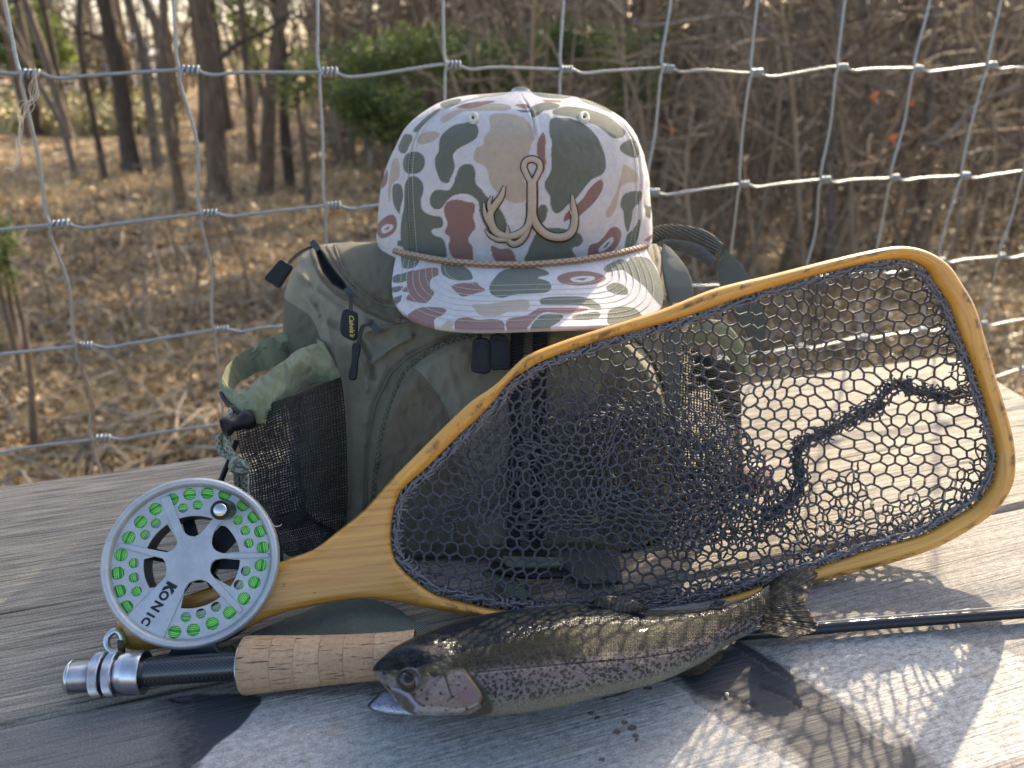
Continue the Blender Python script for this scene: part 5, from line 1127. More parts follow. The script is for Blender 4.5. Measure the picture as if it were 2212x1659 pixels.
pocket_net('right_pocket_mesh', Lr, Rr, .575, .56, .60, 6.0, M_MESH, .00042, seed=71, wav=3); pocket_net('right_pocket_back_mesh', Lr, [(a - 3, b) for a, b in Rr], .63, .635, .62, 6.0, M_MESH, .0004, seed=75, wav=4)
M_LINER = plain('pocket_liner', (.015, .018, .020), .8)
sweep('pocket_liner', [(1500, 790), (1530, 800), (1560, 830), (1580, 870), (1585, 930)], [.60, .60, .605, .61, .615], [50, 60, 50, 40, 30], .2, M_LINER)
STR = np.array((.10, .125, .095))
M_STRAP = m_cloth('strap_webbing', 900, .0006)
sweep('carry_handle', [(1405, 512), (1435, 502), (1475, 505), (1520, 518), (1552, 543)], [.66, .66, .655, .65, .645], [34, 34, 38, 40, 36], .30, m_cloth('handle_pile', 500, .002), None, col=np.array((.055, .058, .034)))
sweep('handle_lining', [(1430, 528), (1465, 530), (1510, 545), (1540, 570)], [.652, .652, .645, .64], [20, 26, 30, 26], .30, M_STRAP, None, col=np.array((.060, .068, .055)))
def ribbon(name, left, right, mat, thick=.0015, Ds=None, z=None, col=None, par=None, n=70, off=None):
    L = smooth_path(np.array(left, float), n); R_ = smooth_path(np.array(right, float), n); m_ = 12; f = np.linspace(0, 1, m_)[None, :, None]; G = L[:, None] * (1 - f) + R_[:, None] * f
    if Ds is not None: d = np.interp(np.linspace(0, 1, n), np.linspace(0, 1, len(Ds)), Ds)[:, None] + 0 * G[..., 0]; P = PD(G[..., 0], G[..., 1], d); nv = np.array([0, -CT, ST]) * thick
    else:
        zz = (np.interp(np.linspace(0, 1, n), np.linspace(0, 1, len(z)), z)[:, None] + 0 * G[..., 0]); r = _ray(G[..., 0], G[..., 1]); P = CAM + r * ((zz - H_CAM) / r[..., 2])[..., None]; nv = np.array([0, 0, thick])
    top = P + nv; bot = P[:, ::-1]; R3 = np.concatenate([top, bot], 1); V = R3.reshape(-1, 3); F = gridF(n, 2 * m_, False, True).tolist(); F += [list(range(2 * m_))[::-1], [(n - 1) * 2 * m_ + i for i in range(2 * m_)]]
    return mesh(name, V, F, mat, par or pack, True, None, None if col is None else np.tile(col, (len(V), 1)))
ribbon('shoulder_strap', TR2([(1170, 450), (1185, 560), (1210, 700), (1260, 860), (1350, 1000), (1480, 1180), (1560, 1330), (1620, 1480)]), TR2([(1260, 265), (1400, 380), (1500, 520), (1580, 640), (1660, 800), (1710, 1000), (1720, 1200), (1680, 1440)]), M_STRAP, .0018, Ds=[.645, .64, .635, .63, .63, .635, .64], col=STR)
ribbon('side_webbing', TR2([(560, 180), (540, 330), (560, 560), (600, 760), (620, 860)]), TR2([(640, 240), (790, 420), (870, 570), (900, 740), (900, 860)]), M_STRAP, .0015, Ds=[.60, .592, .583, .575, .57], col=np.array((.135, .150, .115)))
ribbon('side_webbing', [(1436, 700), (1432, 800), (1440, 900), (1446, 1000)], [(1470, 700), (1468, 800), (1468, 900), (1468, 1000)], M_STRAP, .0015, Ds=[.558, .55, .548, .545], col=np.array((.15, .155, .12)))
# belts lying on the planks
ribbon('waist_belt', [(500, 1400), (570, 1366), (640, 1338), (717, 1308), (800, 1302), (860, 1325), (900, 1352), (960, 1362), (1060, 1345)], [(520, 1420), (600, 1408), (680, 1400), (760, 1388), (830, 1388), (900, 1392), (960, 1385), (1020, 1370), (1080, 1352)], m_cloth('belt_cloth', 1200, .0005), .003, z=[.004, .004, .006, .010, .008, .004, .003, .003], col=np.array((.105, .130, .080)))
ribbon('belt_webbing', [(1085, 1206), (1140, 1208), (1217, 1210)], [(1095, 1232), (1140, 1230), (1217, 1227)], M_STRAP, .002, z=[.012, .012, .012], col=np.array((.12, .15, .09)), n=20)
ribbon('belt_webbing', [(1042, 1242), (1075, 1268), (1110, 1300)], [(1075, 1232), (1115, 1258), (1150, 1296)], M_STRAP, .002, z=[.008, .006, .004], col=np.array((.12, .15, .09)), n=20)
ribbon('belt_webbing', [(1180, 1195), (1215, 1230), (1260, 1268)], [(1330, 1190), (1340, 1225), (1345, 1262)], M_STRAP, .002, z=[.005, .004, .003], col=np.array((.035, .045, .032)), n=20)
mb = MB(); P = PZ(np.array([1060., 1110, 1160, 1215]), np.array([1222., 1236, 1240, 1238]), .012); mb.tube(smooth_path(P, 20), .0045, 12, flat=.5); mb.build('buckle', M_BLK, pack)
# small things on the ledge
mb = MB(); c = PZ(1622., 1046., .0); lathe(mb, c + [0, 0, .001], (0, -.55, .83), [(0, .0003), (0, .0155), (.0018, .0172), (.0036, .0160), (.0038, .0003)], 40)
tag(mb.build('leather_disc', plain('red_brown_leather', (.17, .065, .045), .55, 0, 120, .25, .0004)), 'round red brown leather disc lying on the plank behind the net', 'disc')

# ================================================================ LANDING NET
NA = PZ(300., 1430.); NB_ = PZ(1760., 1264.); _u = (NB_ - NA) / np.linalg.norm(NB_ - NA); TAU = R(24)
NN = math.cos(TAU) * np.array([_u[1], -_u[0], 0]) + math.sin(TAU) * np.array([0, 0, 1]); NX = _u; NY = np.cross(NN, NX)
def hp(x, y, off=0.0):
    r = _ray(x, y); k = ((NA - CAM) @ NN + np.asarray(off, float)) / (r @ NN); return CAM + r * k[..., None]
netT = thing('landing_net', 'amber wooden hoop landing net with dark knotted mesh leaning on the backpack', 'landing net', tuple(NA))
OUT = [(851, 1030), (906, 975), (961, 920), (1015, 869), (1070, 830), (1125, 777), (1150, 762), (1179, 750), (1240, 728), (1330, 700), (1430, 668), (1542, 642 - 18), (1662, 594), (1781, 564), (1861, 545), (1921, 534), (1961, 534), (2001, 545), (2041, 571), (2069, 610), (2101, 666), (2125, 746), (2149, 829), (2173, 909), (2185, 969), (2185, 1029), (2169, 1072), (2141, 1107), (2093, 1142), (2015, 1184), (1918, 1217), (1821, 1242), (1766, 1257), (1690, 1277), (1600, 1300), (1500, 1322), (1400, 1338), (1300, 1345), (1200, 1344), (1110, 1338), (1033, 1331), (932, 1315), (905, 1310)]
INN = [(869, 1059), (924, 1008), (979, 953), (1052, 884), (1099, 827), (1140, 798), (1179, 778), (1240, 755), (1320, 730), (1440, 697), (1502, 678), (1622, 636), (1741, 602), (1841, 576), (1921, 562), (1961, 564), (1997, 582), (2021, 616), (2049, 660), (2069, 714), (2097, 785), (2115, 840), (2135, 905), (2146, 949), (2151, 989), (2145, 1029), (2129, 1061), (2097, 1095), (2041, 1127), (1982, 1157), (1885, 1184), (1756, 1228), (1659, 1259), (1563, 1289), (1498, 1304), (1420, 1318), (1320, 1326), (1220, 1328), (1140, 1322), (1100, 1317), (1054, 1311), (993, 1297), (944, 1283), (902, 1256)]
LEFT_ARC = [(902, 1256), (871, 1228), (852, 1200), (846, 1160), (850, 1110), (869, 1059)]
OPEN = np.array(INN + LEFT_ARC[1:-1], float)
HT = [(258, 1331), (330, 1308), (420, 1280), (520, 1243), (620, 1207), (680, 1184), (735, 1143), (789, 1099), (825, 1058), (851, 1030)]
HB = [(262, 1392), (300, 1404), (372, 1397), (450, 1383), (534, 1357), (589, 1331), (662, 1311), (735, 1297), (795, 1292), (841, 1297), (905, 1310)]
FULL = np.array(OUT + HB[::-1][1:] + [(258, 1360)] + HT[:-1], float)
def to2(pxy, off=0.0):
    p = hp(pxy[..., 0], pxy[..., 1]) - NA; return np.stack([p @ NX, p @ NY], -1)
F2 = to2(smooth_path(FULL, 700, True)); O2 = to2(smooth_path(OPEN, 500, True))
TH = .0062
def relief(G, d_in=None):
    """G (n,m,2) plane coordinates -> closed two-sided sheet rounded at its edges"""
    d = np.minimum(sdf(F2, G[..., 0], G[..., 1]), -sdf(O2, G[..., 0], G[..., 1])); e = np.clip(d / .0052, 0, 1); h = TH * np.sqrt(1 - (1 - e)**2) ** .9
    h[:, 0] = 0; h[:, -1] = 0
    base = NA + G[..., :1] * NX + G[..., 1:2] * NY
    return base + h[..., None] * NN, base - h[..., None] * NN
def m_varnish(name, a, b, rings=True):
    t = NT(name, .28, 0, .5); so = t.attr('uvw', 'Vector'); s = t.n('ShaderNodeSeparateXYZ'); t.l(so, s.inputs[0])
    g = t.noise(t.coord(src=so, scale=(14, 320, 1)), 1, 6, .6, .3); c = t.mix(t.ramp(g, [(.3, 0), (.7, 1)]), a, b)
    lam = t.math('ABSOLUTE', t.math('SUBTRACT', s.outputs[1], t.math('ADD', .0042, t.math('MULTIPLY', t.noise(t.coord(src=so, scale=(20, 20, 1)), 1, 3), .0012))))
    brk = t.noise(t.coord(src=so, scale=(55, 60, 1)), 1, 4, .7)
    line = t.math('MULTIPLY', t.ramp(lam, [(.0001, .9), (.0004, 0)]), t.ramp(brk, [(.50, 0), (.60, 1)]))
    c = t.mix(line, c, (.05, .035, .02))
    dents = t.math('MULTIPLY', t.ramp(t.vor(t.coord(src=so, scale=(150, 420, 1)), 1), [(.10, .8), (.17, 0)]), t.ramp(t.noise(t.coord(src=so, scale=(25, 25, 1)), 1, 3), [(.56, 0), (.62, 1)]))
    c = t.mix(dents, c, (.07, .05, .03))
    worn = t.math('MULTIPLY', t.ramp(s.outputs[2], [(.55, 0), (.95, 1)]), t.ramp(t.noise(t.coord(src=so, scale=(30, 200, 1)), 1, 5, .7), [(.35, 0), (.6, 1)]))
    c = t.mix(t.math('MULTIPLY', worn, .3), c, (.30, .25, .17))
    return t.fin(c, t.ramp(g, [(.3, .22), (.8, .42)]), t.bump(t.math('SUBTRACT', g, t.math('ADD', line, dents)), .0003, .6), Coat_Weight=.12, Coat_Roughness=.15)
M_RIM = m_varnish('varnished_hoop', (.56, .235, .028), (.82, .43, .085)); M_HAN = m_varnish('varnished_handle', (.46, .19, .030), (.76, .39, .085))
def sheet(name, G, uv, mat):
    f, b = relief(G); V = np.concatenate([f, b[:, ::-1]], 1); n, m = V.shape[:2]; U = np.concatenate([uv, uv[:, ::-1]], 1)
    return mesh(name, V.reshape(-1, 3), gridF(n, m, False, True), mat, netT, True, {'uvw': U.reshape(-1, 3)})
nO = 900; mO = 22; a_ = to2(smooth_path(OUT, nO)); b_ = to2(smooth_path(INN, nO)); f = (1 - np.cos(np.linspace(0, np.pi, mO))) / 2
G = a_[:, None] * (1 - f)[None, :, None] + b_[:, None] * f[None, :, None]
L = np.r_[0, np.cumsum(np.linalg.norm(np.diff((a_ + b_) / 2, axis=0), axis=1))]; wd = np.linalg.norm(a_ - b_, axis=1)
edge_w = np.clip(1 - f / .16, 0, 1)[None] * np.ones(nO)[:, None]
sheet('hoop', G, np.stack([np.repeat(L[:, None], mO, 1), wd[:, None] * f[None], edge_w], -1), M_RIM)
nH = 260; mH = 60; Tp = smooth_path(HT, nH); Bp = smooth_path(HB, nH); v = np.linspace(0, 1, mH); u = np.linspace(0, 1, nH)[:, None, None]
Lp_ = smooth_path([(258, 1331), (256, 1355), (256, 1378), (262, 1392)], mH); Rp2 = smooth_path([(851, 1030), (869, 1059), (850, 1105), (845, 1160), (852, 1200), (871, 1230), (902, 1258), (905, 1310)], mH); vv = v[None, :, None]
Coons = (1 - vv) * Tp[:, None] + vv * Bp[:, None] + (1 - u) * Lp_[None] + u * Rp2[None] - ((1 - u) * (1 - vv) * Tp[0] + (1 - u) * vv * Bp[0] + u * (1 - vv) * Tp[-1] + u * vv * Bp[-1])
G = to2(Coons); ew = np.clip(1 - np.minimum(v, 1 - v) / .03, 0, 1)[None] * np.ones(nH)[:, None] * 0
sheet('handle', G, np.stack([G[..., 0], G[..., 1] * 1.0 + .03, ew], -1), M_HAN)
# ring and lashing at the butt
M_STL = plain('bright_steel', (.55, .56, .57), .22, 1, 400, .1)
L5 = tf(.2708, 0, 1209.7)
q = L5([(930, 568), (880, 590), (850, 640), (860, 700), (910, 738), (950, 728), (978, 690), (975, 620)]); rg = PD(q[:, 0], q[:, 1], np.array([.424, .423, .422, .421, .420, .420, .422, .424])); mb = MB(); mb.tube(smooth_path(rg, 60, True), .0018, 12, closed=True); ring = mb.build('ring', M_STL, netT)
mb = MB()
for k in range(4): q = L5([(945 + k * 9, 650), (952 + k * 10, 690 + k * 2), (955 + k * 11, 735)]); mb.tube(smooth_path(PD(q[:, 0], q[:, 1], np.array([.421, .417, .420])), 10), .0009, 8)
mb.build('lashing', plain('olive_cord', (.10, .085, .05), .8), ring)

# the bag: knotless hexagon mesh
M_NET = NT('net_twine', .62, 0, .5); _v = M_NET.coord('Object'); M_NET = M_NET.fin(M_NET.mix(M_NET.noise(_v, 700, 3), (.024, .023, .025), (.17, .162, .168)), None, M_NET.bump(M_NET.noise(_v, 1500, 2), .0008, 1))
def hexes(x0, x1, y0, y1, w_):
    s = w_ / math.sqrt(3); E = {}; nodes = []; edges = []
    def nd(x, y):
        k = (round(x * 20), round(y * 20))
        if k not in E: E[k] = len(nodes); nodes.append((x, y))
        return E[k]
    r_ = 0; y = y0
    while y < y1:
        x = x0 + (w_ / 2 if r_ % 2 else 0)
        while x < x1:
            c = [(x, y - s), (x + w_ / 2, y - s / 2), (x + w_ / 2, y + s / 2), (x, y + s), (x - w_ / 2, y + s / 2), (x - w_ / 2, y - s / 2)]
            ids = [nd(*p) for p in c]
            for i in range(3): edges.append((ids[i], ids[i + 1]))
            x += w_
        y += 1.5 * s; r_ += 1
    return np.array(nodes), np.array(sorted(set(tuple(sorted(e)) for e in edges)))
def pathvec(line, x, y):
    d = np.full(x.shape, 1e9); vx = np.zeros(x.shape); vy = np.zeros(x.shape)
    for a, b in zip(line[:-1], line[1:]):
        qx_, qy_ = b[0] - a[0], b[1] - a[1]; t = np.clip(((x - a[0]) * qx_ + (y - a[1]) * qy_) / (qx_**2 + qy_**2), 0, 1); dx = a[0] + t * qx_ - x; dy = a[1] + t * qy_ - y; dd = np.hypot(dx, dy); m = dd < d
        d = np.where(m, dd, d); vx = np.where(m, dx, vx); vy = np.where(m, dy, vy)
    return d, vx, vy
BUND = np.array([(2118, 842), (2060, 855), (2000, 850), (1945, 832), (1912, 845), (1890, 880), (1835, 905), (1785, 935), (1745, 950), (1722, 985), (1728, 1045), (1700, 1090), (1650, 1120)], float)
FOLD2 = np.array([(1885, 700), (1850, 790), (1800, 880), (1785, 935), (1780, 1010), (1735, 1090), (1700, 1160)], float)
def bag(name, poly, w_, warp, off, r, seed, jit=.9, rot=0.0, pull=0.0, inside=-5, stretch=None):
    P_ = np.array(poly, float); lo, hi = P_.min(0) - 160, P_.max(0) + 160; nodes, E = hexes(lo[0], hi[0], lo[1], hi[1], w_); c0 = (lo + hi) / 2
    q = nodes - c0; q = np.stack([q[:, 0] * math.cos(rot) - q[:, 1] * math.sin(rot), q[:, 0] * math.sin(rot) + q[:, 1] * math.cos(rot)], 1) + c0
    x, y = q[:, 0], q[:, 1]
    if stretch is not None: x = stretch(x)
    x, y = x + warp * fnoise(x / 170, y / 150, seed, 2), y + warp * fnoise(x / 160, y / 170, seed + 9, 2)
    if pull:
        for line, wd_ in ((BUND, 42), (FOLD2, 30)):
            d, vx, vy = pathvec(line, x, y); k = pull * np.exp(-(d / wd_)**2); x = x + vx * k; y = y + vy * k
    x = x + RNG.normal(0, jit, x.shape); y = y + RNG.normal(0, jit, x.shape)
    s_ = sdf(P_, x, y); so = sdf(OPEN, x, y); keep = (s_ > inside) & (so > -5)
    E = E[keep[E[:, 0]] & keep[E[:, 1]]]; o = off(x, y, so) ; P = hp(x, y, o); P[..., 2] = np.maximum(P[..., 2], .0025)
    mb = MB(); a, b = P[E[:, 0]], P[E[:, 1]]; m_ = (a + b) / 2 + RNG.normal(0, .0003, a.shape)
    mb.prisms(a, m_, r, 5, 0); mb.prisms(m_, b, r, 5, 0)
    # thickened joints
    return mb.build(name, M_NET, netT)
BIG = lambda x: np.where(x > 1780, 1780 + (x - 1780) * 1.32, x)
bags = []
bags.append(bag('net_bag', OPEN, 27, 34, lambda x, y, so: -(.003 + .014 * sm(so, 0, 110) + .030 * sm(x, 1500, 1850) * sm(so, 0, 160)) + .005 * fnoise(x / 90, y / 90, 80), .00084, 81, .8, .10, .55, stretch=BIG))
DENSE = [(905, 1120), (1010, 960), (1120, 880), (1250, 850), (1420, 860), (1560, 900), (1640, 960), (1700, 1050), (1720, 1120), (1640, 1180), (1500, 1190), (1330, 1150), (1180, 1110), (1050, 1110), (960, 1150)]
bags.append(bag('net_fold', DENSE, 23, 46, lambda x, y, so: -(.014 + .006 * fnoise(x / 40, y / 40, 90)), .00070, 91, 1.3, .5))
bags.append(bag('net_fold', [(980, 1130), (1080, 1000), (1200, 900), (1380, 890), (1540, 960), (1640, 1080), (1560, 1180), (1380, 1190), (1150, 1150)], 25, 60, lambda x, y, so: -(.010 + .005 * fnoise(x / 50, y / 50, 190)), .00070, 191, 1.2, .9))
bags.append(bag('net_fold', [(1180, 900), (1330, 860), (1500, 890), (1620, 950), (1690, 1060), (1690, 1150), (1560, 1170), (1400, 1110), (1240, 1060), (1160, 980)], 21, 50, lambda x, y, so: -(.019 + .006 * fnoise(x / 35, y / 35, 95)), .00070, 96, 1.6, 1.1))
bags.append(bag('net_fold', [(1500, 1040), (1640, 1030), (1760, 1060), (1850, 1000), (1880, 1080), (1800, 1160), (1650, 1200), (1480, 1210), (1400, 1180)], 24, 40, lambda x, y, so: -(.030 + .006 * fnoise(x / 35, y / 35, 99)), .00070, 99, 1.4, .8))
bags.append(bag('net_fold', [(880, 1200), (960, 1235), (1080, 1290), (1250, 1302), (1500, 1268), (1660, 1215), (1830, 1150), (2000, 1100), (2110, 1040), (2150, 1000), (2150, 1060), (2040, 1135), (1880, 1190), (1660, 1262), (1500, 1308), (1300, 1330), (1050, 1315), (900, 1262)], 30, 26, lambda x, y, so: .001 - .006 * sm(so, 0, 60), .00078, 105, 1.6, .35))
bags.append(bag('net_fold', [(1700, 1180), (1830, 1110), (1960, 1070), (2080, 1010), (2140, 940), (2145, 1040), (2000, 1140), (1850, 1190), (1700, 1230)], 25, 30, lambda x, y, so: -.012 + .004 * fnoise(x / 35, y / 35, 107), .00062, 108, 2.0, 1.3))
bags.append(bag('net_fold', [(2030, 640), (2060, 690), (2100, 800), (2120, 870), (2090, 880), (2050, 800), (2010, 690), (1990, 620)], 22, 24, lambda x, y, so: -.006 + 0 * x, .0006, 112, 2.5, .6))
_n = smooth_path(BUND, 24); _t = np.gradient(_n, axis=0); _t = np.stack([_t[:, 1], -_t[:, 0]], 1) / np.linalg.norm(_t, axis=1, keepdims=True)
for _k, _w in ((0, 19), (1, 14)): bags.append(bag('net_fold', np.vstack([_n + _t * (20 - 6 * _k), (_n - _t * (15 + 5 * _k))[::-1]]), _w, 12, lambda x, y, so: -.026 + .006 * fnoise(x / 20, y / 20, 131), .00062, 133 + _k, 3.0, .4 + _k))
for o in bags[1:]: o['kind'] = 'stuff'
bags[0]['kind'] = 'stuff'
# gathered rope of mesh crossing the bag
mb = MB()
for k in range(15):
    q = smooth_path(BUND, 130); ph_ = k * .9; x = q[:, 0] + 14 * fnoise(np.arange(130) / 9., k * 3.3 + 0 * q[:, 0], 120 + k); y = q[:, 1] + 14 * fnoise(np.arange(130) / 8., k * 5.1 + 0 * q[:, 0], 140 + k)
    P = hp(x, y, -.022 - .012 * np.sin(np.linspace(0, 3.14, 130)) + .003 * np.sin(np.arange(130) / 6. + ph_)); mb.tube(P + RNG.normal(0, .0009, P.shape), .0008, 5)
tag(mb.build('gathered_mesh', M_NET, netT), kind='stuff')
# lashing of the bag to the hoop, all round the opening
mb = MB(); q0 = smooth_path(OPEN, 1100, True); cen = q0.mean(0); tn = np.roll(q0, -1, 0) - np.roll(q0, 1, 0); nrm2 = np.stack([tn[:, 1], -tn[:, 0]], 1); nrm2 /= np.linalg.norm(nrm2, axis=1, keepdims=True)
sgn = np.sign(((cen - q0) * nrm2).sum(1)).mean(); nrm2 *= np.sign(sgn)
for k in range(7):
    i = np.arange(1100.); a = 6 + (k % 4) * 3.2 + 4.5 * fnoise(i / 6, k * 7.7 + 0 * i, 160 + k); P = hp(q0[:, 0] + nrm2[:, 0] * a + RNG.normal(0, .8, 1100), q0[:, 1] + nrm2[:, 1] * a + RNG.normal(0, .8, 1100), .001 + .0026 * np.sin(i / 4. + k)); mb.tube(P, .00068, 5, closed=True)
for i in range(0, 1100, 5):
    n_ = nrm2[i]; p = q0[i]; j = RNG.normal(0, 4, 2); pts = np.array([p - n_ * 1.5, p + n_ * 5 + j, p + n_ * 13 + j * 1.4, p + n_ * (19 + abs(j[0]))]); mb.tube(smooth_path(hp(pts[:, 0], pts[:, 1], np.array([.001, .0035, .0015, -.003])), 7), .0008, 5)
M_LASH = plain('grey_lashing', (.20, .19, .195), .7, 0, 900, .5, .0006); tag(mb.build('edge_lashing', M_LASH, netT), kind='stuff')

# ================================================================ FLY REEL
RC = PD(416., 1213., .425); RB = PD(434., 1217., .455); RN = RC - RB; RN /= np.linalg.norm(RN); REX = np.cross([0, 0, 1.], RN); REX = REX / np.linalg.norm(REX); REY = np.cross(RN, REX)
if REX[0] < 0: REX, REY = -REX, -REY
REY = np.cross(RN, REX)
def rp(pts):
    q = np.asarray(pts, float); return np.stack([(q[:, 0] - 826) * U, (641 - q[:, 1]) * U], -1)
def rp_old(pts, off=0.0, raw=False):
    q = C3(pts) if not raw else np.asarray(pts, float); r = _ray(q[:, 0], q[:, 1]); k = ((RC - CAM) @ RN) / (r @ RN); p = CAM + r * k[:, None] - RC
    return np.stack([p @ REX, p @ REY], -1)
U = .3646 / FV * .425
reel = thing('fly_reel', 'silver large arbor fly reel wound with bright green line, fixed above the cork handle', 'reel', tuple(RC * [1, 1, 0]))
M_SIL = NT('cast_silver', .42, .55, .5); _v = M_SIL.coord('Object'); M_SIL = M_SIL.fin(M_SIL.mix(M_SIL.ramp(M_SIL.noise(_v, 90, 6, .7), [(.35, 0), (.75, 1)]), (.50, .52, .53), (.36, .375, .38)), None, M_SIL.bump(M_SIL.noise(_v, 1600, 3), .0002, .7))
M_SILD = plain('spool_grey', (.30, .31, .31), .45, .6, 300, .2, .0002)
M_BKM = plain('anodised_black', (.012, .014, .018), .3, .3, 200, .3)
M_LINE = NT('green_line', .35, 0, .5); M_LINE = M_LINE.fin(M_LINE.mix(M_LINE.attr('val'), (.05, .50, .04), (.40, 1.0, .25)))
def circ(c, r, n=40): return [(c[0] + r * math.cos(a), c[1] + r * math.sin(a)) for a in np.linspace(0, 2 * np.pi, n, endpoint=False)]
cc = (826, 641)
bigh = [(741, 260), (840, 242), (940, 250), (1037, 272), (1138, 352), (1192, 432), (1222, 523), (1228, 622), (1207, 724), (1161, 818), (1095, 902), (1009, 968), (909, 1012), (804, 1030), (702, 1024), (455, 840), (424, 745), (420, 643), (444, 542), (490, 449), (559, 368), (645, 303)]
smh = [(797, 320), (880, 313), (1101, 437), (1137, 505), (1150, 583), (1119, 744), (1072, 817), (936, 922), (851, 946), (768, 952), (514, 762), (505, 682), (509, 600), (579, 446), (641, 388)]
def arc(a0, a1, r=268, n=14):
    return [(cc[0] + r * math.cos(R(a)), cc[1] + r * math.sin(R(a))) for a in np.linspace(a0, a1, n)]
OPN = [
 arc(-108, -55) + [(960, 420), (905, 462), (880, 490), (840, 500), (800, 490), (778, 462)],
 arc(-158, -117) + [(735, 470), (755, 520), (735, 552), (700, 567), (672, 562)],
 arc(-205, -168) + [(640, 578), (678, 600), (688, 640), (684, 690), (660, 725), (620, 755)][0:6],
 arc(108, 58) + [(925, 805), (895, 765), (850, 752), (800, 762), (772, 800)],
 arc(42, 7) + [(1000, 652), (955, 652), (925, 675), (918, 715), (940, 755)],
 arc(-3, -42) + [(985, 450), (950, 500), (938, 550), (955, 595), (1000, 620)]]
loops = [rp(circ(cc, 452, 120))] + [rp(circ(c, 37, 28)) for c in bigh] + [rp(circ(c, 29, 24)) for c in smh] + [rp(resamp(o, 60, closed=True)) for o in OPN]
loops = [[tuple(p) for p in L] for L in loops]
def orient(L, ccw=True):
    a = sum(L[i][0] * L[(i + 1) % len(L)][1] - L[(i + 1) % len(L)][0] * L[i][1] for i in range(len(L))); return L if (a > 0) == ccw else L[::-1]
loops = [orient(loops[0])] + [orient(L, False) for L in loops[1:]]
spool = holed_plate('spool_face', loops, RC, REX, REY, .0014, M_SIL, reel)
mb = MB(); lathe(mb, RC, RN, [(t, r * U) for t, r in [(.0012, 440), (.0028, 446), (.0042, 458), (.0046, 470), (.0040, 484), (.0022, 494), (-.001, 498), (-.0035, 494), (-.0045, 480), (-.0035, 440), (.0012, 440)]], 120); mb.build('spool_rim', M_SIL, spool)
# raised hub star, spokes and wide name spoke
STAR = [(700, 242), (728, 235), (790, 455), (812, 488), (850, 498), (885, 485), (1100, 262), (1140, 300), (962, 480), (940, 545), (950, 592), (990, 618), (1262, 660), (1258, 688), (985, 650), (945, 655), (920, 690), (925, 735), (1085, 965), (1062, 985), (905, 775), (870, 755), (820, 752), (782, 775), (765, 815), (640, 1052), (440, 905), (640, 735), (678, 700), (684, 640), (672, 602), (425, 492), (434, 470), (690, 566), (735, 552), (752, 520), (742, 470), (674, 245)]
curve_plate('spoke_star', [orient([tuple(p) for p in rp(resamp(STAR, 160, closed=True))])], RC + RN * .0010, REX, REY, .0014, .0003, M_SIL, spool, 1)
# barrel behind the face
mb = MB(); lathe(mb, RC, RN, [(-.001, 268 * U), (-.024, 268 * U), (-.024, 285 * U), (-.001, 285 * U), (-.001, 268 * U)], 90); mb.build('arbor', plain('arbor_dark', (.08, .08, .08), .5, .4), reel)
mb = MB(); 
def ringat(t, r, rad, a, wob=0.0):
    th = np.linspace(0, 2 * np.pi, 100, endpoint=False); rr = r * (1 + wob * np.sin(3 * th + r)); P = RC + RN * (t + .0002 * np.sin(5 * th + r * 9))[:, None] + (np.cos(th) * rr)[:, None] * REX + (np.sin(th) * rr)[:, None] * REY; mb.tube(P, rad, 6, a, closed=True)
for k in range(13): ringat(-.0016 - .0004 * (k % 2), (322 + 10.8 * k) * U, .00050, random.choice([.0, .6, .9, 1.0, .75]), .002)
for k in range(13): ringat(-.0058 - .00135 * k, (456 + random.uniform(-7, 3)) * U, .00080, random.choice([.1, .5, .9, 1.0]), .003)
tag(mb.build('wound_line', M_LINE, reel), kind='stuff')
mb = MB(); lathe(mb, RC, RN, [(-.0022, 290 * U), (-.0024, 316 * U), (-.0024, 448 * U), (-.021, 448 * U)], 90); mb.build('backing', plain('backing_white', (.50, .62, .45), .7), reel)
mb = MB(); lathe(mb, RC, RN, [(-.0235, 430 * U), (-.0225, 490 * U), (-.0205, 503 * U), (-.0235, 508 * U), (-.0285, 506 * U), (-.0300, 490 * U), (-.0300, 380 * U), (-.0275, 375 * U), (-.0235, 430 * U)], 110); fr = mb.build('reel_frame', M_BKM, reel)
mb = MB(); lathe(mb, RC, RN, [(-.0150, .0002), (-.0150, 90 * U), (-.0170, 118 * U), (-.028, 122 * U), (-.029, .0002)], 60); mb.build('drag_hub', M_BKM, fr)
for a in (40, 100, 160, 228, 300, 350):
    d = math.cos(R(a)) * REX + math.sin(R(a)) * REY; e = np.cross(RN, d); mb = MB(); mb.box(RC - RN * .0275 + d * 260 * U, d * 170 * U, e * (36 if a != 40 else 70) * U, RN * .0014); mb.build('frame_arm', M_BKM, fr, False)
# knob
b0 = rp([(1040, 368)])[0]; B0 = RC + b0[0] * REX + b0[1] * REY + RN * .002; p = C3([(988, 336)])[0]; T0 = PD(p[0], p[1], float(dep(B0)) - .017); ax = T0 - B0; Lk = np.linalg.norm(ax)
mb = MB(); lathe(mb, B0, ax, [(0, .0052), (.001, .0054), (Lk * .5, .0044), (Lk - .003, .0049), (Lk - .001, .0051), (Lk, .0047), (Lk - .0006, .0036), (Lk - .0006, .0002)], 40); kb = mb.build('crank_knob', M_BKM, reel)
mb = MB(); lathe(mb, B0, ax, [(Lk - .0012, .0035), (Lk + .0002, .0035), (Lk + .0007, .0030), (Lk + .0008, .0002)], 36); mb.build('screw', M_STL, kb)
axn = ax / Lk; e = .3 * REX + .95 * REY; e -= axn * (e @ axn); e /= np.linalg.norm(e); mb = MB(); mb.box(B0 + axn * (Lk + .0008), e * .0032, np.cross(axn, e) * .00035, axn * .00012); mb.build('slot', M_DARK if 'M_DARK' in globals() else M_BKM, kb, False)
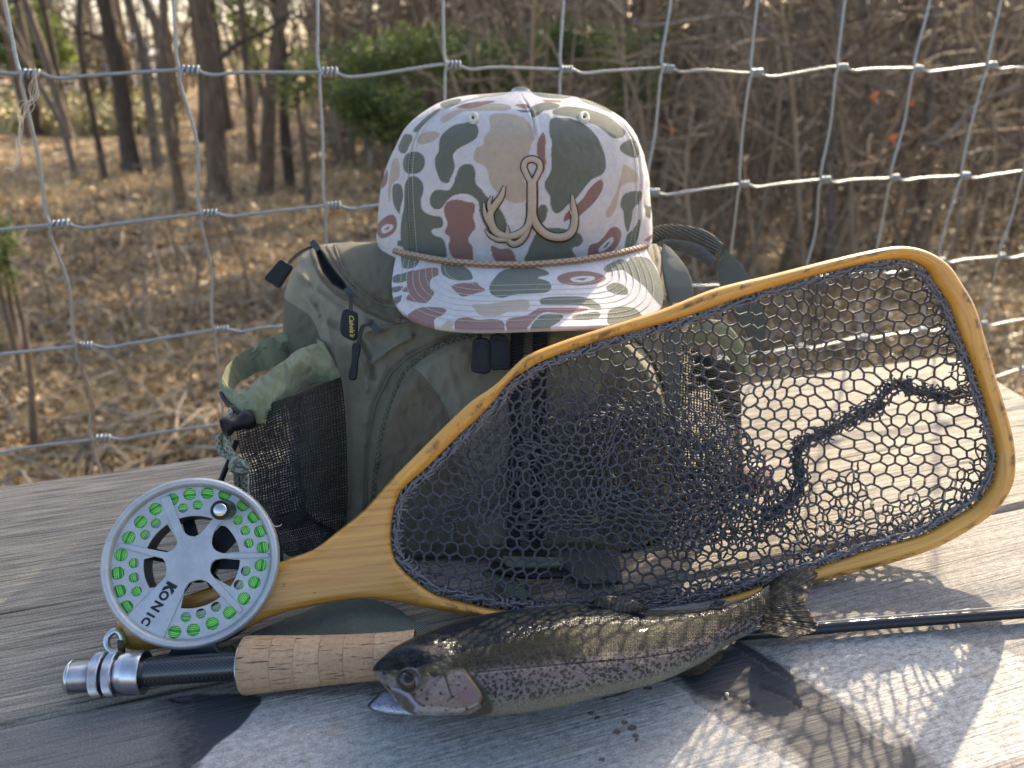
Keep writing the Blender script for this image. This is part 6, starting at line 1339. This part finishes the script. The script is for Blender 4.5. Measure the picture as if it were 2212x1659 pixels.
# lettering on the wide spoke
ls = [('K', (705, 742)), ('O', (668, 796)), ('N', (622, 850)), ('I', (588, 902)), ('C', (566, 936))]
p0, p1 = rp([(700, 762), (553, 950)]); d = p1 - p0; d /= np.linalg.norm(d); ex = d[0] * REX + d[1] * REY; ey = np.cross(RN, ex)
Kc = rp([(694, 768), (660, 811), (619, 864), (584, 908), (560, 940)])
for ch, c, sc in zip('KONIC', Kc, (1.12, 1, 1.05, .95, .9)):
    text_mesh('letter', ch, .0062 * sc, RC + c[0] * REX + c[1] * REY + RN * .00175 - ey * .0021, ex, ey, .00012, M_BKM, spool, 0, .00055 if ch == 'K' else .00028, 'CENTER')
fo = C3([(706, 1085), (965, 1085), (968, 1140), (985, 1168), (1108, 1182), (1108, 1214), (545, 1238), (548, 1214), (690, 1186), (706, 1150)])
o_ = PD(*C3([(830, 1160)])[0], .418); c2 = [tuple(((_p := (PD(x, y, .418) - o_)) @ np.array([1, 0, 0]), _p @ np.array([0, ST, CT]))) for x, y in fo]
curve_plate('reel_foot', [orient(c2)], o_, np.array([1., 0, 0]), np.array([0, ST, CT]), .004, .0006, plain('slate_grey', (.05, .06, .075), .35, .4, 200), reel)
mb = MB(); P = RC + rp([(1310, 300)])[0] @ np.array([REX, REY]); q = C3([(1180, 265), (1240, 340), (1300, 425), (1340, 430), (1352, 420)]); mb.tube(smooth_path(PD(q[:, 0], q[:, 1], np.array([.422, .420, .424, .43, .432])), 24), .00022, 4); mb.build('tippet_strand', plain('clear_tippet', (.6, .6, .55), .3), reel)

# ================================================================ FLY ROD
rod = thing('fly_rod', 'dark fly rod with cork handle and silver reel seat lying under the fish', 'rod', tuple(PZ(155., 1462.)))
RA = PZ(155., 1462., .0112); RBp = PZ(521., 1438., .0138); rax = (RBp - RA) / np.linalg.norm(RBp - RA); mpp = np.linalg.norm(RBp - RA) / 366; rpx = .402 / FV
def seg(name, prof, mat, n=48, par=None): mb = MB(); lathe(mb, RA, rax, [((x - 155) * mpp, r * rpx) for x, r in prof], n); return mb.build(name, mat, par or rod)
M_ALU = NT('satin_aluminium', .24, 1, .5); _v = M_ALU.coord('Object'); M_ALU = M_ALU.fin(M_ALU.mix(M_ALU.noise(_v, 200, 3), (.50, .49, .52), (.66, .65, .69)))
pr = [(147, .5), (147, 22), (150, 32), (155, 36), (159, 37), (161, 33)]
for k in range(12): x = 163 + k * 3.9; pr += [(x, 31), (x + .6, 34.6), (x + 2.2, 34.6), (x + 2.9, 31)]
pr += [(211, 31), (211, .5)]; seat = seg('threaded_butt', pr, M_ALU)
def knurl(name, x0, x1, r):
    n = 110; mb = MB(); P = []; rows_ = [(x0, r - 5, 0), (x0 + 1, r - 1.5, 0), (x0 + 3, r, 1), (x1 - 3, r, 1), (x1 - 1, r - 1.5, 0), (x1, r - 5, 0), (x1, 20, 0)]
    u = np.cross(rax, [0, 0, 1.]); u /= np.linalg.norm(u); v = np.cross(u, rax)
    for x, rr, kn_ in rows_:
        a = np.arange(n * 2) * np.pi / n + (x - x0) * .012; q = (rr + (1.1 * (np.arange(n * 2) % 2) if kn_ else 0)) * rpx; P.append(RA + rax * (x - 155) * mpp + (np.cos(a) * q)[:, None] * u + (np.sin(a) * q)[:, None] * v)
    mb.add(np.array(P).reshape(-1, 3), gridF(len(rows_), n * 2, False, True)); return mb.build(name, M_ALU, rod, False)
knurl('locking_ring', 206, 229, 46.5); knurl('locking_ring', 235, 256, 46.5)
seg('ring_gasket', [(228, 20), (228, 41), (236, 41), (236, 20)], M_BKM)
seg('sliding_hood', [(256, 20), (257, 40), (262, 41), (266, 43.5), (271, 44), (273, 45), (280, 46.5), (300, 46.8), (312, 46.8), (313.5, 45), (312, 42), (308, 30)], M_ALU, 64)
M_CARB = NT('carbon_weave', .22, 0, .5); _v = M_CARB.attr('uvr', 'Vector'); _s = M_CARB.n('ShaderNodeTexChecker'); M_CARB.l(M_CARB.coord(src=_v, scale=(1, 1, 1)), _s.inputs[0]); _s.inputs[1].default_value = (.010, .012, .014, 1); _s.inputs[2].default_value = (.035, .040, .044, 1); _s.inputs[3].default_value = 1.0
M_CARB = M_CARB.fin(_s.outputs[0], Coat_Weight=.6, Coat_Roughness=.1)
n = 60; P = RA + rax * (np.linspace(300, 523, n) - 155)[:, None] * mpp; sides = 48; mb = MB(); mb.tube(P, 30.5 * rpx, sides, caps=False)
uv = np.stack([np.repeat(np.linspace(0, 223 * mpp / .0011, n), sides), np.tile(np.arange(sides) * 1.0, n), np.zeros(n * sides) + .5], 1); mesh('reel_seat', mb.V[0], gridF(n, sides, False, True), M_CARB, rod, True, {'uvr': uv})
seg('winding_check', [(519, 20), (519, 47), (522, 52), (524, 47)], M_ALU)
M_CORK = NT('cork', .8, 0, .3); so = M_CORK.attr('uvr', 'Vector'); g1 = M_CORK.noise(M_CORK.coord(src=so, scale=(420, 5, 1)), 1, 4, .6, .3); rid = M_CORK.attr('val')
c = M_CORK.mix(rid, (.45, .29, .165), (.56, .38, .225)); c = M_CORK.mix(M_CORK.ramp(g1, [(.3, .5), (.6, 0)]), c, (.30, .18, .105))
pit = M_CORK.ramp(M_CORK.noise(M_CORK.coord(src=so, scale=(75, 17, 1)), 1, 5, .62, .5), [(.60, 0), (.66, .9)]); pit2 = M_CORK.ramp(M_CORK.noise(M_CORK.coord(src=so, scale=(520, 22, 1)), 1, 3, .6), [(.66, 0), (.74, 1)])
pp = M_CORK.math('MAXIMUM', pit, pit2)
M_CORK = M_CORK.fin(M_CORK.mix(pp, c, (.085, .045, .028)), None, M_CORK.bump(M_CORK.math('SUBTRACT', g1, M_CORK.math('MULTIPLY', pp, 2)), .0006, .8))
CE = PZ(870., 1411., .0128); ck = [(522, 40), (523, 54), (528, 59.5), (536, 61), (560, 60), (620, 56.5), (700, 52.5), (780, 50), (830, 49.5), (880, 50), (905, 52)]
edges_ = [522, 596, 646, 700, 752, 818, 880, 905]; random.seed(3)
for i in range(7):
    x0, x1 = edges_[i], edges_[i + 1]; n = 26; xs = np.linspace(x0 + .15, x1 - .15, n); xx, rr = zip(*ck); r_ = np.interp(xs, xx, rr); r_[0] -= .5; r_[-1] -= .5
    sides = 64; P = RA + rax * (xs - 155)[:, None] * mpp; mb = MB(); mb.tube(P, r_ * rpx * 1.02, sides, random.random(), caps=True); V = np.vstack(mb.V); uv = np.zeros((len(V), 3)); ph_ = random.uniform(0, 20); uv[:n * sides, 0] = np.repeat(xs * mpp + ph_, sides); tile = np.abs((np.arange(sides) * 2 / sides) - 1) * 3.0; uv[:n * sides, 1] = np.tile(tile + ph_, n); uv[n * sides:, 0] = ph_
    mb.build('cork_ring', M_CORK, rod, True, None, {'uvr': uv})
s0 = RA + rax * (880 - 155) * mpp; pts = [s0, PZ(1200., 1392., .0085), PZ(1640., 1367., .0065), PZ(1900., 1347., .0055), PZ(2212., 1324., .0050), PZ(2600., 1296., .0045)]
mb = MB(); mb.tube(smooth_path(pts, 80), np.interp(np.linspace(0, 1, 80), [0, .05, 1], [.0050, .0038, .0029]), 20); mb.build('blank', plain('rod_blank', (.010, .012, .016), .16, 0, 200, .3), rod)
mb = MB(); q = [PZ(1600., 1356., .010), PZ(1700., 1349., .0105), PZ(1900., 1332., .0100), PZ(2212., 1307., .0095), PZ(2600., 1277., .009)]; mb.tube(smooth_path(q, 60), .00038, 6); mb.build('leader_line', plain('cream_line', (.75, .66, .50), .4), rod)

# ================================================================ TROUT
CH = tf(.1432, 777.6, 1353.7)
fish = thing('trout', 'dead spotted rainbow trout lying on its side with its mouth open', 'fish', tuple(PZ(1250., 1450.)))
xs = [805, 808, 815, 828, 840, 856, 886, 932, 993, 1054, 1116, 1177, 1238, 1300, 1350, 1398, 1450, 1500, 1527, 1573, 1612, 1640, 1662]
yt = [1447, 1440, 1430, 1418, 1407, 1396, 1380, 1360, 1340, 1326, 1317, 1311, 1306, 1306, 1312, 1317, 1318, 1315, 1312, 1305, 1292, 1276, 1262]
yb = [1453, 1458, 1466, 1481, 1496, 1516, 1541, 1546, 1549, 1547, 1542, 1533, 1520, 1504, 1493, 1482, 1463, 1440, 1425, 1392, 1374, 1365, 1363]
hz = [.001, .003, .005, .0075, .009, .0105, .0135, .0165, .0185, .0200, .0210, .0215, .0210, .0200, .0190, .0180, .0160, .0135, .0120, .0090, .0065, .0045, .0030]
N = 760; X_ = np.linspace(805, 1662, N)
def cf(a, k=1.0):
    q = smooth_path(np.stack([xs, np.array(a) * k], 1), 900); return np.interp(X_, q[:, 0], q[:, 1]) / k
YT, YB, HZ = cf(yt), cf(yb), cf(hz, 5000)
M_ = 300; ph = np.concatenate([np.linspace(0, np.pi, 230, endpoint=False), np.linspace(np.pi, 2 * np.pi, 70, endpoint=False)]); c_, s_ = np.cos(ph), np.sin(ph)
yy = ((YT + YB) / 2)[:, None] + ((YB - YT) / 2)[:, None] * (np.sign(c_) * np.abs(c_)**.9)[None]; xx = np.broadcast_to(X_[:, None], yy.shape).copy()
vd = (yy - YT[:, None]) / (YB - YT)[:, None]                      # 0 back .. 1 belly
lift = .010 * (1 - vd) + .020 * (1 - vd) * (1 - sm(xx, 850, 1010)) + .004
zc = HZ[:, None] + lift - .004 * vd
ss = np.where(s_ > 0, np.abs(s_)**.85, -np.abs(s_)**.7 * .9)[None]
zz = zc + HZ[:, None] * ss
frontm = np.broadcast_to((s_ > 0)[None], yy.shape)
# gill cover stands proud, lateral line sunk
hx, hy = xx, yy
GILL = CH([(1290, 700), (1420, 660), (1560, 640), (1650, 760), (1740, 880), (1810, 980), (1845, 1070), (1800, 1160), (1700, 1220), (1550, 1280), (1300, 1290), (1000, 1290), (900, 1200), (1100, 900)])
GILL = smooth_path(GILL, 80, True); sg = sdf(GILL, hx, hy); zz = zz + np.where(frontm, .0016 * sm(sg, -1.5, 2.5), 0)
LAT = np.array([(1024, 1453), (1100, 1446), (1207, 1436), (1300, 1429), (1389, 1421), (1450, 1411), (1496, 1403), (1560, 1384), (1603, 1363), (1660, 1325)], float)
dl = pathvec(LAT, hx, hy)[0]; zz = zz - np.where(frontm, .0004 * np.exp(-(dl / 1.5)**2), 0)
PRE = CH([(1280, 750), (1330, 900), (1385, 1050), (1330, 1120)]); zz = zz - np.where(frontm, .0007 * np.exp(-(pathvec(PRE, hx, hy)[0] / 1.6)**2), 0)
zz = zz + np.where(frontm, .0003 * fnoise(xx / 30, yy / 18, 201), 0)
P = PZ(xx, yy, np.maximum(zz, .0012)); V = P.reshape(-1, 3); x, y = xx.ravel(), yy.ravel(); v = vd.ravel()
rn = np.random.default_rng(5); nz = fnoise(x / 14, y / 9, 210); nz2 = fnoise(x / 5, y / 4, 215)
def lerp(a, b, w): return np.asarray(a) * (1 - w[:, None]) + np.asarray(b) * w[:, None]
col = lerp((.066, .064, .036), (.100, .092, .062), sm(v + nz * .05, .25, .5)); col = lerp(col, (.29, .235, .235), sm(v + nz * .06, .50, .60)); col = lerp(col, (.33, .33, .29), sm(v + nz * .06, .70, .84)); col = lerp(col, (.36, .37, .29), sm(v, .88, 1.0))
WET = np.array([(700, 1460), (820, 1448), (880, 1447), (935, 1432), (1009, 1405), (1085, 1388), (1161, 1370), (1207, 1355), (1290, 1349), (1382, 1349), (1481, 1337), (1560, 1322), (1603, 1306), (1680, 1270)], float)
wy = np.interp(x, WET[:, 0], WET[:, 1]); wet = 1 - sm(y - wy + nz * 2.5 + nz2 * 2.0, -1.2, 1.2)
col = lerp(col, (.007, .013, .022), wet * .97); col = lerp(col, (.030, .034, .012), wet * sm(nz, .25, .6) * .7)
col = lerp(col, (.16, .15, .035), sm(fnoise(x / 22, y / 14, 230), .35, .6) * (1 - wet) * (1 - sm(v, .45, .55)) * .8)
# spots
col = col * (1 - .28 * sm(v, .2, .32) * (1 - sm(v, .46, .56)))[:, None]
sx = rn.uniform(830, 1665, 3000); k = np.interp(sx, X_, np.arange(N)).astype(int); sv = rn.random(3000)**1.0; sy = YT[k] + (YB[k] - YT[k]) * (sv * .95); sr = rn.uniform(1.5, 3.9, 3000) * np.where(sv > .55, .9, 1.05)
dk = np.zeros(len(x)); order = np.argsort(x.reshape(N, -1)[:, 0])
Xg = xx.reshape(N, M_); Yg = yy.reshape(N, M_); DK = np.zeros((N, M_)); wX = X_[1] - X_[0]
for a, b, r_ in zip(sx, sy, sr):
    if a < 1010 and b > np.interp(a, [830, 1010], [1440, 1400]) : continue
    i0 = max(0, int((a - 805 - 6) / wX)); i1 = min(N, int((a - 805 + 6) / wX) + 1); d = np.hypot((Xg[i0:i1] - a) * .85, Yg[i0:i1] - b); DK[i0:i1] = np.maximum(DK[i0:i1], 1 - sm(d, r_ * .55, r_ * 1.35))
DK = DK.ravel() * np.where(v > .62, .9, .95); col = lerp(col, (.030, .028, .026), DK * (1 - wet * .3) * (1 - sm(v, .82, .95)))
lat1 = np.exp(-(dl.ravel() / 1.1)**2) * (x > 1020); col = lerp(col, (.07, .05, .045), lat1 * .7); col = lerp(col, (.5, .44, .42), np.exp(-((dl.ravel() - 2.6) / 1.0)**2) * (x > 1020) * (x < 1220) * .5)
# head colours
MOT = fnoise(x / 7, y / 5, 260)
def blob(poly, c, soft, amt=1.0):
    global col
    L = smooth_path(CH(poly), 80, True); m = (x > L[:, 0].min() - 20) & (x < L[:, 0].max() + 20); w_ = np.zeros(len(x)); w_[m] = sm(sdf(L, x[m], y[m]) + nz[m] * 1.2, -soft, soft); col = lerp(col, c, w_ * amt)
blob([(200, 800), (420, 900), (700, 940), (900, 900), (960, 780), (1300, 740), (1580, 660), (1900, 980), (1900, 1340), (600, 1340), (330, 1000)], (.13, .115, .08), 4)
blob([(800, 960), (960, 900), (1080, 780), (1250, 770), (1330, 900), (1400, 1090), (1560, 1180), (1300, 1260), (1000, 1220), (850, 1110)], (.28, .225, .205), 4, .85)
blob([(1310, 760), (1420, 690), (1560, 680), (1660, 790), (1750, 920), (1815, 1050), (1780, 1140), (1600, 1190), (1420, 1130), (1350, 950)], (.28, .21, .20), 4, .6)
blob([(1430, 960), (1650, 930), (1760, 1020), (1640, 1110), (1470, 1070)], (.24, .14, .14), 5, .7)
blob([(880, 1200), (1500, 1230), (1780, 1150), (1800, 1230), (1550, 1330), (900, 1340)], (.40, .38, .37), 3)
blob([(1000, 620), (1120, 585), (1220, 640), (1230, 700), (1130, 730), (1020, 720)], (.30, .26, .07), 3)
blob([(1050, 690), (1140, 680), (1200, 720), (1130, 760), (1060, 730)], (.04, .035, .03), 1.5)
blob([(930, 700), (1000, 690), (1300, 760), (1280, 640), (1500, 600), (1620, 700), (1580, 560), (1200, 540), (1000, 560), (900, 620)], (.05, .045, .032), 2.5, .8)
hd_ = (1 - sm(x, 985, 1015)); col = lerp(col, (.06, .05, .035), hd_ * sm(MOT, .15, .6) * .6 * (1 - wet)); col = lerp(col, (.45, .42, .38), hd_ * sm(-MOT, .3, .75) * .35 * (1 - wet))
OPE = CH([(1560, 640), (1650, 760), (1740, 880), (1810, 980), (1842, 1070), (1800, 1160), (1700, 1220), (1550, 1290)]); OPE = smooth_path(OPE, 40); do = pathvec(OPE, x, y)[0]; col = lerp(col, (.26, .13, .045), np.exp(-(do / 1.8)**2) * .45)
OPF = OPE + [4.0, 0]; do = pathvec(OPF, x, y)[0]; col = lerp(col, (.05, .04, .03), np.exp(-(do / 1.5)**2) * .7)
dp = pathvec(PRE, x, y)[0]; col = lerp(col, (.06, .05, .04), np.exp(-(dp / 1.2)**2) * .45)
GUM = CH([(480, 930), (620, 970), (730, 1040), (810, 1140), (880, 1215)]); dg_ = pathvec(GUM, x, y)[0]; col = lerp(col, (.40, .38, .50), np.exp(-(dg_ / 4.2)**2))
GU2 = CH([(520, 905), (660, 940), (780, 1010), (850, 1120), (960, 1200)]); dg_ = pathvec(GU2, x, y)[0]; col = lerp(col, (.035, .03, .028), np.exp(-(dg_ / 1.8)**2) * .8)
for a, b, r_ in [(1140, 880, 24), (1010, 1090, 38), (1495, 760, 26), (1490, 880, 22), (1590, 930, 22), (820, 1020, 34), (1220, 1010, 28), (930, 960, 28), (1450, 1225, 20), (1290, 1255, 20), (1080, 1190, 20), (1220, 1190, 16), (960, 1190, 22), (1400, 1060, 32), (1610, 1240, 34), (720, 490, 26), (800, 500, 26), (880, 560, 24), (1050, 290, 26), (1160, 300, 24), (1400, 180, 26)]:
    p = CH([(a, b)])[0]; d = np.hypot(x - p[0], y - p[1]); col = lerp(col, (.035, .028, .026), (1 - sm(d, r_ * .1432 * .4, r_ * .1432 * 1.1)) * .9)
headm = sm(sdf(np.vstack([GILL, CH([(900, 300), (400, 400), (150, 700), (300, 1100)])[0:0]]), x, y), -3, 1); head = np.maximum(headm, 1 - sm(x + (y - 1440) * .2, 955, 985))
t = NT('trout_skin', .3, 0, .5); so = t.attr('uvp', 'Vector'); vr = t.vor(t.coord(src=so, scale=(.27, .33, 1)), 1, 'F1', 'Distance', .35); cA = t.attr('Col', 'Color'); sc_ = t.attr('scal')
ed = t.ramp(vr, [(.25, 1), (.62, 0)]); c = t.mix(t.math('MULTIPLY', t.math('SUBTRACT', 1.0, ed), t.math('MULTIPLY', sc_, .75)), cA, t.mix(1.0, cA, (.22, .22, .20), 'MULTIPLY'))
c = t.mix(t.math('MULTIPLY', t.ramp(vr, [(.05, .55), (.3, 0)]), sc_), c, t.mix(1.0, cA, (1.7, 1.7, 1.65), 'MULTIPLY'))
M_TR = t.fin(c, t.ramp(t.attr('wet'), [(0, .42), (1, .2)]), t.bump(t.math('ADD', t.math('MULTIPLY', t.math('MULTIPLY', ed, sc_), 1.0), t.noise(t.coord(src=so, scale=(.12, .12, 1)), 1, 3)), .0006, .75), Coat_Weight=0.04, Coat_Roughness=.06, Specular_IOR_Level=.14)
fb = mesh('body', V, gridF(N, M_, False, True), M_TR, fish, True, {'uvp': np.stack([x, y, 0 * x], 1), 'wet': wet, 'scal': (1 - head) * (1 - wet * .75)}, np.clip(col * .86, 0, 1))
on_fish = caster(fb)
# eye
pe = CH([(735, 800)])[0]; E0 = on_fish([pe], .0)[0]; up_ = np.array([0, -.45, .89]); M_EYE = NT('eye_glass', .12, 0, .3); M_EYE = M_EYE.fin(M_EYE.attr('Col', 'Color'), Coat_Weight=.35, Coat_Roughness=.03)
ev = CAM - E0; ev /= np.linalg.norm(ev); ev = ev * .75 + np.array([0, 0, .4]); ev /= np.linalg.norm(ev)
pr = [(-.002 + .0048 * math.sin(a), .0050 * math.cos(a)) for a in np.linspace(0, np.pi / 2 - .01, 26)]; mb = MB(); lathe(mb, E0, ev, pr, 48); V_ = np.vstack(mb.V); rr = np.linalg.norm((V_ - E0) - ((V_ - E0) @ ev)[:, None] * ev, axis=1); sh = V_ - E0
ec = lerp(np.tile((.008, .008, .010), (len(V_), 1)), (.12, .085, .035), sm(rr, .0022, .0024)); ec = lerp(ec, (.025, .022, .020), sm(rr, .0025, .0031)); mb.build('eye', M_EYE, fish, True, ec)
q = CH([(735 + 172 * math.cos(a), 800 + 168 * math.sin(a)) for a in np.linspace(0, 2 * np.pi, 40, endpoint=False)]); mb = MB(); mb.tube(on_fish(q, .0001), .00075, 8, closed=True); mb.build('eye_rim', plain('eye_rim_skin', (.05, .055, .055), .2), fish)
p_ = CH([(375, 690)])[0]; mb = MB(); n0 = on_fish([p_], 0)[0]; lathe(mb, n0, CAM - n0, [(.0004, .0016), (.0009, .0012), (.0001, .0006), (0, .0001)], 20); mb.build('nostril', plain('nostril_skin', (.07, .08, .08), .15), fish)
# jaws: shaped pads
def pad(name, poly, lift0, bul, mat, cfun=None, z0=.006, zfun=None, n=70, par=None):
    L = smooth_path(CH(poly) if True else poly, 120, True); c = L.mean(0); R_ = np.linspace(0, 1, 22); G = c + (L - c)[None] * R_[:, None, None]; h = np.sqrt(np.clip(1 - R_**2.4, 0, 1))[:, None]
    z = (zfun(G[..., 0], G[..., 1]) if zfun else z0) + bul * h; zb = (zfun(G[..., 0], G[..., 1]) if zfun else z0) - bul * .6 * h + 0 * z
    T_ = PZ(G[..., 0], G[..., 1], z); B_ = PZ(G[..., 0], G[..., 1], np.maximum(zb, .0006)); V = np.concatenate([T_, B_[::-1]], 0); cc_ = cfun(np.concatenate([G, G[::-1]], 0).reshape(-1, 2), np.concatenate([R_, R_[::-1]]).repeat(120)) if cfun else None
    return mesh(name, V.reshape(-1, 3), gridF(44, 120, False, True), mat, par or fish, True, None, cc_)
M_JAW = NT('wet_skin', .16, 0, .5); M_JAW = M_JAW.fin(M_JAW.attr('Col', 'Color'), None, M_JAW.bump(M_JAW.noise(M_JAW.coord('Object'), 500, 3), .0004, .6), Coat_Weight=.5, Coat_Roughness=.06)
def jawc(g, r):
    q = g - CH([(500, 1150)])[0]; a = fnoise(g[:, 0] / 4, g[:, 1] / 1.4, 301); c = lerp(np.tile((.30, .31, .44), (len(g), 1)), (.58, .60, .66), sm(a + (g[:, 1] - 1527) / 14, -.3, .6)); c = lerp(c, (.10, .09, .15), sm(-a, .1, .5) * .6); left = sm(-(g[:, 0] - CH([(330, 0)])[0][0]), -10, 16)
    c = lerp(c, (.03, .035, .045), sm(r, .86, .93) * (.35 + .65 * left)); return c
jz = lambda gx, gy: .005 + .006 * (1 - sm(gx, 795, 850)) * 0 + .004 * sm(gx, 800, 850)
jaw = pad('lower_jaw', [(410, 965), (300, 1010), (205, 1085), (125, 1165), (120, 1205), (180, 1258), (350, 1292), (600, 1320), (900, 1335), (1100, 1310), (1050, 1240), (850, 1150), (600, 1060), (480, 990)], 0, .0035, M_JAW, jawc, zfun=jz)
def maxc(g, r):
    a = fnoise(g[:, 0] / 3, g[:, 1] / 2, 311); c = lerp(np.tile((.14, .12, .09), (len(g), 1)), (.42, .37, .32), sm(a * .6 + (g[:, 1] - 1500) / 30, 0, .9)); p = CH([(660, 1090)])[0]; c = lerp(c, (.06, .045, .04), (1 - sm(np.hypot(g[:, 0] - p[0], g[:, 1] - p[1]), 2, 5)) * .8); return lerp(c, (.5, .48, .45), sm(r, .93, .99) * .5)
hs_ = lambda gx, gy: np.array([[float(q[2]) for q in on_fish(row, 0)] for row in np.stack([gx, gy], -1)]) 
pad('maxilla', [(325, 850), (440, 915), (600, 985), (705, 1060), (775, 1150), (795, 1235), (745, 1278), (660, 1245), (575, 1165), (500, 1085), (415, 965)], 0, .0014, M_JAW, maxc, zfun=lambda gx, gy: .0215 - .010 * sm(gy, 1475, 1535) )
# fins
def fin(name, base, tip, za, zb, cfun, nr=26, n=90, rag=0.0, thick=.0007, conv=None):
    A_ = smooth_path(np.array(base, float), n); B_ = smooth_path(np.array(tip, float), n); i = np.arange(n); f = np.linspace(0, 1, nr)
    if rag: 
        rg_ = 1 - rag * (.5 + .5 * np.sin(i * 2.1)) * rn.random(n); B_ = A_ + (B_ - A_) * rg_[:, None]
    G = A_[:, None] * (1 - f)[None, :, None] + B_[:, None] * f[None, :, None]; ray = (np.sin(i * 2 * np.pi / 5.3 + 2.5 * fnoise(i / 9., i * 0., 77)) * (.5 + .5 * fnoise(i / 4., i * 0., 78)))[:, None]; z = za * (1 - f)[None] + zb * f[None] + .0004 * ray * (1 - f * .4)[None] + .0012 * fnoise(G[..., 0] / 16, G[..., 1] / 16, 330)
    T_ = PZ(G[..., 0], G[..., 1], z + thick / 2); B2 = PZ(G[..., 0], G[..., 1], z - thick / 2)[:, ::-1]; Vv = np.concatenate([T_, B2], 1); g2 = np.concatenate([G, G[:, ::-1]], 1).reshape(-1, 2); rr = np.repeat(ray, 2 * nr, 1).ravel(); ff = np.tile(np.r_[f, f[::-1]], n)
    F = gridF(n, 2 * nr, False, True).tolist(); F += [list(range(2 * nr))[::-1], [(n - 1) * 2 * nr + j for j in range(2 * nr)]]
    return mesh(name, Vv.reshape(-1, 3), F, M_FIN, fish, True, None, cfun(g2, rr, ff))
M_FIN = NT('fin_skin', .5, 0, .3); M_FIN = M_FIN.fin(M_FIN.attr('Col', 'Color'), None, M_FIN.bump(M_FIN.noise(M_FIN.coord('Object'), 900, 2), .0002, .6))
tsp = np.stack([rn.uniform(1640, 1765, 120), rn.uniform(1228, 1372, 120)], 1)
def tailc(g, ray, f):
    c = lerp(np.tile((.095, .085, .060), (len(g), 1)), (.150, .115, .072), sm(fnoise(g[:, 0] / 18, g[:, 1] / 14, 340), -.3, .4)); c = c * (1 + .45 * ray[:, None] * .6); c = lerp(c, (.13, .085, .06), sm(f, .75, 1) * .7)
    d = np.min(np.hypot(g[:, None, 0] - tsp[None, :, 0], (g[:, None, 1] - tsp[None, :, 1])), 1); c = lerp(c, (.022, .018, .016), (1 - sm(d, 1.3, 3.0)) * .85 * (1 - sm(f, .7, 1) * .5)); c = lerp(c, (.05, .045, .04), sm(g[:, 1], 1330, 1370) * .6); return np.clip(c * .62, 0, 1)
fin('tail_fin', [(1646, 1268), (1652, 1285), (1652, 1310), (1648, 1335), (1640, 1366)], [(1673, 1250), (1690, 1238), (1712, 1227), (1744, 1224), (1768, 1238), (1760, 1255), (1750, 1275), (1741, 1296), (1739, 1308), (1750, 1320), (1758, 1335), (1768, 1348), (1764, 1363), (1745, 1370), (1725, 1375), (1695, 1376), (1664, 1369)], .012, .020, tailc, 40, 240, .06)
dkc = lambda g, ray, f: np.clip(lerp(np.tile((.055, .042, .030), (len(g), 1)), (.15, .12, .085), sm(ray * .5 + fnoise(g[:, 0] / 5, g[:, 1] / 3, 350), -.2, .7)), 0, 1)
fin('dorsal_fin', [(1272, 1304), (1300, 1312), (1340, 1322), (1395, 1324)], [(1276, 1300), (1292, 1290), (1325, 1288), (1360, 1294), (1402, 1312)], .042, .047, dkc, 14, 80)
fin('adipose_fin', [(1530, 1312), (1545, 1311), (1562, 1309)], [(1536, 1303), (1548, 1296), (1568, 1296)], .030, .033, lambda g, r, f: np.tile((.035, .045, .055), (len(g), 1)), 10, 30)
fin('anal_fin', [(1474, 1455), (1500, 1440), (1530, 1423), (1548, 1408)], [(1470, 1460), (1510, 1458), (1545, 1436), (1569, 1410)], .012, .004, lambda g, r, f: dkc(g, r, f) * .55, 16, 70, .05)
fin('pelvic_fin', [(1300, 1506), (1330, 1500), (1350, 1495)], [(1302, 1509), (1340, 1502), (1371, 1489)], .006, .003, lambda g, r, f: dkc(g, r, f) * .4, 8, 40)
fin('pectoral_fin', [(1012, 1536), (1030, 1537), (1050, 1539)], [(1020, 1545), (1060, 1548), (1131, 1545)], .012, .004, lambda g, r, f: lerp(np.tile((.045, .035, .026), (len(g), 1)), (.30, .20, .13), sm(g[:, 1], 1542, 1548)), 14, 60)
# scraps on the ledge
M_SC = plain('scale_scrap', (.5, .5, .4), .6)
for k, (a, b, s_) in enumerate([(1570, 1500, .0011), (1262, 1296, .0)]):
    if s_: mb = MB(); c = PZ(float(a), float(b), .0006); lathe(mb, c, (0, 0, 1), [(0, s_), (.0006, s_ * .9), (.001, s_ * .3), (.001, .0001)], 14); tag(mb.build('fish_scale', M_SC), 'tiny pale fish scale lying on the plank right of the fish belly', 'scale')
